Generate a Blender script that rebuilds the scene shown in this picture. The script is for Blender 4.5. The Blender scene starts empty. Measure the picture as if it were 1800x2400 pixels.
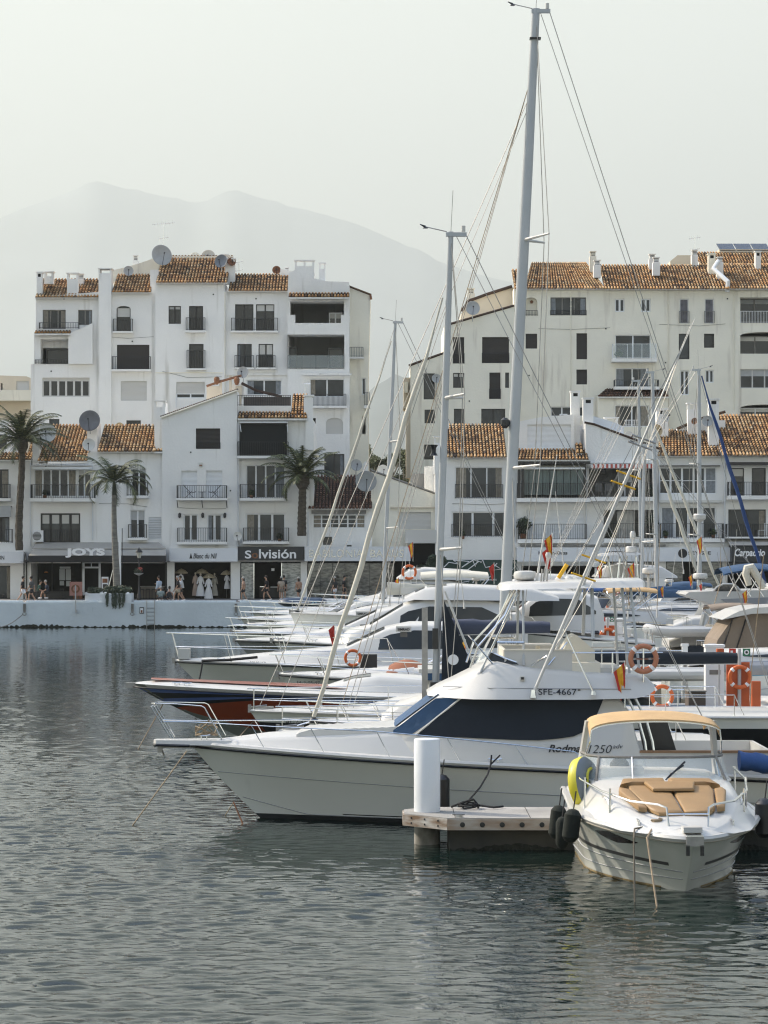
import bpy, math, random
import numpy as np
from mathutils import Vector, Matrix
from mathutils.geometry import tessellate_polygon
random.seed(7)
R = math.radians
V = Vector
sc = bpy.context.scene
COL = sc.collection
# ---------------------------------------------------------------- camera
CY, FPX = 1269.0, 6000.0
cd = bpy.data.cameras.new('camera'); cam = bpy.data.objects.new('camera', cd); COL.objects.link(cam)
cd.sensor_fit = 'VERTICAL'; cd.sensor_height = 24; cd.lens = 60.0; cd.shift_y = 69/2400.0
cd.clip_start = 1; cd.clip_end = 60000
cam.location = (0, 0, 6); cam.rotation_euler = (R(90), 0, 0)
sc.camera = cam
# ---------------------------------------------------------------- light
SUN = V((-0.74, 0.36, 0.60)).normalized()
w = bpy.data.worlds.new('World'); sc.world = w; w.use_nodes = True
nt = w.node_tree; bg = nt.nodes['Background']
sky = nt.nodes.new('ShaderNodeTexSky'); sky.sky_type = 'NISHITA'; sky.sun_disc = False
sky.sun_elevation = math.asin(SUN.z); sky.sun_rotation = math.atan2(SUN.x, SUN.y)
sky.air_density = 1.0; sky.dust_density = 3.0; sky.ozone_density = 1.5
mx = nt.nodes.new('ShaderNodeMix'); mx.data_type = 'RGBA'
tcw = nt.nodes.new('ShaderNodeTexCoord'); sx = nt.nodes.new('ShaderNodeSeparateXYZ'); mr = nt.nodes.new('ShaderNodeMapRange')
nt.links.new(tcw.outputs['Generated'], sx.inputs[0]); nt.links.new(sx.outputs[2], mr.inputs[0]); mr.interpolation_type = 'SMOOTHSTEP'
mr.inputs[1].default_value = .17; mr.inputs[2].default_value = .48; mr.inputs[3].default_value = .92; mr.inputs[4].default_value = .0
nt.links.new(mr.outputs[0], mx.inputs[0]); mx.clamp_factor = False
mk = nt.nodes.new('ShaderNodeMapRange'); nt.links.new(sx.outputs[2], mk.inputs[0]); mk.interpolation_type = 'SMOOTHSTEP'
for i_, v_ in ((1, .42), (2, .80), (3, .22), (4, 1.65)): mk.inputs[i_].default_value = v_
ml = nt.nodes.new('ShaderNodeVectorMath'); ml.operation = 'SCALE'; nt.links.new(sky.outputs[0], ml.inputs[0]); nt.links.new(mk.outputs[0], ml.inputs['Scale'])
nt.links.new(ml.outputs[0], mx.inputs[6]); mx.inputs[7].default_value = (4.1, 4.3, 4.0, 1)
nt.links.new(mx.outputs[2], bg.inputs[0]); bg.inputs[1].default_value = 0.15
sd = bpy.data.lights.new('sun', 'SUN'); so = bpy.data.objects.new('sun', sd); COL.objects.link(so)
sd.energy = 3.3; sd.angle = R(1.0); sd.color = (1, 0.90, 0.74)
so.rotation_euler = (-SUN).to_track_quat('-Z', 'Y').to_euler()
sc.view_settings.view_transform = 'Standard'; sc.view_settings.look = 'None'
sc.view_settings.exposure = 1.08; sc.view_settings.gamma = 1.0
sc.cycles.max_bounces = 6; sc.cycles.diffuse_bounces = 3; sc.cycles.glossy_bounces = 3
sc.cycles.transparent_max_bounces = 6; sc.cycles.volume_bounces = 0
sc.cycles.caustics_reflective = False; sc.cycles.caustics_refractive = False
sc.cycles.use_denoising = True
sc.cycles.pixel_filter_type = 'BLACKMAN_HARRIS'; sc.cycles.filter_width = 1.2

def P(px, py, d): return V(((px-900)/FPX*d, d, 6-(py-CY)/FPX*d))
def X(px, d): return (px-900)/FPX*d
def Z(py, d): return 6-(py-CY)/FPX*d
def WD(py, z=0.0): return (6-z)*FPX/(py-CY)
QZ = 1.73

# ---------------------------------------------------------------- materials
MATS = {}
def mat(name, col=(.8,.8,.8), rough=.5, metal=0., var=None, bump=None, spec=.5, alpha=None, coat=0., ramp=None, sheen=0, stain=None, trans=0.):
    if name in MATS: return MATS[name]
    m = bpy.data.materials.new(name); m.use_nodes = True
    n = m.node_tree.nodes; l = m.node_tree.links; b = n['Principled BSDF']
    b.inputs['Base Color'].default_value = (*col, 1); b.inputs['Roughness'].default_value = rough
    b.inputs['Metallic'].default_value = metal; b.inputs['Specular IOR Level'].default_value = spec
    b.inputs['Coat Weight'].default_value = coat
    b.inputs['Transmission Weight'].default_value = trans
    if alpha is not None: b.inputs['Alpha'].default_value = alpha
    tc = n.new('ShaderNodeTexCoord')
    def noise(scale, detail=4, sx=(1,1,1)):
        mp = n.new('ShaderNodeMapping'); mp.inputs['Scale'].default_value = sx
        l.new(tc.outputs['Object'], mp.inputs[0])
        t = n.new('ShaderNodeTexNoise'); t.inputs['Scale'].default_value = scale; t.inputs['Detail'].default_value = detail
        l.new(mp.outputs[0], t.inputs['Vector']); return t
    src = None
    if ramp:
        at = n.new('ShaderNodeAttribute'); at.attribute_name = 'rnd'
        cr = n.new('ShaderNodeValToRGB'); e = cr.color_ramp.elements
        while len(e) < len(ramp): e.new(0.5)
        for i, (p_, c_) in enumerate(ramp): e[i].position = p_; e[i].color = (*c_, 1)
        l.new(at.outputs['Fac'], cr.inputs[0]); src = cr.outputs[0]
    if var:
        t = noise(var[0], 5, var[3] if len(var) > 3 else (1,1,1)); r_ = n.new('ShaderNodeValToRGB'); e = r_.color_ramp.elements
        e[0].position = .33; e[1].position = .67
        k = var[2] if len(var) > 2 else tuple(c*(1-var[1]) for c in col)
        e[0].color = (*k, 1); e[1].color = (*col, 1); l.new(t.outputs['Fac'], r_.inputs[0])
        if src:
            q = n.new('ShaderNodeMix'); q.data_type = 'RGBA'; q.inputs[0].default_value = var[1]; q.blend_type = 'MULTIPLY'
            l.new(src, q.inputs[6]); l.new(r_.outputs[0], q.inputs[7]); src = q.outputs[2]
        else: src = r_.outputs[0]
    if stain:   # (scale, colour, threshold, axis scale)
        t = noise(stain[0], 6, stain[3]); r_ = n.new('ShaderNodeValToRGB'); e = r_.color_ramp.elements
        e[0].position = stain[2]; e[1].position = min(1, stain[2]+.18); e[0].color = (0,0,0,1); e[1].color = (1,1,1,1)
        l.new(t.outputs['Fac'], r_.inputs[0])
        q = n.new('ShaderNodeMix'); q.data_type = 'RGBA'; l.new(r_.outputs[0], q.inputs[0])
        if src: l.new(src, q.inputs[6])
        else: q.inputs[6].default_value = (*col, 1)
        q.inputs[7].default_value = (*stain[1], 1); src = q.outputs[2]
    if src: l.new(src, b.inputs['Base Color'])
    if bump:
        t = noise(bump[0], 3); bp = n.new('ShaderNodeBump'); bp.inputs['Strength'].default_value = bump[1]
        bp.inputs['Distance'].default_value = bump[2] if len(bump) > 2 else .02
        l.new(t.outputs['Fac'], bp.inputs['Height']); l.new(bp.outputs[0], b.inputs['Normal'])
    MATS[name] = m; return m

M_WALL = mat('white_stucco', (.84,.83,.80), .9, var=(.5,.06), bump=(6,.5,.03), stain=(.7,(.55,.535,.49),.60,(2.2,2.2,.22)))
M_WALL2 = mat('cream_stucco', (.86,.82,.70), .9, var=(.4,.08), bump=(6,.5,.03), stain=(.7,(.55,.50,.42),.58,(2.2,2.2,.22)))
M_CREAM = mat('sand_render', (.66,.58,.46), .9, var=(.5,.1))
M_QUAY = mat('quay_paint', (.62,.68,.71), .85, var=(.35,.13), bump=(5,.6,.04), stain=(.8,(.28,.29,.27),.66,(3,3,.5)))
M_ALGAE = mat('algae', (.02,.022,.014), .95, var=(3,.5), bump=(8,1,.1))
M_TILE = mat('clay_tile', (.5,.3,.14), .85, var=(.8,.8,(.25,.22,.2)), ramp=[(0,(.14,.09,.05)),(.2,(.46,.28,.12)),(.5,(.76,.52,.24)),(1,(.93,.80,.54))])
M_TILED = mat('old_clay_tile', (.5,.3,.2), .9, var=(1.1,.75,(.25,.2,.18)), ramp=[(0,(.09,.06,.045)),(.5,(.19,.10,.065)),(1,(.33,.2,.13))])
M_TBASE = mat('tile_bed', (.035,.022,.015), .95, var=(4,.4))
M_GLASS = mat('window_glass', (.035,.043,.05), .08, var=(.5,.8,(.008,.010,.011)), spec=.4)
M_GLASSD = mat('dark_glass', (.010,.011,.012), .12, spec=.5)
M_TINT = mat('tinted_glass', (.03,.033,.034), .06, spec=.8)
M_CLEAR = mat('clear_glass', (.75,.85,.85), .03, alpha=.22, spec=.8)
M_WHITE = mat('white_paint', (.78,.79,.79), .45, var=(2,.05))
M_BROWN = mat('brown_shutter', (.035,.030,.026), .7)
M_BEIGE = mat('beige_shutter', (.56,.55,.52), .7)
M_IRON = mat('black_iron', (.018,.018,.02), .5)
M_DARKF = mat('dark_frame', (.022,.02,.018), .5)
M_GREYW = mat('grey_wood', (.22,.21,.19), .8, var=(3,.3))
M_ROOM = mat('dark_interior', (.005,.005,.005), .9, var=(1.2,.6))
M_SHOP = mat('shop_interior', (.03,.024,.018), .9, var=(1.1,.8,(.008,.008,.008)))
M_PAVE = mat('paving', (.22,.21,.2), .9, var=(1.5,.2), bump=(4,.4))
M_DISH = mat('dish_grey', (.42,.43,.43), .6, var=(2,.15))
M_DISHW = mat('dish_white', (.66,.65,.60), .6, var=(2,.1))
M_RUST = mat('rusty_metal', (.26,.11,.05), .8, var=(5,.5))
M_STEEL = mat('stainless_steel', (.72,.72,.70), .18, metal=1.)
M_ALU = mat('mast_aluminium', (.46,.48,.49), .45, metal=.15, var=(.8,.08))
M_SIGNW = mat('sign_white', (.70,.72,.74), .6, var=(.6,.06))
M_SIGNB = mat('sign_black', (.02,.022,.024), .5)
M_LETTER = mat('letter_white', (.8,.8,.8), .5)
M_INK = mat('letter_black', (.012,.012,.014), .5)
M_SILVER = mat('letter_silver', (.5,.5,.47), .25, metal=.8)

RW = random.Random(21)
M_CURT = mat('sheer_curtain', (.26,.28,.30), .8, var=(5,.3)); M_CURT2 = mat('warm_curtain', (.30,.27,.22), .8, var=(5,.3))
# ---------------------------------------------------------------- mesh builder
ORG = {}
SPLIT = {'hull_window','hand_rail','socket_panel','stern_rail','spreader','cross_bar','curtain','blind','counter','bolt_head','pillar','roof_edge','backing_board','balcony','roller_box','flank_bay','pillar','glass_panel','support_tube','awning_box','rod_holder','inner_window','post','wall_picture','string_course','parapet','deck_joint','chimney','flybridge_seating','cockpit_coaming','skin_fitting','display_counter','bracket','solar_panels'}
class MB:
    def __init__(s): s.v = []; s.f = []; s.mi = []; s.mats = []; s.a = []
    def _m(s, m):
        if m not in s.mats: s.mats.append(m)
        return s.mats.index(m)
    def face(s, ids, m, a=0.): s.f.append(ids); s.mi.append(s._m(m)); s.a.append(a)
    def add(s, pts):
        k = len(s.v); s.v.extend([tuple(p) for p in pts]); return k
    def poly(s, pts, m, a=0.):
        k = s.add(pts); s.face(list(range(k, k+len(pts))), m, a); return s
    def box(s, x0, x1, y0, y1, z0, z1, m, a=0.):
        k = s.add([(x0,y0,z0),(x1,y0,z0),(x1,y1,z0),(x0,y1,z0),(x0,y0,z1),(x1,y0,z1),(x1,y1,z1),(x0,y1,z1)])
        for q in ((0,3,2,1),(4,5,6,7),(0,1,5,4),(1,2,6,5),(2,3,7,6),(3,0,4,7)): s.face([k+i for i in q], m, a)
        return s
    def obox(s, c, half, rot, m):      # oriented box, rot = Matrix 3x3
        k = s.add([V(c)+rot@V((sx*half[0], sy*half[1], sz*half[2])) for sz in (-1,1) for sx, sy in ((-1,-1),(1,-1),(1,1),(-1,1))])
        for q in ((0,3,2,1),(4,5,6,7),(0,1,5,4),(1,2,6,5),(2,3,7,6),(3,0,4,7)): s.face([k+i for i in q], m)
        return s
    def tube(s, pts, r, m, n=6, r2=None, caps=True, closed=False):
        pts = [V(p) for p in pts]; N = len(pts)
        if N < 2: return s
        rs = r if isinstance(r, (list, tuple)) else [r+(r2-r)*i/(N-1) if r2 is not None else r for i in range(N)]
        rings = []; up = None
        for i, p in enumerate(pts):
            if closed: t = (pts[(i+1) % N]-pts[i-1])
            else: t = (pts[min(i+1,N-1)]-pts[max(i-1,0)])
            if t.length < 1e-9: t = V((0,0,1))
            t.normalize()
            if up is None: up = V((0,0,1)) if abs(t.z) < .9 else V((1,0,0))
            a = t.cross(up)
            if a.length < 1e-6: a = t.orthogonal()
            a.normalize(); up = a.cross(t).normalized()
            rings.append(s.add([p+(a*math.cos(2*math.pi*j/n)+up*math.sin(2*math.pi*j/n))*rs[i] for j in range(n)]))
        for i in range(N if closed else N-1):
            A, B = rings[i], rings[(i+1) % N]
            for j in range(n): s.face([A+j, A+(j+1) % n, B+(j+1) % n, B+j], m)
        if caps and not closed:
            s.face([rings[0]+j for j in reversed(range(n))], m); s.face([rings[-1]+j for j in range(n)], m)
        return s
    def prism(s, poly, y0, y1, m):     # poly in (x,z), extruded along y
        n = len(poly); k = s.add([(x,y0,z) for x,z in poly]+[(x,y1,z) for x,z in poly])
        for i in range(n): j = (i+1) % n; s.face([k+i,k+j,k+n+j,k+n+i], m)
        for tri in tessellate_polygon([[V((x,z,0)) for x,z in poly]]):
            s.face([k+t for t in tri], m); s.face([k+n+t for t in reversed(tri)], m)
        return s
    def lathe(s, c, prof, m, n=16, axis='Z', tilt=None):
        c = V(c); rings = []
        for r, h in prof:
            pts = []
            for j in range(n):
                a = 2*math.pi*j/n; p = V((r*math.cos(a), r*math.sin(a), h))
                if axis == 'Y': p = V((p.x, h, p.y))
                if axis == 'X': p = V((h, p.x, p.y))
                if tilt: p = tilt@p
                pts.append(c+p)
            rings.append(s.add(pts))
        for A, B in zip(rings, rings[1:]):
            for j in range(n): s.face([A+j, A+(j+1) % n, B+(j+1) % n, B+j], m)
        s.face([rings[0]+j for j in range(n)], m); s.face([rings[-1]+j for j in range(n)], m)
        return s
    def loft(s, secs, m, closed=False, cap=True, mrow=None):  # secs: list of equal length point lists
        n = len(secs[0]); ks = [s.add(q) for q in secs]
        for A, B in zip(ks, ks[1:]):
            for j in range(n if closed else n-1):
                jj = (j+1) % n; s.face([A+j, A+jj, B+jj, B+j], mrow[j] if mrow else m)
        if cap and closed:
            s.face([ks[0]+j for j in range(n)], m); s.face([ks[-1]+j for j in range(n)], m)
        return s
    def blob(s, c, r, m, seg=8, rings=6, jit=0.):
        c = V(c); r = V(r) if not isinstance(r, (int, float)) else V((r,r,r)); ks = []
        for i in range(rings+1):
            th = math.pi*i/rings
            ks.append(s.add([c+V((r.x*math.sin(th)*math.cos(2*math.pi*j/seg)*(1+random.uniform(-jit,jit)), r.y*math.sin(th)*math.sin(2*math.pi*j/seg)*(1+random.uniform(-jit,jit)), r.z*math.cos(th))) for j in range(seg)]))
        for A, B in zip(ks, ks[1:]):
            for j in range(seg): s.face([A+j, A+(j+1) % seg, B+(j+1) % seg, B+j], m)
        return s
    def build(s, name, parent=None, smooth=35, org=None, **kw):
        if not s.v: return None
        if name in SPLIT and not kw and parent:
            par = list(range(len(s.v)))
            def fd(i):
                while par[i] != i: par[i] = par[par[i]]; i = par[i]
                return i
            for f in s.f:
                r0 = fd(f[0])
                for q in f[1:]: par[fd(q)] = r0
            gr = {}
            for n_, f in enumerate(s.f): gr.setdefault(fd(f[0]), []).append(n_)
            if len(gr) > 1:
                out = None
                for ids in gr.values():
                    m2 = MB(); mp = {}
                    for n_ in ids:
                        ff = []
                        for q in s.f[n_]:
                            if q not in mp: mp[q] = len(m2.v); m2.v.append(s.v[q])
                            ff.append(mp[q])
                        m2.face(ff, s.mats[s.mi[n_]], s.a[n_])
                    SPLIT.discard(name); out = m2.build(name, parent, smooth, org); SPLIT.add(name)
                return out
        o3 = ORG.get(parent.name, V((0,0,0))) if parent else (V(org) if org is not None else V((0,0,0)))
        me = bpy.data.meshes.new(name); va = np.array(s.v, dtype=np.float32)-np.array(o3, dtype=np.float32)
        me.from_pydata(va.tolist(), [], s.f)
        for m in s.mats: me.materials.append(m)
        me.polygons.foreach_set('material_index', s.mi)
        if any(s.a):
            at = me.attributes.new('rnd', 'FLOAT', 'FACE'); at.data.foreach_set('value', s.a)
        me.validate(); me.update()
        if smooth:
            me.shade_smooth(); me.set_sharp_from_angle(angle=R(smooth))
        o = bpy.data.objects.new(name, me); COL.objects.link(o)
        if parent: o.parent = parent; ORG[o.name] = o3
        else: o.location = o3; ORG[o.name] = o3
        for k_, v_ in kw.items(): o[k_] = v_
        return o

def thing(name, label, cat, loc=(0,0,0), group=None):
    o = bpy.data.objects.new(name, None); COL.objects.link(o); o.location = loc; o.empty_display_size = .2
    ORG[o.name] = V(loc); o['label'] = label; o['category'] = cat
    if group: o['group'] = group
    return o
def tag(o, label, cat, group=None):
    o['label'] = label; o['category'] = cat
    if group: o['group'] = group
    return o
def struct(o): o['kind'] = 'structure'; return o
def clone(root, loc, rotz=None, label=None, scale=None):
    def cp(o, par):
        c = o.copy(); COL.objects.link(c); c.parent = par
        for ch in o.children: cp(ch, c)
        return c
    r = cp(root, None); r.location = loc
    if rotz is not None: r.rotation_euler[2] = rotz
    if scale: r.scale = scale
    if label: r['label'] = label
    ORG[r.name] = V(loc); return r

def pbox(mb, x0, y0, x1, y1, d, t, m, a=0.):
    mb.box(X(x0,d), X(x1,d), d, d+t, Z(y1,d), Z(y0,d), m, a); return mb

FONT = {}
def text(parent, s, rect, d, m, thick=.02, off=0., shear=0., name='lettering', side=None):
    c = bpy.data.curves.new('lettering', 'FONT'); c.body = s; c.extrude = .01; c.offset = off; c.shear = shear; c.resolution_u = 4
    o = bpy.data.objects.new('tmp_text', c); COL.objects.link(o)
    dg = bpy.context.evaluated_depsgraph_get(); me = bpy.data.meshes.new_from_object(o.evaluated_get(dg))
    COL.objects.unlink(o); bpy.data.objects.remove(o); bpy.data.curves.remove(c)
    vs = np.array([v.co[:] for v in me.vertices]); mn, mxx = vs.min(0), vs.max(0)
    x0, y0, x1, y1 = rect
    mb = MB(); A = P(x0, y1, d); B = P(x1, y0, d)
    for v in vs:
        u = (v[0]-mn[0])/(mxx[0]-mn[0]); t = (v[1]-mn[1])/(mxx[1]-mn[1]); k = (v[2]-mn[2])/max(1e-6, mxx[2]-mn[2])
        mb.v.append((A.x+(B.x-A.x)*u, d-thick*k, A.z+(B.z-A.z)*t))
    for p in me.polygons: mb.face(list(p.vertices), m)
    bpy.data.meshes.remove(me)
    return mb.build(name, parent, smooth=0)

# ---------------------------------------------------------------- architecture helpers
def arch_pts(x0, y0, x1, y1, rise, n=8):
    # px polygon, arch on top (y0 is the crown), springing at y0+rise
    pts = [(x0, y1), (x1, y1)]
    cx, hw = (x0+x1)/2, (x1-x0)/2
    for i in range(n+1):
        a = math.pi*i/n; pts.append((cx+hw*math.cos(a), y0+rise-rise*math.sin(a)))
    return pts

def facade(parent, d, outline, holes, depth, m=M_WALL, reveal=.22, name='wall'):
    """outline: px polygon; holes: list of px polygons with depth of reveal"""
    mb = MB(); xs = {round(x,3) for x, y in outline}; hr = []
    for h, rv in holes:
        hx = [p[0] for p in h]; hy = [p[1] for p in h]; xs |= {min(hx), max(hx)}; hr.append((min(hx), min(hy), max(hx), max(hy), h, reveal if rv is None else rv))
    xs = sorted(xs); n = len(outline)
    def cuts(x):
        c = []
        for i in range(n):
            (xa, ya), (xb, yb) = outline[i], outline[(i+1) % n]
            if (xa-x)*(xb-x) < 0: c.append((ya+(yb-ya)*(x-xa)/(xb-xa), xa, ya, xb, yb))
        return sorted(c)
    for x0, x1 in zip(xs, xs[1:]):
        if x1-x0 < 1e-3: continue
        c = cuts((x0+x1)/2); ev = lambda e, x: e[2]+(e[4]-e[2])*(x-e[1])/(e[3]-e[1])
        for t, b_ in zip(c[::2], c[1::2]):
            cur0, cur1 = ev(t, x0), ev(t, x1); bot0, bot1 = ev(b_, x0), ev(b_, x1)
            for h in sorted([h for h in hr if h[0] < (x0+x1)/2 < h[2]], key=lambda h: h[1]):
                if h[3] <= min(cur0, cur1) or h[1] >= max(bot0, bot1): continue
                if h[1] > max(cur0, cur1)-1e-6: mb.poly([P(x0,h[1],d), P(x1,h[1],d), P(x1,cur1,d), P(x0,cur0,d)], m)
                cur0 = cur1 = h[3]
            if bot0-cur0 > 1e-3 or bot1-cur1 > 1e-3: mb.poly([P(x0,bot0,d), P(x1,bot1,d), P(x1,cur1,d), P(x0,cur0,d)], m)
    q = V((0,depth,0))
    for i in range(n): p0, p1 = P(*outline[i],d), P(*outline[(i+1) % n],d); mb.poly([p0, p1, p1+q, p0+q], m)
    k = mb.add([P(x,y,d)+q for x, y in outline])
    for tri in tessellate_polygon([[V((x,y,0)) for x, y in outline]]): mb.face([k+t for t in tri], m)
    for x0, y0, x1, y1, h, rv in hr:
        q = V((0,rv,0)); nn = len(h)
        for i in range(nn): p0, p1 = P(*h[i],d), P(*h[(i+1) % nn],d); mb.poly([p0, p1, p1+q, p0+q], m)
        if nn > 4:      # spandrels of an arched opening
            arc = h[2:]; mid = len(arc)//2
            for i in range(len(arc)-1):
                cx = x1 if i < mid else x0; (ax, ay), (bx, by) = arc[i], arc[i+1]; mb.poly([P(ax,ay,d), P(bx,by,d), P(bx,y0,d), P(ax,y0,d)], m)
    return mb.build(name, parent, smooth=0)

def window(parent, d, rect, n=2, fr=M_WHITE, gl=M_GLASS, rec=.18, fw=.07, cross=0, poly=None, sash=None, name='window'):
    x0, y0, x1, y1 = rect; xa, xb, za, zb = X(x0,d), X(x1,d), Z(y1,d), Z(y0,d); y = d+rec
    mb = MB(); t = .06
    mb.box(xa, xb, y-t, y, za, za+fw, fr); mb.box(xa, xb, y-t, y, zb-fw, zb, fr)
    for i in range(n+1):
        xc = xa+(xb-xa)*i/n; c0, c1 = (xc, xc+fw) if i == 0 else ((xc-fw, xc) if i == n else (xc-fw*.8, xc+fw*.8))
        mb.box(c0, c1, y-t-.002, y-.002, za+.001, zb-.001, fr)
    for j in range(cross):
        zc = za+(zb-za)*(j+1)/(cross+1); mb.box(xa, xb, y-t+.012, y-.004, zc-.025, zc+.025, fr)
    w_ = mb.build(name, parent, smooth=0)
    g = MB(); e = .05
    g.poly([(xa-e, y+.01, za-e), (xb+e, y+.01, za-e), (xb+e, y+.01, zb+e), (xa-e, y+.01, zb+e)], gl)
    g.build('pane', w_, smooth=0)
    W, H = xb-xa, zb-za
    if gl is not M_GLASSD and W > .9 and H > .9 and RW.random() < .62:
        c = MB(); mc = RW.choice([M_CURT, M_CURT, M_CURT2]); sides = RW.choice([(0,),(1,),(0,1),(0,1)])
        for sd in sides:
            cw = W*RW.uniform(.12,.24); x_ = xa+fw if sd == 0 else xb-fw-cw; nn = 7; yy = y-.012
            rows = [[(x_+cw*i/nn, yy-.02*(i % 2), z_) for i in range(nn+1)] for z_ in (za+fw+.02, zb-fw-.02)]; c.loft(rows, mc)
        c.build('curtain', w_, smooth=0)
    elif W > .9 and H > .9 and RW.random() < .45:
        c = MB(); hh = H*RW.uniform(.12,.42); c.box(xa+fw*.8, xb-fw*.8, y-.03, y-.012, zb-fw-hh, zb-fw*.9, M_BEIGE if RW.random() < .6 else M_DISH); c.build('blind', w_, smooth=0)
    return w_

def shutter(parent, d, rect, m=M_BEIGE, rec=.12):
    x0, y0, x1, y1 = rect; xa, xb, za, zb = X(x0,d), X(x1,d), Z(y1,d), Z(y0,d); y = d+rec; e = .03
    mb = MB(); nz = max(2, int((zb-za)/.09)); h = (zb-za)/nz
    for i in range(nz):
        z = za+i*h
        mb.poly([(xa-e,y,z),(xb+e,y,z),(xb+e,y-.015,z+h*.5),(xa-e,y-.015,z+h*.5)], m); mb.poly([(xa-e,y-.015,z+h*.5),(xb+e,y-.015,z+h*.5),(xb+e,y,z+h),(xa-e,y,z+h)], m)
    return mb.build('shutter', parent, smooth=0)

def railing(parent, d, rect, out=.6, m=M_IRON, pitch=.13, r=.012, glass=False, posts=True, name='railing', back=0.):
    x0, y0, x1, y1 = rect; xa, xb, za, zb = X(x0,d), X(x1,d), Z(y1,d), Z(y0,d); y = d-out
    mb = MB()
    mb.box(xa, xb, y-.02, y+.02, zb-.035, zb, m)
    mb.box(xa, xb, y-.015, y+.015, za+.06, za+.085, m)
    n = max(2, round((xb-xa)/(1.1 if glass else pitch)))
    for i in range(n+1):
        x = xa+(xb-xa)*i/n; rr = r*1.8 if i in (0, n) or glass else r; mb.box(x-rr, x+rr, y-rr, y+rr, za, zb-.002, m)
    if out > .1:
        k = max(2, round(out/pitch))
        for x in (xa, xb):
            mb.box(x-.014, x+.014, y+.02, d+back-.001, zb-.034, zb-.001, m); mb.box(x-.012, x+.012, y+.02, d+back-.001, za+.062, za+.083, m)
            for i in range(1, k): yy = y+out*i/k; mb.box(x-r, x+r, yy-r, yy+r, za, zb-.004, m)
    rl = mb.build(name, parent, smooth=0)
    if glass:
        g = MB(); g.poly([(xa,y-.03,za+.03),(xb,y-.03,za+.03),(xb,y-.03,zb),(xa,y-.03,zb)], M_CLEAR); g.build('pane', rl, smooth=0)
    return rl

def balcony(parent, d, rect, slab=None, out=.6, m=M_IRON, glass=False, pitch=.13):
    """rect is the railing; slab (y0,y1) px of slab front"""
    x0, y0, x1, y1 = rect
    s0, s1 = slab if slab else (y1, y1+6)
    mb = MB(); mb.box(X(x0-2,d), X(x1+2,d), d-out-.06, d-.001, Z(s1,d), Z(s0,d), M_WALL)
    b = mb.build('balcony', parent, smooth=0)
    railing(b, d, (x0, y0, x1, s0), out, m, pitch, glass=glass); return b

def tile_roof(parent, eL, eR, rL, rR, m=M_TILE, pitch=.25, course=.42, name='tiled_roof', fascia=True):
    eL, eR, rL, rR = map(V, (eL, eR, rL, rR)); mb = MB()
    nrm = (eR-eL).cross(rL-eL).normalized()
    if nrm.z < 0: nrm = -nrm
    t0 = -nrm*.02
    mb.poly([eL+t0, eR+t0, rR+t0, rL+t0], M_TBASE)
    dn = V((0,0,-.14)); mb.poly([eL+dn, eR+dn, rR+dn, rL+dn], M_TBASE)
    for a, b in ((eL,eR),(eR,rR),(rR,rL),(rL,eL)): mb.poly([a+t0, b+t0, b+dn, a+dn], M_WALL)
    nc = max(2, round((eR-eL).length/pitch)); nr = max(1, round((rL-eL).length/course))
    for i in range(nc):
        jx = random.uniform(-.01,.01)
        for j in range(nr):
            u0 = j/nr-(.04 if j == 0 else 0); u1 = (j+1)/nr+.02
            def pt(u, off):
                a = eL.lerp(rL, u); b = eR.lerp(rR, u); wv = (b-a).length/nc; k = (b-a).normalized()
                return a+k*(wv*(i+.5)+off*wv+jx), wv
            rnd = min(1, max(0.001, random.gauss(.5, .26)))
            rows = []
            for u, rad, lift in ((u0, .40, .045), (u1, .33, .0)):
                ring = []
                for q in range(5):
                    th = math.pi*q/4; p_, wv = pt(u, -math.cos(th)*rad); ring.append(p_+nrm*(math.sin(th)*wv*rad*1.25+lift-.01))
                rows.append(mb.add(ring))
            A, B = rows
            for q in range(4): mb.face([A+q, A+q+1, B+q+1, B+q], m, rnd)
            mb.face([A+q for q in range(5)], M_TBASE if j else m, rnd*.8)
    return mb.build(name, parent, smooth=40)

def chimney(parent, d, rect, depth=.7, style='arch', m=M_WALL, back=.5, name='chimney'):
    x0, y0, x1, y1 = rect; xa, xb, za, zb = X(x0,d), X(x1,d), Z(y1,d), Z(y0,d); ya, yb = d+back, d+back+depth
    mb = MB(); cw = (xb-xa)
    if style == 'arch':
        h = min(.5, (zb-za)*.4); mb.box(xa, xb, ya, yb, za, zb-h, m)
        t = min(.14, cw*.2)
        for x in (xa, xb-t): mb.box(x, x+t, ya+.001, ya+t, zb-h, zb-.08, m); mb.box(x, x+t, yb-t, yb-.001, zb-h, zb-.08, m)
        if cw > 1: mb.box((xa+xb)/2-.08, (xa+xb)/2+.08, ya, ya+t, zb-h, zb-.08, m)
        mb.box(xa-.07, xb+.07, ya-.07, yb+.07, zb-.08, zb, m)
    elif style == 'pot':
        h = min(.45, (zb-za)*.5); mb.box(xa, xb, ya, yb, za, zb-h, m)
        k = 4
        for i in range(k): z = zb-h+h*i/k; mb.box(xa+cw*.12, xb-cw*.12, ya+.08, yb-.08, z, z+h/k*.55, m)
        mb.box(xa+cw*.2, xb-cw*.2, ya+.12, yb-.12, zb-h, zb-.05, M_ROOM)
        mb.box(xa, xb, ya, yb, zb-.06, zb, m)
    else:
        mb.box(xa, xb, ya, yb, za, zb-.1, m); mb.box(xa-.06, xb+.06, ya-.06, yb+.06, zb-.1, zb, m)
        mb.box(xa+cw*.25, xb-cw*.25, ya-.004, ya+.05, zb-.42, zb-.18, M_ROOM)
    return mb.build(name, parent, smooth=0)

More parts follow.
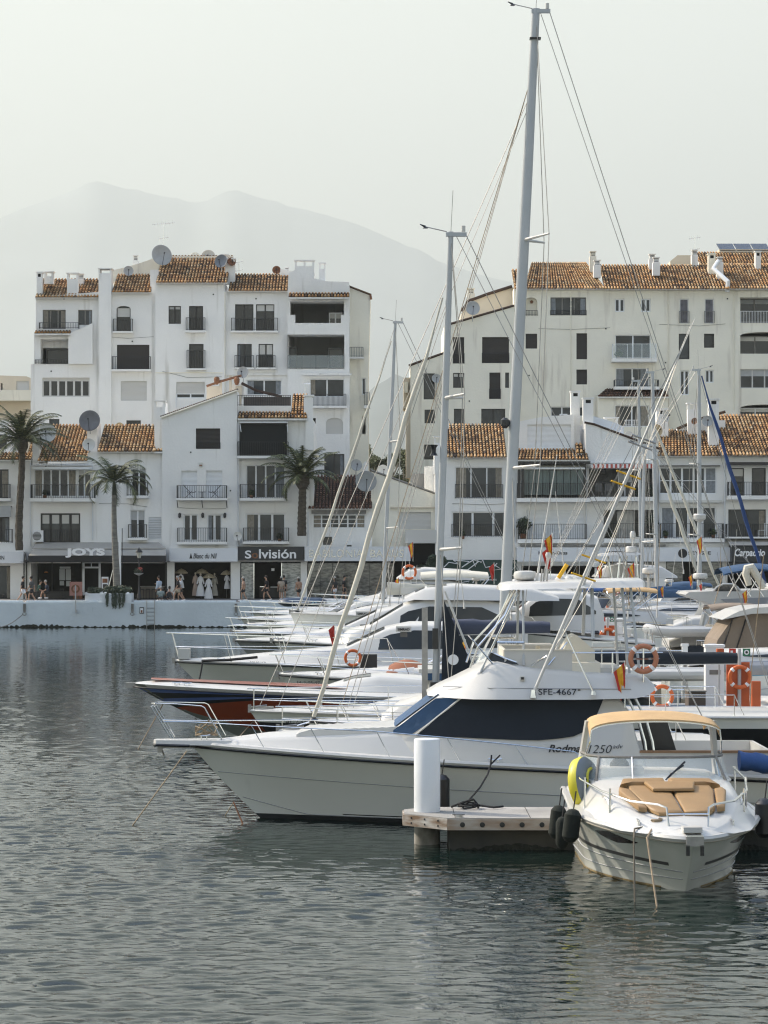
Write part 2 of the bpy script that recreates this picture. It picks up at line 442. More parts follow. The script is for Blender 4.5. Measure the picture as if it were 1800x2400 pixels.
def dish(px, py, d, rpx, label, m=M_DISH, az=0, el=35, drop=.5, name='satellite_dish'):
    c = P(px, py, d); r = rpx/FPX*d; t = thing(name, label, 'satellite dish', (c.x, c.y, c.z-r-drop), 'satellite dishes on the roofs')
    Rm = Matrix.Rotation(R(az), 3, 'Z')@Matrix.Rotation(R(90-el*.3), 3, 'X')
    mb = MB(); prof = [(.001, -.02*r)]+[(r*k, -.22*r*(1-k*k)*-1-.22*r) for k in (.25,.5,.75,1)]
    prof = [(max(.001, r*k), .22*r*(k*k)-.2*r) for k in (0,.25,.5,.75,1)]
    prof = prof+[(r*1.0, .02*r+.02), (r*.97, .02*r+.03)]+[(max(.001, r*k), .22*r*(k*k)-.17*r) for k in (.75,.4,0)]
    mb.lathe(c, prof, m, 24, 'Z', Rm); mb.build('reflector', t, smooth=50)
    f = c+Rm@V((0,0,r*.75)); mb = MB(); mb.tube([c+Rm@V((0,-r*.95,0)), f], .02, M_IRON, 5)
    mb.lathe(f, [(.05,-.07),(.07,0),(.05,.07)], M_IRON, 8, 'Z', Rm); mb.build('feed_arm', t)
    mb = MB(); b = c+Rm@V((0,0,-.2*r)); q = V((b.x, b.y+.15, c.z-r-drop)); mb.tube([b, b+V((0,.15,-.1*r)), q], .04, M_DISH, 6); mb.build('mounting_pole', t)
    return t
# ================================================================ SETTING
def water_mat():
    m = bpy.data.materials.new('harbour_water'); m.use_nodes = True; n = m.node_tree.nodes; l = m.node_tree.links; b = n['Principled BSDF']
    b.inputs['Base Color'].default_value = (.004,.012,.010,1); b.inputs['Roughness'].default_value = .03; b.inputs['IOR'].default_value = 1.335
    tc = n.new('ShaderNodeTexCoord'); mp = n.new('ShaderNodeMapping'); mp.inputs['Scale'].default_value = (.75, 1.0, 1); l.new(tc.outputs['Object'], mp.inputs[0])
    t = n.new('ShaderNodeTexNoise'); t.inputs['Scale'].default_value = 4.5; t.inputs['Detail'].default_value = 3; t.inputs['Roughness'].default_value = .45
    l.new(mp.outputs[0], t.inputs[0])
    bp = n.new('ShaderNodeBump'); 
    sp = n.new('ShaderNodeSeparateXYZ'); l.new(tc.outputs['Object'], sp.inputs[0]); rg = n.new('ShaderNodeMapRange'); l.new(sp.outputs[1], rg.inputs[0])
    for i_, v_ in ((1, 60), (2, 110), (3, .20), (4, .10)): rg.inputs[i_].default_value = v_
    l.new(rg.outputs[0], bp.inputs['Strength']); bp.inputs['Distance'].default_value = .06
    l.new(t.outputs['Fac'], bp.inputs['Height']); l.new(bp.outputs[0], b.inputs['Normal']); l.new(bp.outputs[0], b.inputs['Coat Normal']); b.inputs['Coat Weight'].default_value = .05; b.inputs['Coat Roughness'].default_value = .02; b.inputs['Coat IOR'].default_value = 1.4; return m
M_WATER = water_mat()
def build_water():
    dx = .085; x0, x1, y0, y1 = -26., 26., 22., 178.94; nx = int((x1-x0)/dx)+1
    # rows get wider apart with distance
    ys = [y0]
    while ys[-1] < y1: ys.append(ys[-1]+max(.055, .0011*ys[-1]))
    ys[-1] = y1; ys = np.array(ys); ny = len(ys); xs = np.linspace(x0, x1, nx)
    # random wave field from an FFT spectrum, sampled on the grid
    rng = np.random.default_rng(5); N = 1024; Lp = 52.; k = np.fft.fftfreq(N, Lp/N)*2*np.pi
    KX, KY = np.meshgrid(k, k); K = np.hypot(KX, KY); K[0,0] = 1
    ang = (np.abs(KY)/K)**2
    S = np.exp(-((np.log(K)-np.log(2*np.pi/.50))**2)/(2*.45**2))*K**-1.2*(.12+.88*ang) + .25*np.exp(-((np.log(K)-np.log(2*np.pi/3.4))**2)/(2*.35**2))*K**-1.5*(.15+ang)
    S[0,0] = 0
    Fs = S*(rng.normal(size=K.shape)+1j*rng.normal(size=K.shape)); Hh = np.fft.ifft2(Fs).real
    gy, gx = np.gradient(Hh, Lp/N); nrm = math.sqrt((gx**2+gy**2).mean()); Hh /= nrm
    Dx = np.fft.ifft2(-1j*KX/K*Fs).real/nrm; Dy = np.fft.ifft2(-1j*KY/K*Fs).real/nrm
    lo = np.fft.ifft2(np.exp(-(K*4.5)**2/2)*(rng.normal(size=K.shape)+1j*rng.normal(size=K.shape))).real; lo /= lo.std()
    gxx, gyy = np.meshgrid(xs, ys); ix = ((gxx/Lp) % 1)*N; iy = ((gyy/Lp) % 1)*N
    def samp(A):
        a = ix.astype(int); b_ = iy.astype(int); u = ix-a; v = iy-b_; a2 = (a+1) % N; b2 = (b_+1) % N; a %= N; b_ %= N
        return (A[b_,a]*(1-u)*(1-v)+A[b_,a2]*u*(1-v)+A[b2,a]*(1-u)*v+A[b2,a2]*u*v)
    amp = .15*np.clip(1+.22*samp(lo), .5, 1.5)*np.clip((36/gyy)**.85, .3, 1.0)
    amp *= 1.05-.62/(1+np.exp(-(gyy-92)/9))
    lee = 1/(1+np.exp(-(gxx-.8)/1.2))*1.15*np.clip((70-gyy)/18+1, .2, 1); lee2 = 1/(1+np.exp(-(gxx+3.4)/.8))/(1+np.exp(-(gyy-45.6)/.7)); lee = np.maximum(lee, 1.75*lee2)   # calmer water beside the moored boats
    amp *= np.clip(1-.42*lee, .25, 1)
    z = samp(Hh)*amp
    edge = np.minimum(1, np.minimum(gxx-x0, x1-gxx)/2.)*np.minimum(1, (y1-gyy)/1.5)*np.minimum(1, (gyy-y0)/1.5); z *= edge
    cx_ = samp(Dx)*amp*edge*1.6; cy_ = samp(Dy)*amp*edge*1.6; gxx = gxx+cx_; gyy = gyy+cy_
    vs = np.stack([gxx, gyy, z], -1).reshape(-1, 3).astype(np.float32)
    i = (np.arange(ny-1)[:,None]*nx+np.arange(nx-1)[None,:]).ravel(); f = np.stack([i, i+1, i+nx+1, i+nx], -1).astype(np.int32)
    nv, nf = len(vs), len(f)
    big = 2500.
    ex = np.array([(-big,-300,0),(big,-300,0),(big,y0,0),(-big,y0,0), (-big,y1,0),(x0,y1,0),(x0,y0,0), (x1,y0,0),(big,y1,0),(x1,y1,0)], np.float32)
    me = bpy.data.meshes.new('water'); allv = np.concatenate([vs, ex])
    exf = [(nv+0,nv+1,nv+2,nv+3), (nv+3,nv+6,nv+5,nv+4), (nv+7,nv+2,nv+8,nv+9)]
    fa = np.concatenate([f, np.array(exf, np.int32)]); nf = len(fa)
    me.vertices.add(len(allv)); me.vertices.foreach_set('co', allv.ravel()); me.loops.add(nf*4); me.loops.foreach_set('vertex_index', fa.ravel())
    me.polygons.add(nf); me.polygons.foreach_set('loop_start', np.arange(nf)*4); me.update(calc_edges=True); me.validate()
    me.shade_smooth(); me.materials.append(M_WATER)
    o = bpy.data.objects.new('water', me); COL.objects.link(o); struct(o)
build_water()

# quay wall, promenade, ground
M_EARTH = mat('earth', (.20,.19,.14), .95, var=(.01,.4))
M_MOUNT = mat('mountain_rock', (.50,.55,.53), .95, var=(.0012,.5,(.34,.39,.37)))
struct(MB().box(-400, 400, 179.0, 196, -2, QZ, M_PAVE).build('promenade', None, smooth=0))
mb = MB(); mb.box(-60, 400, 178.7, 178.995, -.6, QZ+.02, M_QUAY)
gaps = [(-999,)]
# upstand (parapet kerb) with notches at the mooring rings
segs = [(-60, X(53,179)), (X(62,179), X(305,179)), (X(314,179), X(553,179)), (X(562,179), 60)]
for a, b in segs: mb.box(a, b, 178.9, 179.35, QZ-.0, QZ+.14, M_QUAY)
# ragged band of weed at the water line
xs_ = [-60+i*.12 for i in range(1000)]; hh = [max(.02, .10+.07*math.sin(x*.7)+random.gauss(0, .05)) for x in xs_]
for i in range(999): mb.poly([(xs_[i],178.66,-.3),(xs_[i+1],178.66,-.3),(xs_[i+1],178.66,hh[i+1]),(xs_[i],178.66,hh[i])], M_ALGAE)
q = mb.build('quay_wall', None, smooth=0); struct(q)
struct(MB().poly([(-20000,196.01,QZ-.02),(20000,196.01,QZ-.02),(20000,25500,QZ-.02),(-20000,25500,QZ-.02)], M_EARTH).build('ground', None, smooth=0))
# mountains (real distance and size)
def ridge(name, d, pts, depth, m, jag=1.):
    xs = np.linspace(pts[0][0], pts[-1][0], 150); ys = np.interp(xs, [p[0] for p in pts], [p[1] for p in pts])
    rnd = random.Random(3); mb = MB(); secs = []
    nz = np.cumsum([rnd.gauss(0, 1) for _ in xs]); nz = nz-np.linspace(nz[0], nz[-1], len(nz)); nz = nz-np.convolve(nz, np.ones(15)/15, 'same')
    fr = []; tp = []; md = []; bk = []
    for i, (x, y) in enumerate(zip(xs, ys)):
        p = P(x, y-nz[i]*jag, d); h = max(6, p.z-QZ)
        fr.append((p.x, d-depth*.55, QZ-5)); md.append((p.x, d-depth*.25, QZ+h*.5))
        tp.append((p.x, d, p.z)); bk.append((p.x, d+depth*.4, QZ-5))
    for r in (fr, md, tp, bk): secs.append(r)
    ks = [mb.add(q_) for q_ in secs]
    for A, B in zip(ks, ks[1:]):
        for j in range(len(xs)-1): mb.face([A+j, A+j+1, B+j+1, B+j], m)
    return struct(mb.build(name, None, smooth=60))
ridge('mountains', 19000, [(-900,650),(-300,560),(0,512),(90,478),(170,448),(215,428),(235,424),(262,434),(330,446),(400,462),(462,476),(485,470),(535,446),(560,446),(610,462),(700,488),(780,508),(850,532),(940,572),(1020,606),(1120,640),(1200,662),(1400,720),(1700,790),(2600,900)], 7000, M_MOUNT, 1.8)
ridge('hills', 9500, [(-900,1180),(300,1150),(820,960),(880,905),(925,880),(965,892),(1010,930),(1100,980),(1400,1100),(2500,1180)], 1500, mat('hill_scrub', (.13,.17,.17), .95, var=(.004,.5)), 1.2)

# ================================================================ BUILDINGS
def bld(name, label, px, d, group=None, cat='building'):
    return thing(name, label, cat, (X(px,d), d+3, QZ), group)
G_FRONT = 'white houses along the waterfront promenade'
def rects(ws, rv=.22): return [([(a,b),(c,b),(c,e),(a,e)], rv) for a,b,c,e in ws]
def roof_px(parent, d, x0, x1, ye, yr, run=None, over=.25, m=M_TILE, xr0=None, xr1=None, d0=None):
    """eave at px ye at depth d-over, ridge px yr; run = horizontal depth of slope (default from 24 deg pitch)"""
    if run is None:
        # solve ridge depth so that slope about 24 degrees
        run = 3.
        for _ in range(20):
            h = Z(yr, d+run)-Z(ye, d-over); run = max(.4, h/math.tan(R(25)))
    e, r_ = d-over, d+run
    xr0 = x0 if xr0 is None else xr0; xr1 = x1 if xr1 is None else xr1
    return tile_roof(parent, (X(x0,e), e, Z(ye,e)), (X(x1,e), e, Z(ye,e)), (X(xr0,e), r_, Z(yr,r_)), (X(xr1,e), r_, Z(yr,r_)), m)

# ---------------- back left apartment block
D = 205.; GZ = 1430
B = bld('apartment_block', 'tall white stepped apartment block behind the two palm topped shops, under the twin peaks', 450, D)
# section 1
w1 = [(100,726,154,771),(183,726,216,762),(99,885,210,930),(115,982,139,1000)]
lg = [(95,795,165,853)]
facade(B, D, [(72,GZ),(72,853),(80,853),(80,782),(84,780),(84,696),(232,684),(232,GZ)], rects(w1)+rects(lg,1.6)+[(arch_pts(185,807,210,853,12),.25)], 11)
window(B, D, w1[0], 3, M_GREYW); window(B, D, w1[1], 2, M_GREYW); window(B, D, w1[2], 6, M_BEIGE, M_GLASSD, fw=.1); window(B, D, w1[3], 1, M_DARKF)
window(B, D, (104,816,157,853), 1, M_DARKF, M_GLASSD, rec=1.5); pbox_ = MB(); pbox(pbox_, 94, 794, 166, 816, D+1.45, .05, M_WALL); pbox_.build('lintel', B, smooth=0)
window(B, D, (185,815,210,853), 1, M_DARKF, M_GLASSD); railing(B, D, (83,843,165,853), .12)
roof_px(B, D, 82, 232, 696, 655); roof_px(B, D, 80, 165, 781, 773, run=.5, over=.6)
facade(B, D-.35, [(160,853),(160,783),(217,757),(217,853)], [], .30, name='parapet')
railing(B, D, (94,757,186,771), .5)
chimney(B, D, (85,636,98,696), style='plain', back=.2); chimney(B, D, (99,632,120,662), style='arch', back=1.2); chimney(B, D, (156,638,182,690), style='arch', back=.3)
chimney(B, D, (174,633,187,665), style='pot', back=2.5)
# chimney pilaster
mb = MB(); pbox(mb, 231, 640, 261, GZ, D-.45, 1.2, M_WALL); pbox(mb, 229, 628, 263, 630, D-.5, 1.3, M_WALL)
for a, b in ((231,234.5),(257.5,261)): pbox(mb, a, 630, b, 640, D-.44, 1.15, M_WALL)
mb.build('chimney_stack', B, smooth=0)
# section 2
D2 = D-.15
w2 = [(274,808,350,866),(283,893,344,939),(296,985,330,1000)]
facade(B, D2, [(261,GZ),(261,684),(356,684),(356,GZ)], rects(w2)+[(arch_pts(273,717,306,777,7),.22)], 11)
window(B, D2, (273,720,306,777), 1, M_DARKF, M_GLASSD); balcony(B, D2, (267,748,311,778), (777,781), .35)
shutter(B, D2, w2[0], M_BROWN); balcony(B, D2, (264,836,353,866), (866,871), .35); shutter(B, D2, w2[1], M_BEIGE); window(B, D2, w2[2], 1, M_DARKF, M_GLASSD)
roof_px(B, D2, 262, 354, 684, 644); facade(B, D+4, [(258,660),(262,634),(300,625),(330,616),(358,606),(400,600),(400,660)], [], 3, M_WALL2)
chimney(B, D, (298,583,311,628), style='pot', back=4.5)
mb = MB(); pbox(mb, 355, 672, 366, GZ, D-.05, 1, M_WALL); pbox(mb, 352, 632, 371, 684, D+.5, .9, M_WALL); mb.build('chimney_stack', B, smooth=0)
# section 3
D3 = D-.5
w3 = [(395,717,424,759),(443,717,476,774),(443,806,477,864),(413,895,480,933)]
facade(B, D3, [(364,GZ),(364,661),(526,661),(526,GZ)], rects(w3), 12)
window(B, D3, w3[0], 2, M_DARKF, M_GLASSD); window(B, D3, w3[1], 2, M_DARKF, M_GLASSD); balcony(B, D3, (437,745,481,775), (775,780), .35)
window(B, D3, w3[2], 1, M_DARKF, M_GLASSD); balcony(B, D3, (439,821,481,864), (864,868), .35)
shutter(B, D3, (413,895,480,922)); window(B, D3, (413,922,480,933), 2, M_WHITE); railing(B, D3, (415,936,482,957), 1.4, M_WHITE)
mb = MB(); pbox(mb, 364, 872.4, 522, 874.4, D3-.06, .3, M_WALL2); mb.build('string_course', B, smooth=0)
roof_px(B, D3, 365, 533, 661, 609)
facade(B, D+5, [(395,645),(395,601),(430,600),(545,600),(545,645)], [], 3, M_WALL2); roof_px(B, D+5, 400, 545, 608, 600, run=1)
chimney(B, D, (402,588,416,615), style='arch', back=5); chimney(B, D, (448,592,460,612), style='pot', back=5.5)
# section 4
D4 = D-.2
w4 = [(551,713,594,775),(600,713,643,775),(556,806,590,862),(606,806,640,862),(578,890,660,926)]
facade(B, D4, [(526,GZ),(526,681),(676,681),(676,GZ)], rects(w4), 12)
window(B, D4, w4[0], 2, M_DARKF, M_GLASSD); window(B, D4, w4[1], 2, M_DARKF, M_GLASSD); balcony(B, D4, (543,746,651,776), (776,780), .4)
window(B, D4, w4[2], 2, M_DARKF, M_GLASS); window(B, D4, w4[3], 2, M_DARKF, M_GLASS); balcony(B, D4, (551,833,594,862), (862,866), .3); balcony(B, D4, (602,833,645,862), (862,866), .3)
window(B, D4, w4[4], 2, M_WHITE)
mb = MB(); pbox(mb, 528, 875, 676, 879, D4-.14, .14, M_WALL); pbox(mb, 708, 875, 824, 879, D4-.9, .2, M_WALL); mb.build('string_course', B, smooth=0)
roof_px(B, D4, 535, 674, 681, 643); chimney(B, D4, (512,584,527,612), style='arch', back=3.5); chimney(B, D4, (524,600,548,661), style='plain', back=1.5)
chimney(B, D4, (662,613,673,640), style='pot', back=4); facade(B, D4+3.2, [(657,670),(657,630),(690,636),(690,670)], [], 2, M_WALL)
# section 5 : tower with loggias
D5 = D-.8
lo = [(680,706,806,757),(674,784,807,864)]
w5 = [(726,888,807,930),(732,980,740,1009),(760,1064,807,1116)]
facade(B, D5, [(674,GZ),(674,688),(676,640),(691,632),(691,640),(736,640),(736,652),(760,659),(818,661),(820,GZ)], rects(w5)+rects(lo,2.4)+[(arch_pts(764,979,804,1017,12),.12)], 13)
mb = MB(); pbox(mb, 673, 738, 692, 757, D5-.001, .4, M_WALL); pbox(mb, 799, 738, 820, 757, D5-.001, .4, M_WALL); mb.build('parapet', B, smooth=0)
window(B, D5, (770,727,800,757), 2, M_WHITE, M_GLASSD, rec=2.35); window(B, D5, (769,812,802,864), 1, M_DARKF, M_GLASSD, rec=2.35); window(B, D5, (676,810,692,864), 1, M_DARKF, M_GLASS, rec=2.35)
railing(B, D5, (675,833,806,864), .06, M_DARKF, glass=True)
window(B, D5, w5[0], 2, M_WHITE); balcony(B, D5, (730,924,811,952), (952,957), .5, pitch=.1); window(B, D5, w5[1], 1, M_DARKF, M_GLASSD); window(B, D5, w5[2], 2, M_DARKF, M_GLASS)
mb = MB(); k = arch_pts(764,979,804,1017,12); mb.poly([P(x, y, D5+.1) for x, y in k], M_BEIGE); mb.build('shutter', B, smooth=0)
roof_px(B, D5-.02, 676, 819, 696, 687, run=.0, over=.75)
chimney(B, D5, (691,609,736,645), style='arch', back=.02, depth=.8); chimney(B, D5, (747,611,761,660), style='arch', back=1.4)
# section 6 : receding right flank
D6 = D+3
facade(B, D6, [(818,GZ),(818,672),(868,690),(863,884),(866,GZ)], [([(849,975),(857,975),(857,1017),(849,1017)],.1),([(848,886),(857,886),(857,925),(848,925)],.15)], 9, M_WALL2)
window(B, D6, (848,886,857,925), 1, M_WHITE); balcony(B, D6, (855,922,866,953), (952,958), 1.2); balcony(B, D6, (820,815,851,838), (838,842), .8)
mb = MB(); mb.tube([P(818,671,D6-.2), P(870,691,D6-.2)], .09, M_TILE, 6); mb.tube([P(868,690,D6-.2), P(870,702,D6-.2)], .1, M_RUST, 6); mb.build('roof_edge', B)

dish(379, 598, D+3, 25, 'large pale oval satellite dish beside the tallest tiled roof', M_DISH, 25)
dish(301, 635, D+3, 12, 'small grey satellite dish below the slender brick chimney on the left block', M_DISH, 10)
dish(488, 602, D+6, 17, 'pale cream satellite dish half hidden behind the ridge of the tallest roof', M_DISHW, 0)
dish(518, 612, D+1, 16, 'mid grey satellite dish at the right end of the tallest tiled roof', mat('dish_dark', (.2,.22,.25), .6, var=(2,.2)), -20)
dish(543, 613, D+1.2, 10, 'rusty brown satellite dish beside the grey one on the tallest roof', M_RUST, 20)
dish(648, 633, D+4, 10, 'rusty brown satellite dish standing alone above the lower right tiled roof', M_RUST, 0)
dish(457, 604, D+7, 13, 'small cream satellite dish peeping over the middle of the tallest roof ridge', M_DISHW, 0)
def antenna(px, y0, y1, d, label, els=((0,18),(8,8))):
    t = thing('tv_antenna', label, 'antenna', P(px, y1, d), 'television antennas on the roofs'); mb = MB()
    mb.tube([P(px, y1, d), P(px, y0, d)], .025, M_STEEL, 5); mb.build('mast', t)
    mb = MB()
    for dy, hw in els:
        a = P(px-hw, y0+dy+2, d); b = P(px+hw, y0+dy-2, d); mb.tube([a, b], .015, M_STEEL, 4)
        for i in range(6): p = a.lerp(b, (i+.5)/6); mb.tube([p+V((0,-.4,.05)), p+V((0,.4,-.05))], .008, M_STEEL, 3); mb.tube([p+V((0,0,-.22)), p+V((0,0,.22))], .008, M_STEEL, 3)
    mb.build('elements', t); return t
antenna(383, 520, 600, D+4, 'tall thin television antenna with two arms above the large pale dish', ((4,26),(38,12)))
antenna(560, 606, 640, D+3, 'low television antenna to the right of the rusty dish', ((8,10),(28,9)))
antenna(1628, 555, 610, 222, 'television antenna on the cream penthouse of the long right block', ((3,14),(30,12)))

# ---------------- distant cream house at the left edge
D = 235.
B = bld('distant_house', 'distant cream flat roofed house beyond the left palm tree', 20, D)
facade(B, D, [(-40,GZ),(-40,885),(0,880),(62,882),(72,886),(76,GZ)], rects([(38,893,68,915),(2,898,6,915)]), 10, M_CREAM); shutter(B, D, (38,893,68,915), M_BEIGE)
mb = MB(); pbox(mb, -40, 914, 76, 939, D-1.2, 1.2, M_WALL2); mb.build('balcony', B, smooth=0)

# ---------------- front left row
D = 190.
# FL1
B = bld('waterfront_house', 'narrow white house at the left edge behind the tall date palm', 30, D, G_FRONT)
w = [(-40,1018,16,1052),(-40,1100,20,1168),(-40,1212,22,1270),(-40,1326,24,1404)]
facade(B, D, [(-50,1404),(-50,1080),(73,1080),(73,1404)], rects(w[1:3])+rects(w[3:],.6), 9)
window(B, D, w[1], 3, M_DARKF, M_GLASS); balcony(B, D, (-40,1135,25,1168), (1168,1175), .5); window(B, D, w[2], 3, M_DARKF); railing(B, D, (-40,1240,30,1272), .5); window(B, D, w[3], 2, M_DARKF, M_GLASS, rec=.55)
roof_px(B, D, -50, 73, 1077, 1061, run=1.2); facade(B, D+2.5, [(-50,1080),(-50,985),(20,985),(20,1080)], rects([(-20,1018,16,1052)]), 6); window(B, D+2.5, (-20,1018,16,1052), 1, M_DARKF, M_GLASSD)
roof_px(B, D+1.2, 60, 83, 1077, 1015, run=4); mb = MB(); mb.prism([(X(-40,D),Z(1212,D)),(X(-40,D),Z(1186,D)),(X(28,D),Z(1186,D)),(X(29,D),Z(1212,D))], D-.7, D-.62, M_DISH); mb.box(X(-40,D), X(28,D), D-.62, D-.01, Z(1188,D), Z(1186,D), M_GREYW); mb.build('awning', B, smooth=0)
s = thing('shop_sign', 'white shop fascia at the left edge with two black letters ending its name', 'shop sign', P(0,1320,D-.9)); mb = MB(); pbox(mb, -50, 1293, 55, 1320, D-1.0, .99, M_SIGNW); mb.build('board', s, smooth=0); text(s, 'ON', (-5,1302,10,1312), D-1.0, M_INK, off=.01)

# FL2
B = bld('waterfront_house', 'white house over the dark terrace bar with two tiled roofs and a wide glazed balcony', 220, D, G_FRONT)
w = [(80,1100,179,1164),(182,1100,213,1164),(95,1203,188,1271),(308,1097,343,1163),(305,1195,340,1261),(348,1212,378,1264)]
facade(B, D, [(73,1320),(73,1092),(205,1084),(205,1062),(226,1057),(381,1057),(381,1320)], rects(w), 9)
window(B, D, w[0], 5, M_WHITE); window(B, D, w[1], 2, M_WHITE, M_GLASSD); balcony(B, D, (76,1136,224,1168), (1168,1176), .9); window(B, D, w[2], 4, M_DARKF, fw=.12); railing(B, D, (100,1241,186,1270), .05)
window(B, D, w[3], 2, M_WHITE, M_GLASSD); balcony(B, D, (299,1130,347,1162), (1162,1168), .4); window(B, D, w[4], 2, M_WHITE); balcony(B, D, (302,1229,344,1261), (1261,1266), .4)
mb = MB(); xa, xb = X(348,D), X(378,D); n = 13
for i in range(n): z = Z(1264-i*4,D); mb.poly([(xa,D-.02,z),(xb,D-.02,z),(xb,D+.08,z+.11),(xa,D+.08,z+.11)], M_WHITE)
mb.box(xa, xb, D+.1, D+.14, Z(1264,D), Z(1212,D), M_GREYW); mb.build('louvre', B, smooth=0)
roof_px(B, D, 88, 206, 1078, 997); roof_px(B, D, 228, 364, 1057, 997); roof_px(B, D-.1, 360, 381, 1058, 1052, run=.2)
mb = MB(); pbox(mb, 204, 990, 228, 1066, D+1.5, 2.5, M_WALL); pbox(mb, 76, 1000, 92, 1092, D+.02, 5, M_WALL); pbox(mb, 76, 1094, 215, 1100, D-1.0, .12, M_WHITE); mb.box(X(76,D),X(215,D),D-1,D-.02,Z(1092,D),Z(1090.5,D),M_WHITE)
for i in range(24): x = X(80+i*5.6,D); mb.box(x, x+.09, D-.95, D-.01, Z(1090.2,D), Z(1087,D), M_WHITE)
mb.build('pergola', B, smooth=0)
mb = MB(); mb.box(X(364,D),X(383,D),D+2,D+3.6,Z(1062,D),Z(940,D), M_WALL); mb.build('gable', B, smooth=0)
# ground floor bar
S_ = thing('terrace_bar', 'dark terrace bar under a beige awning with a white framed doorway', 'bar', (X(230,D), D, QZ))
mb = MB(); xa, xb = X(58,D), X(400,D); yb = D+3.5; zt = Z(1316,D)
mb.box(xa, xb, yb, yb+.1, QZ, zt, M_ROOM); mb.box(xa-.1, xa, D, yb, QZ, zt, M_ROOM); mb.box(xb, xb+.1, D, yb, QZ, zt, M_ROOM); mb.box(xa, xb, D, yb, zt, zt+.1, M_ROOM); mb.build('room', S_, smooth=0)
mb = MB()
for a, b in ((60,63),(121,122.5),(190,192),(387,390)): pbox(mb, a, 1316, b, 1403, D-.1, .12, M_DARKF)
mb.build('post', S_, smooth=0)
dr = MB(); a = M_SIGNW
for r_ in ((193,1315,198,1395),(231,1315,236,1395),(193,1315,236,1319),(193,1328,236,1332),(213,1319,215,1328)): pbox(dr, *r_, D-.15-.001*r_[0]%1*.01, .1, a)
dr.build('pillar', S_, smooth=0)
mb = MB(); pbox(mb, 63, 1386, 190, 1402, D-.3, .1, M_DARKF); pbox(mb, 171, 1388, 192, 1404, D-.6, .5, M_RUST); pbox(mb, 330, 1376, 384, 1402, D-.4, 1.0, mat('bar_front', (.2,.17,.14), .8, var=(1,.3))); pbox(mb, 328, 1374, 386, 1376, D-.5, 1.2, M_GREYW); mb.build('counter', S_, smooth=0)
mb = MB()   # small arched windows and lamps inside catching the harbour light
for x0, x1, y0, y1 in ((139,152,1334,1360),(154,166,1334,1360),(155,166,1362,1374),(140,150,1362,1372)): pbox(mb, x0, y0, x1, y1, D+3.3, .05, mat('inner_window', (.55,.58,.58), .3))
pbox(mb, 140, 1328, 165, 1333, D+3.3, .05, mat('inner_window', (.55,.58,.58), .3)); mb.build('inner_window', S_, smooth=0)
mb = MB(); mb.lathe(P(108,1341,D+2), [(.16,-.05),(.12,.03),(.03,.08)], mat('amber_lamp', (.5,.22,.08), .5), 10); mb.tube([P(108,1339,D+2), P(108,1316,D+2)], .012, M_IRON, 4); mb.build('pendant_lamp', S_)
for i in range(7):
    px = 140+i*35 if i < 2 else 300+i*14
    mb = MB(); pbox(mb, px, 1380, px+9, 1382, D-.8, .35, M_DARKF)
    for q in (0, 8): pbox(mb, px+q, 1381.9, px+q+1, 1403, D-.8, .05, M_DARKF); pbox(mb, px+q, 1381.9, px+q+1, 1403, D-.5, .05, M_DARKF)
    tag(mb.build('bar_stool', None, 0, org=P(px+4,1403,D-.7)), ['leftmost dark bar stool, before the arched bar window', 'dark bar stool before the white framed bar doorway', 'dark bar stool just left of the street lamp', 'dark bar stool just behind the street lamp post', 'dark bar stool just right of the street lamp', 'dark bar stool under the middle of the bar counter', 'dark bar stool beside the man in pale blue shirt'][i], 'stool', 'dark bar stools at the terrace bar')
aw = MB(); M_AWN = mat('beige_awning', (.42,.40,.36), .9, var=(1,.15)); M_AWD = mat('black_awning', (.025,.025,.027), .85)
xa0, xb0 = X(85,D), X(372,D); xa1, xb1 = X(70,D-2.4), X(385,D-2.4)
def slab4(mb, a, b, c, d_, th, m):
    mb.poly([a,b,c,d_], m); t = V((0,0,-th)); mb.poly([V(a)+t,V(b)+t,V(c)+t,V(d_)+t], m)
    for p, q in ((a,b),(b,c),(c,d_),(d_,a)): mb.poly([p, q, V(q)+t, V(p)+t], m)
slab4(aw, (xa1,D-1.2,Z(1285,D-1.2)), (xb1,D-1.2,Z(1285,D-1.2)), (xb0,D-.02,Z(1271,D)), (xa0,D-.02,Z(1271,D)), .05, M_AWN)
slab4(aw, (xa1-.1,D-2.3,Z(1302,D-2.3)), (xb1+.1,D-2.3,Z(1302,D-2.3)), (xb1,D-1.25,Z(1288,D-1.2)), (xa1,D-1.25,Z(1288,D-1.2)), .05, M_AWN)
pbox(aw, 66, 1302, 388, 1316, D-2.36, .05, M_AWD)
for x in (60, 388): aw.tube([P(x,1298,D-.1), P(x,1314,D-2.3)], .05, M_DARKF, 6)
aw.box(X(58,D),X(400,D),D-2.3,D,Z(1317,D),Z(1316,D),M_AWD)
aw.build('awning', S_, smooth=0)
s = thing('shop_sign', 'white cut-out capital letters standing on the dark edge of the bar awning', 'shop sign', P(200,1308,D-2.5)); text(s, 'JOYS', (153,1285,246,1307), D-2.45, M_LETTER, .08, off=.05); text(s, 'LIVE', (190,1293,210,1297), D-2.46, M_INK, .02, name='small_lettering')
mb = MB(); pbox(mb, 152, 1307, 247, 1308.5, D-2.42, .05, M_DARKF); mb.build('rail', s, smooth=0)
mb = MB(); mb.box(X(278,D-3), X(283.5,D-3), D-3, D-2.85, QZ, Z(1238,D-3), M_WHITE); mb.tube([(X(286,D-3),D-2.9,Z(1330,D-3)), (X(286,D-3),D-2.9,Z(1238,D-3))], .03, M_IRON, 5)
tag(mb.build('banner_post', None, 0, org=(X(280,D-3),D-3,QZ)), 'slim white upright banner post right behind the royal palm', 'banner')
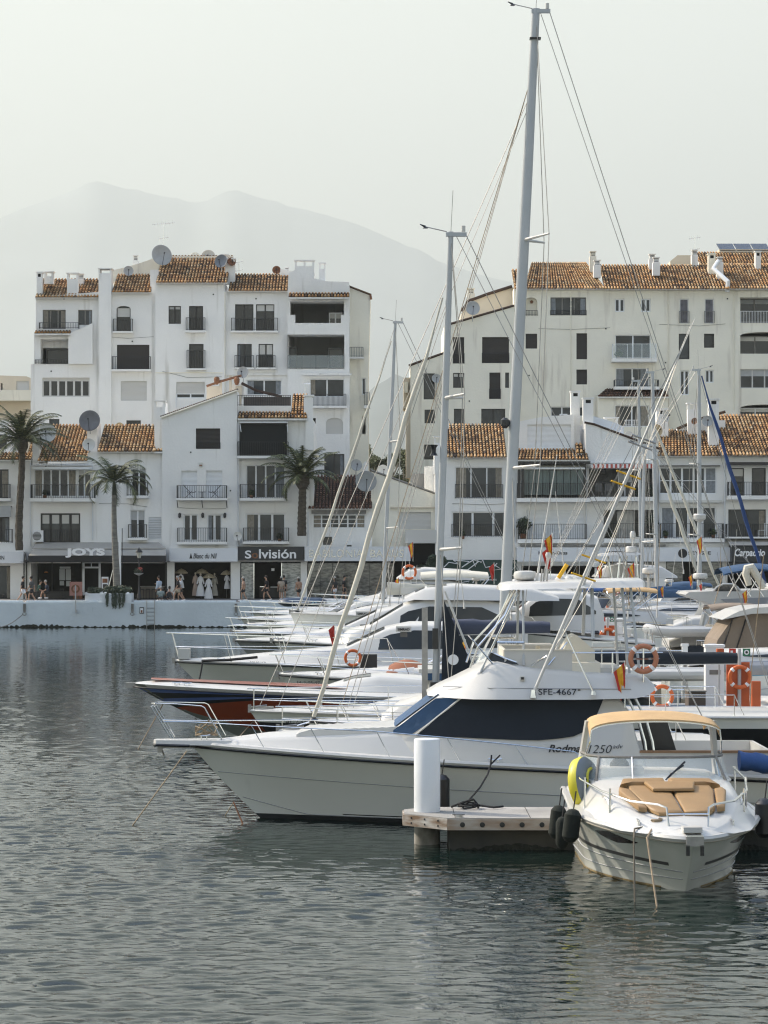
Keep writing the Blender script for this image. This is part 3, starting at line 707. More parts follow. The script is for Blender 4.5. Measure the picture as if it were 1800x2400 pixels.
def ac_unit(px0, py0, px1, py1, d, label):
    t = thing('air_conditioner', label, 'air conditioner', P((px0+px1)/2, py1, d)); mb = MB(); pbox(mb, px0, py0, px1, py1, d-.45, .42, M_WHITE); mb.build('casing', t, smooth=0)
    mb = MB(); c = P(px0+(px1-px0)*.4, (py0+py1)/2, d-.46); r = (py1-py0)/FPX*d*.38; mb.lathe(c, [(r,0),(r,-.012)], M_DARKF, 18, 'Y')
    for i in range(7): z = c.z-r+2*r*(i+.5)/7; mb.box(c.x-r, c.x+r, c.y-.03, c.y-.02, z-.012, z+.012, M_WHITE)
    mb.build('fan_grille', t, smooth=0); return t
ac_unit(77, 1243, 101, 1270, D, 'white air conditioner left of the dark framed window over the bar')
dish(210, 986, D+1, 25, 'big dark grey round satellite dish on a mast between two tiled roofs', mat('dish_mesh', (.17,.17,.18), .7, var=(3,.2)), -5, drop=.2)
dish(208, 1042, D-.2, 15, 'small white satellite dish low on the mast between two tiled roofs', M_DISHW, 0)
dish(109, 1015, D+.5, 23, 'cream satellite dish behind the date palm fronds on the tiled roof', M_DISHW, 0)
dish(280, 1000, D+6, 10, 'tiny ochre satellite dish just above the ridge of the right tiled roof', mat('dish_ochre', (.5,.38,.22), .7), 0)

# FL3 gable house
B = bld('waterfront_house', 'white house with sloping gable and two pairs of balcony doors over the clothes shop', 470, D, G_FRONT)
w = [(459,1004,516,1052),(425,1103,462,1167),(483,1103,521,1167),(430,1205,464,1268),(485,1205,520,1268)]
facade(B, D-.3, [(380,1318),(380,978),(555,916),(557,1318)], rects(w), 9)
DD = D-.3
shutter(B, DD, w[0], M_BROWN); railing(B, DD, (462,1037,516,1052), .02)
for q in (w[1], w[2]): shutter(B, DD, q, M_WHITE)
balcony(B, DD, (417,1138,532,1168), (1168,1173), .9)
for q in (w[3], w[4]): window(B, DD, q, 2, M_WHITE, fw=.1)
balcony(B, DD, (418,1237,532,1270), (1270,1276), .7)
mb = MB(); mb.tube([P(377,979,DD-.1), P(557,915,DD-.1)], .08, M_WALL2, 6)
for i in range(38):
    p = P(378, 977, DD).lerp(P(556, 914, DD), i/37); mb.blob(p+V((0,.02,.05)), (.09,.2,.07), M_TILE, 6, 3)
mb.build('roof_edge', B)
mb = MB(); xs_ = (X(417,DD), X(475,DD), X(532,DD))
for x in xs_: mb.tube([(x,DD-.85,Z(1173,D)), (x,DD-.02,Z(1190,D))], .03, M_IRON, 4)
mb.build('bracket', B)
for px in (421, 475, 527):
    mb = MB(); c = P(px,1208,DD-.15); mb.lathe(c, [(.03,-.2),(.1,-.12),(.11,.1),(.05,.2)], M_IRON, 8); mb.tube([c, c+V((0,.15,.1))], .02, M_IRON, 4); mb.build('wall_lantern', B)
mb = MB(); pbox(mb, 466, 1084, 475, 1093, DD-.12, .12, M_DISHW); pbox(mb, 467, 1089, 474, 1092, DD-.125, .01, M_RUST); tag(mb.build('alarm_box', None, 0, org=P(470,1093,DD)), 'small cream alarm box on the gable wall above the shuttered doors', 'alarm box')
chimney(B, D, (361,938,386,1065), style='arch', back=.3)
mb = MB()   # folding loungers on the balcony
for sx in (-1, 1):
    cx = X(475+sx*30,DD); y = DD-.5; z = Z(1167,DD)
    mb.tube([(cx+sx*.45,y,z+.95),(cx-sx*.1,y,z+.35),(cx-sx*.5,y,z+.45)], .03, M_IRON, 5); mb.tube([(cx+sx*.3,y,z),(cx-sx*.2,y,z+.5)], .02, M_IRON, 4); mb.tube([(cx-sx*.3,y,z),(cx+sx*.2,y,z+.5)], .02, M_IRON, 4)
    mb.poly([(cx+sx*.45,y-.25,z+.95),(cx+sx*.45,y+.25,z+.95),(cx-sx*.1,y+.25,z+.35),(cx-sx*.1,y-.25,z+.35)], M_DARKF)
mb.lathe((X(475,DD),DD-.5,Z(1167,DD)), [(.18,0),(.03,.05),(.03,.4),(.3,.42),(.3,.45)], M_IRON, 10)
tag(mb.build('balcony_furniture', None, org=(X(475,DD),DD-.5,Z(1167,DD))), 'pair of dark folding loungers and round table on the gable house balcony', 'chairs')

# FL4
B = bld('waterfront_house', 'white house with black awning and roof terrace over the optician shop', 640, D, G_FRONT)
w = [(577,1090,668,1168),(576,1203,669,1269)]
facade(B, D, [(557,1318),(557,985),(735,985),(735,1318)], rects(w)+rects([(563,990,673,1068)],1.0), 9)
window(B, D, w[0], 4, M_WHITE); balcony(B, D, (565,1135,673,1168), (1168,1174), .8); window(B, D, w[1], 3, M_WHITE, fw=.1); balcony(B, D, (572,1237,677,1269), (1269,1275), .8)
balcony(B, D, (559,1036,676,1069), (1069,1075), .8)
mb = MB(); slab4(mb, (X(563,D),D-.62,Z(1068,D)), (X(673,D),D-.62,Z(1068,D)), (X(673,D),D-.3,Z(994,D)), (X(563,D),D-.3,Z(994,D)), .03, mat('black_canvas', (.008,.009,.008), .9)); mb.build('awning', B, smooth=0)
mb = MB(); mb.tube([P(561,990,D-.5), P(674,990,D-.5)], .06, M_WHITE, 6); mb.tube([P(565,1012,D-.6), P(562,990,D-.4)], .03, M_WHITE, 5); mb.tube([P(674,1012,D-.6), P(673,990,D-.4)], .03, M_WHITE, 5); mb.build('awning_roller', B)
roof_px(B, D-.1, 557, 720, 980, 966, run=.7, over=.4); roof_px(B, D, 682, 719, 970, 925, over=.0)
mb = MB(); pbox(mb, 555, 951, 681, 968, D+.6, .25, M_WALL); mb.build('parapet', B, smooth=0); railing(B, D+.65, (557,926,681,951), .0, M_IRON)
mb = MB(); pbox(mb, 571, 930, 681, 951, D+.9, .05, mat('brown_screen', (.12,.10,.09), .8, var=(1,.2))); mb.build('screen', B, smooth=0)
mb = MB(); pbox(mb, 712, 932, 733, 985, D-.05, .8, M_WALL); pbox(mb, 716, 985, 735, 1055, D-.25, .5, M_WALL); pbox(mb, 711, 925, 736, 929, D-.1, .9, M_WALL); pbox(mb, 714, 928, 731, 932, D, .7, M_WALL); mb.build('chimney', B, smooth=0)
# roof terrace pavilion behind
mb = MB(); dd = D+3; 
for r_ in ((514,890,520,960),(537,880,543,960),(552,905,566,960)): pbox(mb, *r_, dd, .25, M_CREAM)
pbox(mb, 484, 905, 520, 950, dd+1.5, .3, M_CREAM); pbox(mb, 543, 900, 572, 935, dd+.5, .3, M_WALL); mb.tube([P(484,905,dd), P(520,893,dd), P(566,880,dd)], .1, M_RUST, 6); mb.tube([P(566,898,dd), P(600,915,dd), P(660,930,dd)], .12, M_TILED, 6); mb.build('pillar', B, smooth=0)
for px, py in ((508,892),(555,893)):
    mb = MB(); mb.lathe(P(px,py,dd-.2), [(.1,-.3),(.2,-.1),(.22,.15),(.12,.3)], M_RUST, 10); mb.build('clay_pot', B)
dish(569, 873, D+4, 14, 'light grey satellite dish on the rooftop terrace beside a clay pot', M_DISH, -15)
dish(557, 1257, D-1, 11, 'small cream satellite dish on the wall above the white and black signs', M_DISHW, -10, drop=.3)
mb = MB(); mb.tube([P(715,945,D), P(715,890,D)], .02, M_STEEL, 4); mb.tube([P(711,899,D), P(728,899,D)], .02, M_STEEL, 4); tag(mb.build('tv_antenna', None, org=P(715,945,D)), 'short television antenna on the white chimney above the black awning', 'antenna', 'television antennas on the roofs')

# FL5 low house
B = bld('waterfront_house', 'low white house with dark tiled roof and a wide band of small window panes', 790, D, G_FRONT)
w = [(733,1206,856,1238),(757,1258,778,1277)]
facade(B, D+.2, [(722,1318),(722,1192),(872,1192),(872,1318)], rects(w), 8); window(B, D+.2, w[0], 6, M_WHITE, M_GLASS, cross=2, rec=.2); window(B, D+.2, w[1], 1, M_DARKF, M_GLASSD)
mb = MB(); pbox(mb, 730, 1196, 858, 1204, D-.1, .25, M_GREYW); mb.build('lintel', B, smooth=0)
roof_px(B, D+.2, 722, 872, 1190, 1116, m=M_TILED)
dish(858, 1128, D-.4, 25, 'big grey satellite dish at the end of the dark tiled roof behind the thin mast', mat('dish_mid', (.30,.31,.30), .6, var=(2,.15)), 5)
dish(835, 1090, D+2.5, 14, 'pale satellite dish behind the thin mast just above the dark tiled roof', M_DISH, 15)
dish(898, 1103, D+5, 14, 'pale satellite dish standing left of the thin mast beside the trees', M_DISHW, 10)
mb = MB(); c = P(856,1100,D+2.2); pbox(mb, 850, 1090, 863, 1108, D+2, .4, M_WALL); mb.prism([(X(848,D+2),Z(1090,D+2)),(X(865,D+2),Z(1090,D+2)),(X(856.5,D+2),Z(1080,D+2))], D+1.95, D+2.45, M_WALL); tag(mb.build('roof_chimney', None, 0, org=P(856,1108,D+2)), 'tiny white house shaped chimney above the dark tiled roof', 'chimney')

# FL6 storage gable
B = bld('waterfront_house', 'low cream gabled building with closed garage shutters between the two rows', 950, D, G_FRONT)
facade(B, D+1, [(868,1318),(870,1104),(900,1114),(1022,1158),(1022,1318)], rects([(935,1200,1010,1240)]), 10, M_WALL2); shutter(B, D+1, (935,1200,1010,1240))
mb = MB(); pbox(mb, 915, 1188, 1022, 1191, D+.85, .15, M_CREAM); mb.tube([P(869,1102,D+1), P(900,1113,D+1), P(1022,1157,D+1)], .08, M_GREYW, 5); mb.build('roof_edge', B)
mb = MB(); pbox(mb, 950, 1242, 1022, 1273, D-.2, .8, M_BEIGE); mb.build('roller_box', B, smooth=0)
mb = MB(); pbox(mb, 962, 1274, 1022, 1318, D+.6, .3, M_ROOM); mb.build('porch', B, smooth=0)
mb = MB(); pbox(mb, 996, 1093, 1022, 1165, D+2.5, 2, M_WALL); pbox(mb, 965, 1110, 996, 1150, D+5, 2, mat('grey_render', (.3,.29,.27), .9, var=(1,.2))); mb.build('annexe', B, smooth=0)

# shops of the left row
def shop_room(name, label, px0, px1, py0, d, depth, m_in=M_ROOM, posts=(), cat='shop', glass=None):
    t = thing(name, label, cat, (X((px0+px1)/2,d), d+1, QZ)); mb = MB(); xa, xb, zt = X(px0,d), X(px1,d), Z(py0,d)
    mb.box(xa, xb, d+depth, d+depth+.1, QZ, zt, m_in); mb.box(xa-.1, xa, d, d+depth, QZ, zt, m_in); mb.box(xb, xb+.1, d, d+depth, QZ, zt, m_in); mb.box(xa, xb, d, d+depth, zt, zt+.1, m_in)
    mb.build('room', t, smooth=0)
    if posts:
        mb = MB()
        for a, b in posts: mb.box(X(a,d), X(b,d), d-.2, d+.3, QZ, zt+.3, M_WALL)
        mb.build('pillar', t, smooth=0)
    return t
def sign(label, rect, d, txts, board=M_SIGNW, proud=1.0, cat='shop sign'):
    x0, y0, x1, y1 = rect; s = thing('shop_sign', label, cat, P((x0+x1)/2, y1, d-proud)); mb = MB(); pbox(mb, x0, y0, x1, y1, d-proud, proud-.01, board); mb.build('board', s, smooth=0)
    for tx, rc, m_, kw in txts: text(s, tx, rc, d-proud, m_, **kw)
    return s
SH = shop_room('clothes_shop', 'open fronted clothes shop hung with white dresses and straw parasols', 400, 548, 1320, D, 3.2, M_SHOP, ((392,409),(541,563)))
sign('white fascia sign with small black handwritten lettering over the dress shop', (397,1285,557,1316), D, [('Blanc du Nil', (453,1297,508,1309), M_INK, dict(shear=.25, off=.012)), ('▲', (444,1296,451,1309), M_INK, dict(name='emblem'))])
sh2 = shop_room('optician_shop', 'glass fronted optician shop with pale reflections either side of a dark doorway', 565, 708, 1320, D, 3.0, M_ROOM, ((705,720),))
M_REFL = mat('shop_glass_painted_refl', (.12,.13,.125), .06, var=(3.2,.95,(.45,.46,.43),(1,1,2.5)), spec=.8)  # pale reflections painted into the glass colour as banded noise
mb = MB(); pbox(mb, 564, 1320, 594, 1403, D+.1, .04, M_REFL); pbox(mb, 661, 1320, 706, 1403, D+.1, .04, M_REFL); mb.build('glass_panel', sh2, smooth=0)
mb = MB(); pbox(mb, 594, 1320, 596, 1403, D+.05, .1, M_STEEL); pbox(mb, 659, 1320, 661, 1403, D+.05, .1, M_STEEL); pbox(mb, 636, 1332, 643, 1338, D+.6, .03, M_LETTER); mb.build('pillar', sh2, smooth=0)
mb = MB(); pbox(mb, 609, 1374, 630, 1376, D+1.5, .4, M_STEEL); pbox(mb, 634, 1375, 652, 1377, D+1.5, .4, M_LETTER); pbox(mb, 608, 1376, 654, 1400, D+1.6, .4, M_DARKF); mb.build('display_counter', sh2, smooth=0)
sign('long black fascia sign with bold white lettering and an orange dot for one letter', (558,1281,712,1313), D, [('S', (574,1290,589,1309), M_LETTER, dict(off=.02)), ('lvisión', (607,1287,694,1309), M_LETTER, dict(off=.02)), ('o', (590,1296,605,1309), M_RUST, dict(off=.02, name='round_letter'))], M_SIGNB)
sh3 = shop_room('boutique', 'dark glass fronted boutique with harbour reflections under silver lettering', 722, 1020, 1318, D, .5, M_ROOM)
M_REFL2 = mat('dark_shop_glass_painted_refl', (.02,.02,.018), .06, var=(2.2,.95,(.20,.20,.17),(1,1,3)), spec=.8)  # dark glass, its harbour reflections are a noise pattern in the colour
mb = MB()
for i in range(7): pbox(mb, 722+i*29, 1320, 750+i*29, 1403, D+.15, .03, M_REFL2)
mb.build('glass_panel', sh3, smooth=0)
sign('grey white fascia with large thin silver capitals partly hidden by the slanting mast stays', (714,1281,962,1315), D, [('BABILONIA', (725,1288,851,1306), M_SILVER, dict(off=-.006)), ('BANUS', (868,1288,946,1306), M_SILVER, dict(off=.004))])
mb = MB(); pbox(mb, 812, 1268, 824, 1277, D-.8, .4, M_WHITE); pbox(mb, 813, 1277, 824, 1281, D-.8, .3, M_DARKF); tag(mb.build('spotlight', None, 0, org=P(818,1281,D-.8)), 'small white floodlight on top of the silver lettered fascia', 'floodlight')
# green hoarding
M_GREEN = mat('green_hoarding', (.018,.045,.035), .7)
s = thing('hoarding', 'dark green hoarding painted with white zigzag palm leaf outlines', 'hoarding', P(1120,1385,D-1.2)); mb = MB(); pbox(mb, 1036, 1312, 1212, 1400, D-1.3, .1, M_GREEN); mb.build('board', s, smooth=0)
mb = MB(); rr = random.Random(11)
def zz(pts): mb.tube([P(x, y, D-1.32) for x, y in pts], .035, M_LETTER, 4)
zz([(1040,1330),(1052,1318),(1075,1322),(1062,1313),(1100,1316),(1082,1330),(1110,1312),(1122,1316),(1090,1340),(1060,1346),(1082,1350),(1044,1352)])
zz([(1108,1313),(1114,1328),(1119,1314),(1128,1318),(1131,1312),(1138,1330),(1162,1326),(1175,1334),(1150,1337),(1165,1320)])
zz([(1050,1376),(1068,1362),(1090,1352),(1078,1366),(1100,1362),(1092,1374),(1107,1372),(1098,1384)]); zz([(1180,1316),(1200,1322),(1188,1334),(1206,1330),(1192,1346),(1208,1350)])
zz([(1108,1366),(1120,1350),(1126,1362),(1138,1346),(1140,1360),(1150,1350)]); mb.build('line_drawing', s); text(s, 'PROXIMAMENTE', (1127,1357,1164,1361), D-1.3, M_LETTER)
# ================================================================ RIGHT HAND BUILDINGS
D = 214.
B = bld('apartment_block', 'long cream white apartment block with stepped gable end and many shuttered windows behind the masts', 1400, D)
w = [(1062,790,1088,852),(1130,790,1193,851),(993,875,1019,936),(1062,874,1088,909),(1147,873,1173,935),(995,960,1019,992),(1064,958,1089,996),(1128,958,1184,996),(994,1042,1018,1077),(1184,873,1193,909)]
facade(B, D-1, [(962,GZ),(962,855),(1030,832),(1041,828),(1041,764),(1058,758),(1205,716),(1205,GZ)], rects(w), 12, M_WALL2)
for i in (0,1,4): shutter(B, D-1, w[i], M_BROWN); 
for i in (0,1,4): railing(B, D-1, (w[i][0], w[i][3]-24, w[i][2], w[i][3]), .02)
for i in (2,3,6,9): window(B, D-1, w[i], 1 if i != 3 else 2, M_DARKF, M_GLASS if i != 2 else M_GLASSD)
window(B, D-1, w[5], 1, M_DARKF); window(B, D-1, w[7], 2, M_DARKF, M_GLASS); window(B, D-1, w[8], 1, M_DARKF, M_GLASSD)
mb = MB(); mb.tube([P(958,857,D-1), P(1041,827,D-1)], .1, M_TILED, 5); mb.tube([P(1056,759,D-1), P(1205,716,D-1)], .1, M_TILED, 5); mb.build('roof_edge', B)
facade(B, D+3, [(1081,770),(1081,735),(1095,712),(1100,700),(1205,673),(1205,770)], [], 8, M_CREAM)
mb = MB(); mb.tube([P(1082,730,D+2.9), P(1097,706,D+2.9), P(1140,690,D+2.9), P(1200,671,D+2.9)], .14, M_TILED, 6); mb.build('roof_edge', B)
chimney(B, D, (1098,664,1117,712), style='pot', back=4, m=M_WALL2)
# west flank balcony details in sunlight
mb = MB(); pbox(mb, 946, 885, 962, 960, D+1, 3, M_CREAM); pbox(mb, 948, 895, 956, 920, D+.2, .8, M_WALL2); mb.build('flank_bay', B, smooth=0)
mb = MB(); mb.box(X(945,D), X(962,D), D-.4, D+3, Z(958,D), Z(955,D), M_CREAM); mb.build('balcony', B, smooth=0)
mb = MB(); pbox(mb, 952, 960, 962, 1120, D-.6, 4, M_CREAM); mb.build('flank_wall', B, smooth=0)
cols = [(1290,697,1374,739),(1232,782,1259,817),(1351,781,1376,842),(1351,866,1376,901),(1291,953,1369,976),
 (1441,700,1464,731),(1502,700,1525,731),(1442,785,1525,842),(1443,863,1521,908),(1441,950,1521,1000),
 (1593,700,1614,758),(1652,700,1673,758),(1591,782,1616,842),(1650,782,1674,815),(1594,868,1615,926),(1653,867,1673,897),
 (1735,697,1850,757),(1735,865,1850,910)]
facade(B, D, [(1205,GZ),(1205,675),(1850,675),(1850,GZ)], rects(cols[:16])+rects([cols[16]],1.6)+rects([cols[17]])+[(arch_pts(1231,697,1259,740,10),.5),(arch_pts(1735,778,1850,829,8),1.2),(arch_pts(1735,948,1850,1000,8),1.0)], 12, M_WALL2)
window(B, D, cols[0], 3, M_GREYW, M_GLASS); railing(B, D, (1290,727,1374,739), .02); railing(B, D, (1231,727,1259,740), .02)
mb = MB(); pbox(mb, 1228, 690, 1262, 745, D+.5, .1, M_WALL2); mb.lathe(P(1246,707,D+.4), [(.08,-.15),(.15,0),(.05,.12)], M_RUST, 8); mb.build('niche', B)
for i in (1,2,3): shutter(B, D, cols[i], M_BROWN)
window(B, D, cols[4], 3, M_WHITE)
for i in (5,6): window(B, D, cols[i], 2, M_WHITE, fw=.1)
window(B, D, cols[7], 2, M_WHITE, M_GLASS); balcony(B, D, (1434,808,1535,842), (842,850), 1.1, M_WHITE, glass=True)
window(B, D, cols[8], 2, M_WHITE, M_GLASS); balcony(B, D, (1438,892,1540,908), (908,915), 1.2)
window(B, D, cols[9], 2, M_WHITE, M_GLASS); facade(B, D-1.5, [(1401,GZ),(1401,926),(1566,926),(1566,GZ)], rects([(1441,950,1521,1000)]), 1.4, M_WALL2)
window(B, D-1.5, cols[9], 2, M_WHITE, M_GLASS)
roof_px(B, D-1.5, 1401, 1567, 929, 912, run=1.2, m=M_TILED, xr0=1424, xr1=1562)
for i in (10,11): window(B, D, cols[i], 1, M_WHITE, mat('lilac_curtain_glass', (.12,.12,.16), .3, var=(3,.6))); railing(B, D, (cols[i][0]-1,729,cols[i][2]+1,757), .06, M_GREYW)
window(B, D, cols[12], 1, M_DARKF, M_GLASS); window(B, D, cols[13], 1, M_DARKF, M_GLASS, fw=.12); window(B, D, cols[14], 2, M_WHITE, fw=.09); window(B, D, cols[15], 2, M_WHITE, fw=.09)
window(B, D, (1735,697,1850,757), 3, M_GREYW, M_GLASSD, rec=1.5); railing(B, D, (1735,729,1850,757), .05, M_WHITE)
window(B, D, (1735,786,1850,829), 3, M_GREYW, M_GLASSD, rec=1.1); window(B, D, cols[17], 4, M_BEIGE, M_GLASS); window(B, D, (1735,955,1850,1000), 3, M_WHITE, M_GLASS, rec=.9)
roof_px(B, D, 1205, 1228, 676, 633); roof_px(B, D, 1228, 1418, 675, 616, xr0=1255, xr1=1388); roof_px(B, D-.1, 1417, 1706, 676, 622); roof_px(B, D-.2, 1704, 1850, 675, 620); roof_px(B, D+6, 1640, 1850, 622, 592)
mb = MB(); pbox(mb, 1205, 677, 1850, 681, D-.12, .11, M_WALL2); pbox(mb, 1565, 680, 1568, 1000, D-.05, .05, M_CREAM); mb.build('cornice', B, smooth=0)
chimney(B, D, (1390,577,1406,640), style='pot', back=3.5, m=M_WALL2); chimney(B, D, (1395,604,1412,646), style='pot', back=1.6)
chimney(B, D, (1533,582,1549,620), style='pot', back=4); chimney(B, D, (1536,596,1553,640), style='pot', back=2)
chimney(B, D, (1638,569,1653,622), style='pot', back=5); chimney(B, D, (1671,584,1688,650), style='plain', back=3, m=M_WALL2); chimney(B, D, (1687,596,1702,650), style='pot', back=1.8); chimney(B, D, (1787,575,1800,625), style='plain', back=4)
chimney(B, D, (1766,563,1777,580), style='pot', back=9); chimney(B, D, (1782,563,1793,580), style='pot', back=9)
facade(B, D+8, [(1569,640),(1571,612),(1588,598),(1633,598),(1633,640)], [], 4, M_CREAM)
mb = MB(); 
for i in range(3): slab4(mb, (X(1688+i*40,D+9),D+9,Z(586,D+9)), (X(1724+i*40,D+9),D+9,Z(586,D+9)), (X(1722+i*40,D+9),D+10.5,Z(571,D+10.5)), (X(1684+i*40,D+9),D+10.5,Z(571,D+10.5)), .06, mat('solar_panel', (.015,.02,.03), .15, spec=.7))
pbox(mb, 1686, 584, 1850, 596, D+9, 2, M_CREAM); mb.build('solar_panels', B, smooth=0)
mb = MB(); mb.tube([P(1684,612,D+1.5), P(1672,630,D+1.0), P(1690,646,D+.3), P(1706,660,D-.3), P(1705,684,D-.2)], .2, M_WHITE, 8); mb.build('downpipe', B)
dish(1108, 722, D-1.5, 17, 'round pale satellite dish in front of the stepped gable of the right block', M_DISH, 5)
dish(1023, 887, D-2, 11, 'pale satellite dish beside a dark window left of the second mast', M_DISH, 5)

D = 190.
G = G_FRONT
B = bld('waterfront_house', 'plain white house with golden tiled roof and two wide windows between the two tall masts', 1110, D, G)
w = [(1067,1095,1178,1168),(1059,1199,1205,1259)]
facade(B, D, [(1020,1400),(1020,1072),(1209,1072),(1209,1400)], rects(w), 10)
window(B, D, w[0], 3, M_WHITE, M_GLASS, fw=.06); railing(B, D, (1067,1135,1178,1168), .03); window(B, D, w[1], 3, M_WHITE, M_GLASS, fw=.1); railing(B, D, (1059,1228,1205,1258), .03)
roof_px(B, D, 1047, 1188, 1070, 996); chimney(B, D, (1018,1022,1034,1100), style='arch', back=.1); chimney(B, D, (1046,978,1055,1000), style='plain', back=3)
mb = MB(); pbox(mb, 1018, 1050, 1048, 1110, D+.01, 3, M_WALL); mb.build('gable', B, smooth=0)

B = bld('waterfront_house', 'white house with a glazed dark framed balcony above a long balcony with railings', 1290, D, G)
w = [(1234,1195,1370,1268)]
facade(B, D, [(1209,1300),(1209,1080),(1372,1080),(1372,1300)], rects([(1222,1088,1370,1165)],1.0)+rects(w,1.0), 9)
mb = MB()
for a in (1214,1222,1368): pbox(mb, a, 1084, a+6, 1168, D-.95-.001*(a%7), .12, M_DARKF)
pbox(mb, 1207, 1081, 1384, 1087, D-1.05, .9, M_DARKF); mb.build('balcony_frame', B, smooth=0)
mb = MB(); n_ = 9
for i in range(n_): pbox(mb, 1224+i*16.3, 1102, 1239+i*16.3, 1160, D-.8, .03, mat('green_glass', (.10,.15,.15), .1, var=(.8,.4)))
mb.build('glass_screen', B, smooth=0)
mb = MB(); slab4(mb, (X(1226,D),D-1.3,Z(1100,D)), (X(1368,D),D-1.3,Z(1100,D)), (X(1368,D),D-.3,Z(1090,D)), (X(1226,D),D-.3,Z(1090,D)), .04, mat('cream_awning', (.62,.60,.52), .9)); mb.build('awning', B, smooth=0)
balcony(B, D, (1212,1133,1380,1168), (1168,1177), .9); shutter(B, D, (1234,1195,1370,1268), M_WHITE)
balcony(B, D, (1214,1228,1372,1264), (1264,1273), .9)
roof_px(B, D-.5, 1206, 1380, 1077, 1053, run=1.4, over=.5, xr0=1216); roof_px(B, D-.5, 1206, 1214, 1077, 1030, run=2.2, over=.5)
facade(B, D+1.5, [(1207,1085),(1207,990),(1265,978),(1346,971),(1346,1085)], rects([(1236,995,1338,1050)],.15), 5); shutter(B, D+1.5, (1236,995,1338,1050), M_WHITE)
chimney(B, D, (1343,912,1364,1060), style='plain', back=2.0); roof_px(B, D, 1350, 1368, 1062, 1040, run=1)
s = thing('potted_plant', 'large bushy green plant on the balcony left of the shuttered windows', 'plant', P(1226,1262,D-.6)); 
def leafball(mb, c, r, n, size, m, flat=1., rnd=random):
    for _ in range(n):
        while True:
            p = V((rnd.uniform(-1,1), rnd.uniform(-1,1), rnd.uniform(-1,1)))
            if p.length < 1: break
        p = p*(0.55+.45*rnd.random()); q = V(c)+V((p.x*r, p.y*r, p.z*r*flat)); a = V((rnd.gauss(0,1), rnd.gauss(0,1), rnd.gauss(0,1))).normalized(); b = a.orthogonal().normalized(); s_ = size*rnd.uniform(.6,1.3)
        mb.face([mb.add([q-a*s_, q+b*s_*.4, q+a*s_, q-b*s_*.4])+i for i in range(4)], m, rnd.random()+.001)
M_LEAF = mat('green_leaves', (.05,.08,.03), .7, ramp=[(0,(.02,.035,.015)),(.6,(.05,.085,.03)),(1,(.12,.16,.06))])
M_LEAFD = mat('dark_leaves', (.03,.05,.025), .7, ramp=[(0,(.012,.02,.01)),(.6,(.03,.05,.025)),(1,(.08,.10,.05))])
M_OLIVE = mat('olive_leaves', (.08,.1,.06), .8, ramp=[(0,(.03,.04,.025)),(.5,(.08,.10,.06)),(1,(.18,.21,.13))])
mb = MB(); leafball(mb, P(1228,1228,D-.6), .62, 500, .13, M_LEAFD); leafball(mb, P(1224,1246,D-.6), .4, 200, .12, M_LEAFD); mb.build('foliage', s, smooth=0)
mb = MB(); mb.lathe(P(1226,1263,D-.6), [(.2,0),(.28,.35),(.3,.38)], M_RUST, 10); mb.build('pot', s)

B = bld('waterfront_house', 'white house with long sloping gable roof and a red striped awning over its balcony', 1455, D, G)
facade(B, D+.02, [(1372,1300),(1372,990),(1390,994),(1545,1052),(1545,1300)], rects([(1380,1098,1532,1165),(1415,1195,1536,1262)],1.3), 9)
mb = MB(); mb.tube([P(1370,990,D), P(1392,994,D), P(1547,1052,D)], .09, M_TILED, 6); mb.build('roof_edge', B)
mb = MB(); n_ = 28
M_RED = mat('red_stripe', (.45,.10,.08), .8)
for i in range(n_):
    a = 1383+i*(145/n_); mb.box(X(a,D), X(a+145/n_,D), D-.5, D-.45, Z(1097+(i%2),D), Z(1088,D), M_RED if i % 2 else M_LETTER)
mb.box(X(1383,D), X(1528,D), D-.45, D-.01, Z(1086.5,D), Z(1085,D), M_WHITE); mb.build('striped_awning', B, smooth=0)
window(B, D, (1452,1103,1484,1165), 2, M_WHITE, M_GLASS, rec=1.25); mb = MB(); pbox(mb, 1400, 1096, 1419, 1112, D+1.2, .05, M_DARKF); pbox(mb, 1510, 1103, 1519, 1110, D+1.2, .05, M_DARKF); mb.build('wall_picture', B, smooth=0)
balcony(B, D, (1378,1131,1534,1165), (1165,1175), .8); shutter(B, D, (1451,1197,1488,1262), M_BEIGE, rec=1.25); balcony(B, D, (1415,1227,1537,1262), (1262,1273), .8)
mb = MB()
for px in (1404, 1426): x = X(px,D-.4); z = Z(1165,D); mb.box(x-.25, x+.25, D-.5, D-.1, z+.4, z+.46, M_GREYW); mb.box(x-.25, x+.25, D-.08, D-.03, z+.4, z+1.0, M_GREYW); [mb.box(x+q-.02, x+q+.02, D+e-.02, D+e+.02, z, z+.4, M_GREYW) for q in (-.22,.22) for e in (-.46,-.12)]
tag(mb.build('balcony_chairs', None, 0, org=P(1415,1165,D-.4)), 'two brown armchairs on the balcony under the striped awning', 'chairs')
for px, pz, r_, lb in ((1527,1150,.4,'tall leafy plant at the end of the striped awning balcony'),(1494,1153,.28,'low plant behind railings under the striped awning'),(1528,1222,.55,'dark climbing plant on the lower balcony beside the leaning mast'),(1426,1250,.4,'dark shrub in a pot at the left end of the lower balcony')):
    mb = MB(); leafball(mb, P(px,pz,D-.4), r_, 260, .12, M_LEAFD, 1.5); mb.tube([P(px,pz+14,D-.4), P(px,pz-5,D-.4)], .03, M_GREYW, 5); tag(mb.build('potted_plant', None, 0, org=P(px,pz+14,D-.4)), lb, 'plant', 'plants on the balconies')
facade(B, D+3, [(1368,1010),(1368,975),(1390,975),(1440,990),(1462,1000),(1462,1020)], [], 1, mat('blue_shade_wall', (.6,.63,.66), .9))
chimney(B, D, (1369,930,1393,1005), style='plain', back=.9); chimney(B, D, (1432,970,1463,1012), style='arch', back=5)
railing(B, D+6, (1465,984,1495,998), 0, M_WHITE)

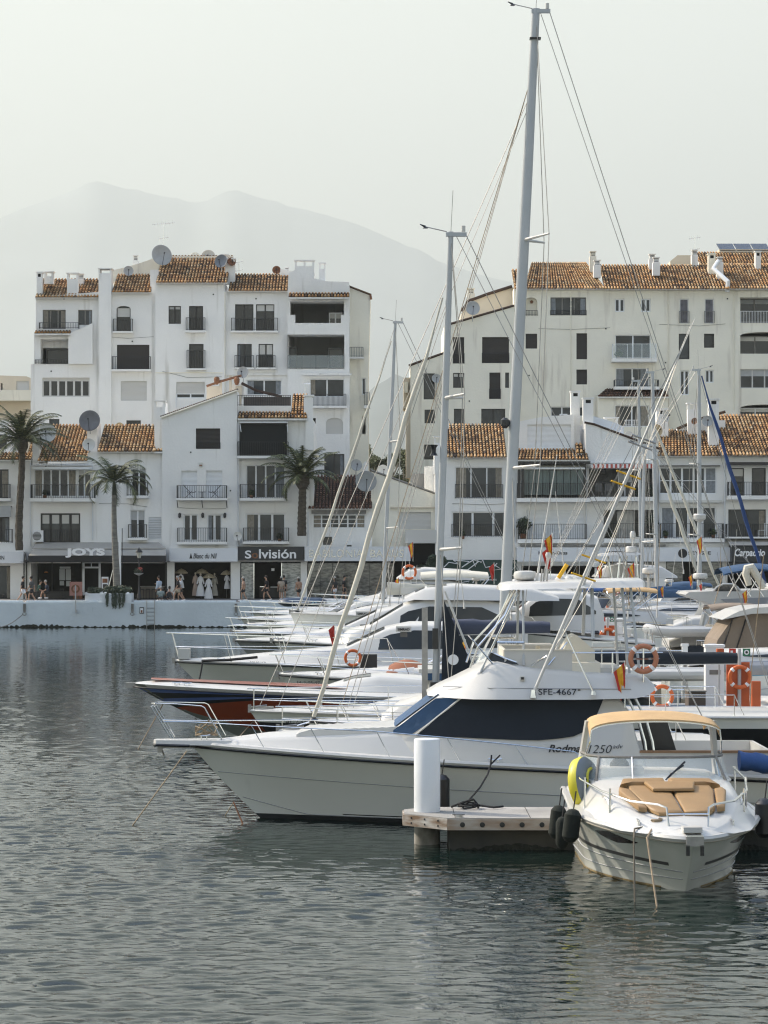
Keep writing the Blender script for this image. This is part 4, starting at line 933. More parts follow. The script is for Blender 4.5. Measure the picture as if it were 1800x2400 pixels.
B = bld('waterfront_house', 'white house with six pane upper window under a mottled tiled roof, above round emblem shop', 1610, D, G)
w = [(1545,1095,1680,1158),(1549,1187,1679,1262)]
facade(B, D-.1, [(1545,1300),(1545,1064),(1700,1064),(1700,1300)], rects(w), 9)
window(B, D-.1, w[0], 5, M_WHITE, M_GLASS, fw=.09, cross=1); window(B, D-.1, w[1], 4, M_WHITE, M_GLASS, fw=.11); balcony(B, D-.1, (1546,1227,1692,1262), (1262,1271), .9)
mb = MB(); pbox(mb, 1543, 1090, 1688, 1093, D-.4, .28, M_GREYW); pbox(mb, 1545, 1172, 1692, 1178, D-.5, .38, M_DISHW); mb.build('awning_box', B, smooth=0)
roof_px(B, D-.1, 1541, 1692, 1067, 1008, xr0=1562); chimney(B, D, (1549,952,1577,1020), style='round' , back=3, depth=.9); chimney(B, D, (1625,938,1657,1020), style='arch', back=3.4); chimney(B, D, (1666,932,1690,1050), style='plain', back=1.2)
facade(B, D+4, [(1588,1012),(1590,1004),(1650,985),(1700,985),(1700,1012)], [], 2, M_WALL)
mb = MB(); mb.tube([P(1587,1005,D+4), P(1640,982,D+4), P(1700,965,D+4)], .12, M_TILE, 6); mb.build('roof_edge', B)
dish(1560, 975, D+1.5, 14, 'pale oval satellite dish leaning on a thick white chimney', M_DISHW, 50)
dish(1658, 987, D+1, 13, 'round pale grey satellite dish right of the mast with the blue stay', M_DISH, 0)
dish(1541, 1008, D+.5, 14, 'weathered ochre satellite dish where the white outriggers cross the roof', mat('dish_ochre', (.5,.38,.22), .7), 30)
dish(1475, 1025, D+2, 15, 'beige satellite dish behind the long sloping gable', M_DISHW, 30)
dish(1628, 987, D+2.5, 8, 'small rusty satellite dish beside the mast with the blue stay', M_RUST, -30)

B = bld('waterfront_house', 'white house at the right edge under the biggest mottled tiled roof', 1760, D, G)
w = [(1713,1097,1744,1162),(1762,1097,1795,1162),(1707,1194,1795,1258),(1803,1194,1840,1258)]
facade(B, D-.4, [(1700,1300),(1700,1064),(1860,1064),(1860,1300)], rects(w), 9)
for i in range(4): window(B, D-.4, w[i], 1 if i < 2 else 2, M_DARKF, M_GLASSD if i < 2 else M_GLASS)
balcony(B, D-.4, (1704,1130,1860,1162), (1162,1171), .9); balcony(B, D-.4, (1700,1228,1860,1258), (1258,1262), .9)
roof_px(B, D-.4, 1692, 1860, 1065, 974, xr0=1690)
mb = MB(); pbox(mb, 1706, 1083, 1860, 1089, D-1.3, .9, M_DARKF); mb.build('pergola', B, smooth=0)
mb = MB(); slab4(mb, (X(1712,D-2),D-2.4,Z(1281,D-2.4)), (X(1870,D-2),D-2.4,Z(1281,D-2.4)), (X(1860,D),D-.42,Z(1262,D)), (X(1700,D),D-.42,Z(1262,D)), .05, M_AWN); mb.build('awning', B, smooth=0)
x = X(1785,D-1); z = Z(1258,D-1); mb = MB(); mb.box(x-.25, x+.25, D-1.2, D-.8, z+.45, z+.5, M_WHITE); mb.box(x+.2, x+.25, D-1.19, D-.81, z+.5, z+1., M_WHITE)
for q in (-.22,.22):
    for e in (-.18,.18): mb.box(x+q-.02, x+q+.02, D-1+e-.02, D-1+e+.02, z, z+.45, M_WHITE)
tag(mb.build('white_chair', None, 0, org=(x,D-1,z)), 'white plastic chair on the lowest balcony at the right edge', 'chair')

# right row shops
s4 = shop_room('ice_cream_shop', 'dark open shop front right of the green hoarding', 1225, 1400, 1330, D-.5, 2.5, M_SHOP, ((1212,1222),(1398,1408)))
s5 = shop_room('fashion_shop', 'glass fronted shop below the white band carrying a round dark emblem', 1408, 1712, 1316, D-.6, .5, M_ROOM, ((1536,1560),(1692,1704)))
mb = MB()
for a, b in ((1410,1470),(1472,1534),(1562,1600),(1640,1690)): pbox(mb, a, 1318, b, 1404, D-.4, .04, M_REFL2)
mb.build('glass_panel', s5, smooth=0)
sign('long white band over the right row of shops lettered in three dark names', (1212,1283,1716,1316), D, [('Häagen-Dazs', (1262,1292,1330,1302), M_INK, dict(off=.02)), ('GETTY', (1421,1292,1465,1301), M_INK, dict(off=.02)), ('SEYISSE', (1613,1292,1666,1300), M_INK, dict(off=.02))], M_SIGNW, 1.3)
mb = MB(); mb.lathe(P(1600,1297,D-1.3), [(.34,0),(.34,-.02),(.2,-.03)], M_INK, 20, 'Y'); tag(mb.build('round_emblem', None, org=P(1600,1297,D-1.3)), 'round dark emblem left of the third name on the white shop band', 'emblem')
s6 = shop_room('restaurant', 'dark restaurant front at the right edge under a beige awning', 1716, 1870, 1316, D-1, 2.5, M_ROOM)
sign('black restaurant fascia with white italic lettering at the right edge', (1716,1278,1870,1318), D, [('Carpaccio', (1722,1286,1793,1309), M_LETTER, dict(shear=.2, off=.03))], M_SIGNB, 2.4)
sign('lower dark awning board with tiny pale lettering below the italic sign', (1716,1319,1870,1335), D, [('ristorante', (1748,1323,1775,1327), M_DISH, {})], M_SIGNB, 2.5)
mb = MB(); pbox(mb, 1205, 1273, 1716, 1283, D-.6, .6, M_WALL); pbox(mb, 1220, 1276, 1560, 1281, D-.95, .34, M_GREYW); struct(mb.build('arcade_ledge', None, smooth=0))
ac_unit(1312, 970, 1330, 984, 209, 'pale air conditioner low on the long right block')

# cables, downpipes and vents that belong to the facades
def pipe(px, y0, y1, d, m=None, r=.045, name='downpipe', parent=None):
    mb = MB(); mb.tube([P(px,y0,d-.06), P(px,y1,d-.06)], r, m or M_SIGNW, 6)
    for k in range(4): z = lerp_(y0, y1, (k+.5)/4); pbox(mb, px-2, z, px+2, z+1.4, d-.1, .1, m or M_SIGNW)
    mb.build(name, parent)
lerp_ = lambda a, b, t: a+(b-a)*t
def cable(pts, d, parent, r=.014): mb = MB(); mb.tube([P(x,y,d-.03) for x, y in pts], r, M_GREYW, 4); mb.build('cable', parent)
HB = [o for o in COL.objects if o.type == 'EMPTY' and o.name.startswith(('waterfront_house','apartment_block'))]
def near(px, d): return min(HB, key=lambda o: abs(o.location.x-X(px,d))+abs(o.location.y-d)*2)
for px, y0, y1, d in ((71,1085,1280,190),(217,1090,1265,190),(558,990,1280,189.6),(722,1200,1280,190),(1208,1082,1272,190),(1374,1060,1272,190),(1546,1066,1272,189.8),(1699,1072,1272,189.6)): pipe(px, y0, y1, d, parent=near(px,d))
for px, y0, y1, d in ((527,684,930,204.6),(1338,682,960,214),(1566,682,905,214),(1720,684,960,214)): pipe(px, y0, y1, d, M_WALL2, parent=near(px,d))
for pts, d in (((( 232,1180),(300,1181),(345,1188)),190),(((420,1190),(470,1193),(530,1192)),189.7),(((262,790),(300,793),(360,789)),204.8),(((380,870),(440,885),(520,883)),204.5),(((1262,770),(1340,772),(1430,768)),214),(((1545,760),(1640,764),(1700,759)),214),(((1060,1180),(1130,1183),(1200,1180)),190)): cable(pts, d, near(pts[1][0], d))
for px, py, d in ((240,1120,190),(447,1060,189.7),(540,1150,189.7),(600,700,204.8),(500,690,204.5),(310,800,204.8),(1215,760,214),(1420,770,214),(1560,850,214),(1705,700,214),(1240,880,214),(1100,940,213),(1040,1090,190),(1600,1170,189.9),(150,700,205),(120,870,205)):
    mb = MB(); pbox(mb, px-1.6, py-1.6, px+1.6, py+1.6, d-.03, .03, M_DARKF); mb.build('wall_vent', near(px,d), smooth=0)
for px, py, d, r_, lb in ((590,1160,189.5,.22,'small green plant behind railings of the balcony beside the palm crown'),(655,1262,189.5,.28,'dark shrub on the balcony over the black optician sign'),(105,1160,189.4,.2,'small plant in the wide glazed balcony over the bar'),(1450,836,213.2,.42,'bushy plant in the glass fronted balcony of the long right block'),(1085,1255,189.6,.2,'low plant in the lower window of the plain white house'),(1560,1256,189.2,.26,'green plant at the left end of the balcony over the emblem shop'),(1672,1253,189.2,.3,'leafy plant at the right end of the balcony over the emblem shop'),(1730,1156,189,.22,'small plant on the upper balcony at the right edge'),(1100,835,212.5,.0,'')):
    if r_ <= 0: continue
    mb = MB(); leafball(mb, P(px,py-5,d), r_, 200, .09, M_LEAFD if px % 2 else M_LEAF, 1.2); c = P(px,py,d); mb.lathe((c.x,c.y,c.z-.15), [(.1,-.12),(.14,.12)], M_RUST, 8); tag(mb.build('potted_plant', None, 0, org=c), lb, 'plant', 'plants on the balconies')
# ================================================================ PALMS AND TREES
M_BARK = mat('palm_bark', (.10,.085,.065), .95, var=(3,.4,(.05,.04,.03),(1,1,4)), bump=(5,.8,.1))
M_BARKG = mat('grey_palm_bark', (.24,.23,.20), .95, var=(1.5,.3,(.14,.13,.12),(1,1,6)), bump=(5,.6,.1))
M_FROND = mat('palm_frond', (.06,.09,.03), .6, ramp=[(0,(.016,.024,.010)),(.6,(.055,.075,.025)),(1,(.22,.22,.08))])
def frond(mb, base, dirv, L, droop, leaf, n=26, up0=.9, rnd=random, m=None):
    m = m or M_FROND; p = V(base); h = V((dirv[0], dirv[1], 0)).normalized(); el = up0; pts = [p.copy()]; step = L/n
    for i in range(n):
        d = h*math.cos(el)+V((0,0,math.sin(el))); p = p+d*step; pts.append(p.copy()); el -= droop/n*(0.5+1.2*i/n)
    mb.tube(pts, .035, m, 3, r2=.008, caps=False); side = h.cross(V((0,0,1)))
    for i in range(2, n):
        t = (pts[min(i+1,n)]-pts[i-1]).normalized(); nl = leaf*math.sin(math.pi*min(1, (i/n)*.85+.12))**.7
        for sg in (-1, 1):
            for q in (0, .5):
                o = pts[i]+t*step*q; dd = (side*sg*.8+t*.6+V((0,0,-.28+rnd.uniform(-.2,.2)))).normalized(); wv = t*.032
                e = o+dd*nl*rnd.uniform(.75,1.1); mb.face([mb.add([o-wv, o+wv, e+V((0,0,-.06))])+k for k in range(3)], m, rnd.uniform(.05,.95))
def palm(px, d, ytop, ybase, rtrunk, L, nfr, label, sway=0, droop=1.7, leaf=.5, kind='date', zb=None, lean=0):
    b = P(px, ybase, d) if zb is None else V((X(px,d), d, zb)); tp = P(px+lean, ytop, d); t = thing('palm_tree', label, 'palm tree', b, 'palm trees on the promenade')
    mb = MB(); N = 22; pts = [b.lerp(tp, i/N)+V((math.sin(i/N*math.pi*1.3+px)*sway, 0, 0)) for i in range(N+1)]
    rr = random.Random(int(px))
    if kind == 'date':
        mb.tube(pts, [rtrunk*(1+.12*(i % 2))*(1.15-.25*i/N) for i in range(N+1)], M_BARK, 9); mb.lathe(pts[-1]+V((0,0,-.1)), [(rtrunk*1.1,-.55),(rtrunk*1.9,-.15),(rtrunk*1.8,.25),(rtrunk,.6)], M_BARK, 10)
    else:
        mb.tube(pts, [rtrunk*(1.35-.55*i/N) for i in range(N+1)], M_BARKG, 10); 
        mb.tube([pts[-1], pts[-1]+V((0,0,1.4))], rtrunk*.75, M_FROND, 8, r2=.08)
    mb.build('trunk', t)
    mb = MB(); c = pts[-1]+V((0,0,.45 if kind == 'date' else 1.1))
    for i in range(nfr):
        a = i*2.39996+rr.uniform(-.2,.2); u = (i+.5)/nfr; up = (1.5-1.55*u) if kind == 'date' else (1.35-1.2*u)
        frond(mb, c+V((math.cos(a)*.15, math.sin(a)*.15, -.25*u)), (math.cos(a), math.sin(a)), L*rr.uniform(.85,1.08)*(1 if u > .15 else .8), droop*rr.uniform(.6,1.35)*(0.7+.5*u), leaf*rr.uniform(.75,1.2), 28, up, rr)
    mb.build('crown', t, smooth=0); return t
palm(48, 187.5, 1040, 1290, .24, 3.7, 44, 'tall date palm with thin dark curving trunk near the left edge', .12, 1.55, .6)
palm(708, 188, 1125, 1256, .28, 3.1, 36, 'date palm growing above the optician sign beside the dark tiled roof', .03, 1.4, .6)
palm(272, 180.6, 1160, 1376, .20, 3.1, 20, 'royal palm with smooth grey trunk in the white planter on the quay', .05, 1.9, .8, 'royal', lean=-4)
def tree(px, py, d, spread, h, label, m, zb, n=10, seed=1):
    rr = random.Random(seed); b = V((X(px,d), d, zb)); t = thing('tree', label, 'tree', b, 'trees between the apartment blocks'); top = Z(py, d)
    mb = MB(); H = top-zb; mb.tube([b, b+V((.1,0,H*.35)), b+V((.0,0,H*.6))], .3, M_BARKG, 8, r2=.15)
    cs = []
    for i in range(n):
        a = rr.uniform(0, 6.28); r_ = spread*math.sqrt(rr.random()); c = b+V((math.cos(a)*r_, math.sin(a)*r_, H*rr.uniform(.58,.97)*(1-.12*r_/spread))); cs.append(c)
        mb.tube([b+V((0,0,H*.3)), (b+V((0,0,H*.5))).lerp(c,.5), c], .1, M_BARKG, 5, r2=.03)
    mb.build('trunk', t); mb = MB()
    for c in cs: leafball(mb, c, spread*rr.uniform(.26,.46), 620, .15, m, .8, rr)
    mb.build('crown', t, smooth=0)
tree(893, 985, 225, 2.5, 8, 'grey green loose tree between the blocks, behind the thin leaning mast', M_OLIVE, QZ, 16, 2)
tree(948, 1050, 222, 1.7, 6, 'dark low tree right of the grey green one beside the right block', M_LEAFD, QZ, 12, 3)
tree(880, 1005, 218, 1.4, 5, 'small olive coloured tree against the flank of the left block', M_OLIVE, QZ, 10, 4)
tree(1014, 1290, 186, .9, 3, 'small dark green bush tree beside the green hoarding', M_LEAFD, QZ, 10, 6)

# ================================================================ QUAY FURNITURE
M_PLANT = mat('planter_white', (.68,.71,.73), .85, var=(.8,.12), bump=(4,.4))
d = 179.0
t = thing('planter', 'white masonry planter on the quay edge with rounded corners around the royal palm', 'planter', (X(253,d), d+.6, QZ)); mb = MB()
pbox(mb, 199, 1391, 240, 1412, d+.25, 1.2, M_PLANT); pbox(mb, 238, 1391, 307, 1413, d-.32, 2.0, M_PLANT); mb.box(X(246,d), X(299,d), d+.1, d+1.4, Z(1391,d), Z(1390.3,d), M_EARTH)
for px in (202, 238, 247, 300): mb.tube([P(px,1391.5,d+.0), P(px,1391.5,d+1.2)], .12, M_PLANT, 8)
mb.build('wall', t); mb = MB()
for px, r_ in ((215,.35),(228,.4),(252,.5),(268,.55),(284,.5),(298,.45)): leafball(mb, P(px,1384,d+.6), r_, 260, .11, M_LEAFD, .8)
for i in range(46):
    px = random.choice([249,252,264,268,271,274,280,284,288,291])+random.uniform(-1.5,1.5); L = random.uniform(.3,1.15); c = P(px,1390,d-.36)
    for k in range(int(L/.06)): q = c+V((random.uniform(-.05,.05), -random.uniform(0,.06), -.06*k)); a = V((random.gauss(0,.6),-.2,-1)).normalized(); b_ = V((1,0,0)); mb.face([mb.add([q, q+b_*.04, q+a*.12, q-b_*.04])+z for z in range(4)], M_LEAFD, random.random()*.7+.01)
mb.build('foliage', t, smooth=0)
for sx in (-1, 1):
    mb = MB(); mb.tube([(X(270+sx*2,181),180.8,Z(1325,181)), (X(270+sx*16,181),180.6,Z(1385,181))], .03, M_STEEL, 5); mb.build('brace', t)
def lifebuoy(c, r, m=None, name='lifebuoy', thick=.17, axis='Y', label=None, grp='orange lifebuoys around the marina', tilt=None, parent=None):
    m = m or mat('lifebuoy_orange', (.66,.14,.03), .55, var=(3,.15)); mb = MB(); c = V(c); tb = tilt or Matrix.Identity(3); N = 28; pts = [c+tb@V((r*(1-thick)*math.cos(2*math.pi*i/N), 0, r*(1-thick)*math.sin(2*math.pi*i/N))) for i in range(N)]
    mb.tube(pts, r*thick, m, 10, closed=True)
    for k in range(4):
        a = 2*math.pi*k/4+.78; q = [c+tb@V((r*(1-thick)*math.cos(a+e), 0, r*(1-thick)*math.sin(a+e))) for e in (-.13,0,.13)]; mb.tube(q, r*thick*1.08, M_LETTER, 10)
    if parent: return mb.build(name, parent)
    o = mb.build(name, None, org=(c.x, c.y, c.z-r)); tag(o, label, 'lifebuoy', grp); return o
t = thing('lifebuoy_station', 'faded pink lifebuoy case on a grey post standing in front of the dark bar', 'lifebuoy station', (X(177,178.4), 178.4, Z(1435,178.4))); mb = MB()
M_PINK = mat('faded_red_plastic', (.42,.20,.16), .7, var=(2,.15)); pbox(mb, 163, 1364, 192, 1396, 178.5, .22, M_PINK); c = P(177,1380,178.48); mb.lathe(c, [(.30,0),(.30,-.03),(.24,-.03)], M_RUST, 16, 'Y'); mb.lathe(c, [(.18,-.01),(.18,-.035)], M_PINK, 14, 'Y'); mb.build('case', t)
mb = MB(); mb.tube([P(177,1436,178.45), P(177,1372,178.45)], .05, M_DISH, 6); mb.box(X(176,178.4), X(180.5,178.4), 178.42, 178.6, Z(1437,178.4), Z(1429,178.4), M_DISH); mb.build('post', t)
t = thing('street_lamp', 'black street lamp with old lantern and hanging flower basket on the quay', 'street lamp', (X(326,181), 181, QZ)); mb = MB()
b = V((X(326,181),181,QZ)); mb.lathe(b, [(.16,0),(.16,.5),(.09,.6),(.06,1.2),(.05,Z(1312,181)-QZ)], M_IRON, 8); mb.build('post', t)
lz = Z(1308,181); mb = MB(); mb.lathe((b.x,181,lz), [(.10,0),(.20,.40)], mat('lantern_glass', (.5,.48,.42), .3), 6); mb.lathe((b.x,181,lz+.40), [(.26,0),(.24,.06),(.10,.22),(.04,.28),(.02,.36)], M_IRON, 6); mb.lathe((b.x,181,lz-.12), [(.05,0),(.11,.12)], M_IRON, 6); mb.build('lantern', t)
mb = MB(); leafball(mb, (b.x-.05,180.75,Z(1338,181)), .35, 260, .09, M_LEAFD, .6); leafball(mb, (b.x+.1,180.75,Z(1334,181)), .2, 60, .07, M_RED); mb.lathe((b.x,180.75,Z(1345,181)), [(.05,-.12),(.32,.02),(.34,.06)], M_DISH, 12); mb.build('flower_basket', t)
d = 178.6
M_GALV0 = mat('galvanised', (.38,.37,.35), .45, metal=.6, var=(4,.3)); t = thing('quay_ladder', 'steel ladder fixed down the quay wall beside a small framed notice', 'ladder', (X(352,d), d, -.5)); mb = MB()
for px in (344,362): mb.tube([P(px,1473,d), P(px,1409,d), P(px,1407,d+.3), P(px,1411,d+.5)], .025, M_GALV0, 5)
for i in range(6): mb.tube([P(344,1472-i*9.4,d), P(362,1472-i*9.4,d)], .02, M_GREYW, 4)
mb.build('ladder_frame', t)
mb = MB(); pbox(mb, 327, 1423, 337, 1438, 178.66, .03, M_IRON); pbox(mb, 328.5, 1425, 335.5, 1436.5, 178.65, .01, M_LETTER); pbox(mb, 330, 1430, 334, 1436, 178.645, .01, M_RUST); tag(mb.build('notice_plate', None, 0, org=P(332,1438,178.6)), 'small black framed white notice with red symbol left of the ladder', 'notice')
for px, lb in ((57,'iron mooring ring below the notch nearest the left palm'),(310,'iron mooring ring left of the framed notice and ladder'),(553,'iron mooring ring under the quay notch beside the moored boats')):
    mb = MB(); c = P(px,1439,178.55); mb.tube([c+V((.13*math.cos(a*.52),0,.13*math.sin(a*.52)*.8)) for a in range(12)], .022, M_GREYW, 5, closed=True); pbox(mb, px-3, 1415, px+3, 1434, 178.6, .1, M_GREYW); tag(mb.build('mooring_ring', None, org=c), lb, 'mooring ring', 'mooring rings on the quay wall')
mb = MB(); pts = [P(55,1439,178.4).lerp(P(-15,1472,177),i/8)+V((0,0,-.25*math.sin(math.pi*i/8))) for i in range(9)]; mb.tube(pts, .03, M_GREYW, 5); tag(mb.build('mooring_rope', None, org=P(55,1439,178.4)), 'grey mooring rope drooping from the leftmost quay ring', 'rope')
mb = MB(); pbox(mb, 238, 1352, 254, 1390, 183, .06, M_SIGNW); pbox(mb, 240, 1356, 252, 1366, 182.99, .01, M_RUST); pbox(mb, 241, 1369, 250, 1379, 182.985, .01, M_IRON); tag(mb.build('menu_board', None, 0, org=(X(246,183),183,QZ)), 'pale menu board with a red picture left of the royal palm trunk', 'menu board')
for px, lb in ((428,'left'),):
    pass
def parasol(px, py, d, r, label):
    c = P(px,py,d); t = thing('straw_parasol', label, 'parasol', (c.x, c.y, QZ), 'straw parasols in the dress shop'); mb = MB(); m = mat('straw', (.50,.42,.29), .9, var=(3,.3))
    mb.lathe(c, [(r,-.28),(r*.98,-.22),(r*.6,-.05),(.02,.08)], m, 14); mb.build('canopy', t); mb = MB(); mb.tube([(c.x,c.y,QZ), c], .02, M_GREYW, 5); mb.build('pole', t)
for a in ((425,1335,190.9,.5,'straw parasol at the left of the dress shop'),(473,1335,191.4,.5,'tallest straw parasol, left of centre in the dress shop'),(490,1346,190.8,.5,'lower straw parasol over the long white dress'),(531,1338,191,.45,'straw parasol at the right of the dress shop')): parasol(*a)
def dress(px, y0, y1, d, wpx, label, col):
    c = P(px,(y0+y1)/2,d); t = P(px,y0,d).z; b = P(px,y1,d).z; w_ = wpx/FPX*d; H = t-b; th = thing('hanging_dress', label, 'dress', (c.x, d, b), 'dresses shown in the shop')
    mb = MB(); prof = [(w_*.5,0),(w_*.42,H*.25),(w_*.33,H*.45),(w_*.2,H*.62),(w_*.24,H*.8),(w_*.22,H*.93),(.07,H)]; rings = []
    for r_, z in prof: rings.append(mb.add([(c.x+r_*math.cos(2*math.pi*j/20)*(1+.12*(j % 2)*(z < H*.5)), d+.5*r_*math.sin(2*math.pi*j/20)*(1+.12*(j % 2)), b+z) for j in range(20)]))
    for A, B_ in zip(rings, rings[1:]):
        for j in range(20): mb.face([A+j, A+(j+1) % 20, B_+(j+1) % 20, B_+j], col)
    for sx in (-1,1): mb.tube([(c.x+sx*w_*.2,d,b+H*.93),(c.x+sx*w_*.42,d,b+H*.6)], .07, col, 6, r2=.06)
    mb.build('fabric', th); mb = MB(); mb.blob((c.x,d,b+H+.12), (.07,.08,.11), M_CREAM, 8, 6); mb.tube([(c.x,d,b+H-.05),(c.x,d,b+H+.1)], .03, M_CREAM, 6); mb.tube([(c.x,d,QZ),(c.x,d,b+.3)], .02, M_IRON, 4); mb.build('mannequin', th)
M_DW = mat('white_cotton', (.78,.78,.8), .9, var=(3,.08)); M_DP = mat('pink_cotton', (.55,.42,.36), .9, var=(3,.2)); M_DC = mat('lace', (.6,.57,.5), .9, var=(4,.2))
for a in ((424,1346,1378,190.7,15,'short white shirt beside the shop doorpost','w'),(458,1348,1396,190.9,15,'pale pink layered dress left in the dress group','p'),(470,1350,1397,190.6,20,'short white tiered dress in the middle of the dress group','w'),(489,1356,1403,190.4,19,'long white dress at the front of the dress group','w'),(503,1350,1396,191.2,15,'sheer lace dress right in the dress group','c'),(532,1348,1380,190.8,13,'white blouse on the stand at the right of the dress shop','w')):
    dress(*a[:6], {'w':M_DW,'p':M_DP,'c':M_DC}[a[6]])
# ================================================================ PEOPLE
M_SKIN = mat('skin', (.42,.25,.17), .6, var=(6,.1)); M_HAIRD = mat('dark_hair', (.015,.011,.008), .7); M_HAIRG = mat('grey_hair', (.35,.34,.32), .7)
def skin_mesh(name, nodes, edges, m, parent, sub=1, root=0):
    me = bpy.data.meshes.new('tmp'); me.from_pydata([n[0] for n in nodes], edges, []); o = bpy.data.objects.new('tmp', me); COL.objects.link(o)
    md = o.modifiers.new('s', 'SKIN'); md.use_smooth_shade = True
    for i, n in enumerate(nodes): me.skin_vertices[0].data[i].radius = (n[1], n[1] if len(n) < 3 else n[2]); me.skin_vertices[0].data[i].use_root = (i == root)
    ms = o.modifiers.new('u', 'SUBSURF'); ms.levels = sub; ms.render_levels = sub
    dg = bpy.context.evaluated_depsgraph_get(); r = bpy.data.meshes.new_from_object(o.evaluated_get(dg)); COL.objects.unlink(o); bpy.data.objects.remove(o); bpy.data.meshes.remove(me)
    mb = MB(); org = ORG[parent.name]; 
    for v in r.vertices: mb.v.append(tuple(v.co+org))
    for p in r.polygons: mb.face(list(p.vertices), m)
    bpy.data.meshes.remove(r); return mb.build(name, parent, smooth=80)
def person(px, d, label, face=0., pose='walk', H=1.74, shirt=(.02,.02,.022), legs=(.5,.5,.5), short=True, hair='d', swing=.5, zb=None, zpx=None, sleeve=True, skirt=False):
    base = V((X(px,d), d, QZ if zb is None else zb)); t = thing('person', label, 'person', (0,0,0), 'people on the promenade')
    k = H/1.74; s = swing
    sit = pose == 'sit'
    hipz = .92 if not sit else .16
    hip = V((0,0,hipz)); ch = V((0,.0,hipz+.40)); nk = V((0,.02,hipz+.56)); hd = V((0,.05,hipz+.68))
    if pose == 'floor': hipz = .15; hip = V((0,0,hipz)); ch = V((0,.10,hipz+.37)); nk = V((0,.17,hipz+.52)); hd = V((0,.21,hipz+.63))
    if sit: ch = V((0,.06,hipz+.38)); nk = V((0,.12,hipz+.54)); hd = V((0,.17,hipz+.66))
    nodes = [(hip,.12,.10),(hip+(ch-hip)*.5,.115,.09),(ch,.14,.10),(nk,.05,.05),(hd,.06,.07),(hd+V((0,.02,.08)),.085,.10),(hd+V((0,.01,.17)),.065,.08)]; ed = [(0,1),(1,2),(2,3),(3,4),(4,5),(5,6)]
    feet = []; LEG = []; ARM = []
    for sx in (-1, 1):
        q = s*sx; i0 = len(nodes)
        if pose == 'floor': pts = [V((sx*.10,0,hipz)), V((sx*.15,.36,hipz+.30)), V((sx*.13,.60,.10)), V((sx*.13,.70,.05))]
        elif sit: pts = [V((sx*.10,0,hipz)), V((sx*.13,.42,hipz+.02)), V((sx*.13,.50,hipz-.38)), V((sx*.13,.58,hipz-.42))]
        else: pts = [V((sx*.09,0,hipz-.04)), V((sx*.09,.30*q+.06*(abs(q)>.1),.50)), V((sx*.09,.48*q-.12*max(0,-q)-.02,.10 if q > -.1 else .16)), V((sx*.10,.48*q+.13-.1*max(0,-q),.04 if q > -.1 else .06))]
        rr_ = [.088,.062,.042,.038]; LEG.append(pts)
        for p, r_ in zip(pts, rr_): nodes.append((p, r_))
        ed += [(0,i0),(i0,i0+1),(i0+1,i0+2),(i0+2,i0+3)]; feet.append(pts[2:])
        j0 = len(nodes); qa = -q
        if sit or pose == 'floor': ap = [ch+V((sx*.19,0,.04)), ch+V((sx*.25,.08,-.22)), ch+V((sx*.15,.30,-.30)), ch+V((sx*.10,.36,-.31))]
        elif pose == 'hold' and sx == 1: ap = [ch+V((sx*.19,0,.04)), ch+V((sx*.25,.05,-.22)), ch+V((sx*.16,.28,-.12)), ch+V((sx*.12,.36,-.08))]
        else: ap = [ch+V((sx*.19,0,.04)), ch+V((sx*.23,.16*qa-.02,-.23)), ch+V((sx*.24,.34*qa+.06,-.46)), ch+V((sx*.24,.40*qa+.08,-.54))]
        ARM.append(ap)
        for p, r_ in zip(ap, (.062,.042,.03,.036)): nodes.append((p, r_))
        ed += [(2,j0),(j0,j0+1),(j0+1,j0+2),(j0+2,j0+3)]
    body = skin_mesh('body', nodes, ed, M_SKIN, t)
    ms = mat('shirt_%02d%02d%02d' % tuple(int(c*99) for c in shirt), shirt, .9, var=(6,.15)); ml = mat('cloth_%02d%02d%02d' % tuple(int(c*99) for c in legs), legs, .9, var=(6,.15))
    n2 = [(hip+V((0,0,.0)),.20,.17),(hip+(ch-hip)*.5,.19,.16),(ch,.21,.17),(nk+V((0,0,-.02)),.10,.10)]; e2 = [(0,1),(1,2),(2,3)]
    if sleeve:
        for ap in ARM: j = len(n2); n2 += [(ap[0],.11),(ap[0].lerp(ap[1],.75 if short else 1),.095)]; e2 += [(2,j),(j,j+1)]
        if not short:
            for z, ap in enumerate(ARM): j = len(n2); n2.append((ap[2],.07)); e2.append((5+2*z, j))
    skin_mesh('shirt', n2, e2, ms, t)
    n3 = [(hip+V((0,0,.05)),.19,.165),(hip+V((0,0,-.05)),.19,.17)]; e3 = [(0,1)]
    for pts in LEG:
        j = len(n3); f = .7 if short else 1
        n3 += [(pts[0],.14),(pts[0].lerp(pts[1],f),.135)]; e3 += [(1,j),(j,j+1)]
        if not short: n3.append((pts[2],.085)); e3.append((j+1,j+2))
    skin_mesh('trousers' if not short else 'shorts', n3, e3, ml, t)
    mb = MB()
    for a, b_ in feet: mb.tube([a+V((0,-.06,-.03)), b_+V((0,.0,-.0)), b_+V((0,.12,-.015))], [.05,.055,.035], M_LETTER, 7)
    mb.build('shoes', t); mh = M_HAIRD if hair == 'd' else M_HAIRG
    mb = MB(); c = hd+V((0,-.0,.12)); mb.blob(c+V((0,-.02,.02)), (.092,.105,.11), mh, 10, 7)
    if hair == 'long': mb.blob(c+V((0,-.08,-.12)), (.09,.06,.18), M_HAIRD, 8, 6)
    mb.build('hair', t)
    mb = MB()   # face: nose, eyes, mouth, ears
    f = hd+V((0,.11,.07)); mb.blob(f+V((0,.012,0)), (.014,.02,.024), M_SKIN, 6, 4)
    for sx in (-1,1): mb.blob(f+V((sx*.033,-.008,.02)), (.012,.008,.008), M_HAIRD, 6, 4); mb.blob(hd+V((sx*.095,.01,.07)), (.012,.02,.03), M_SKIN, 6, 4)
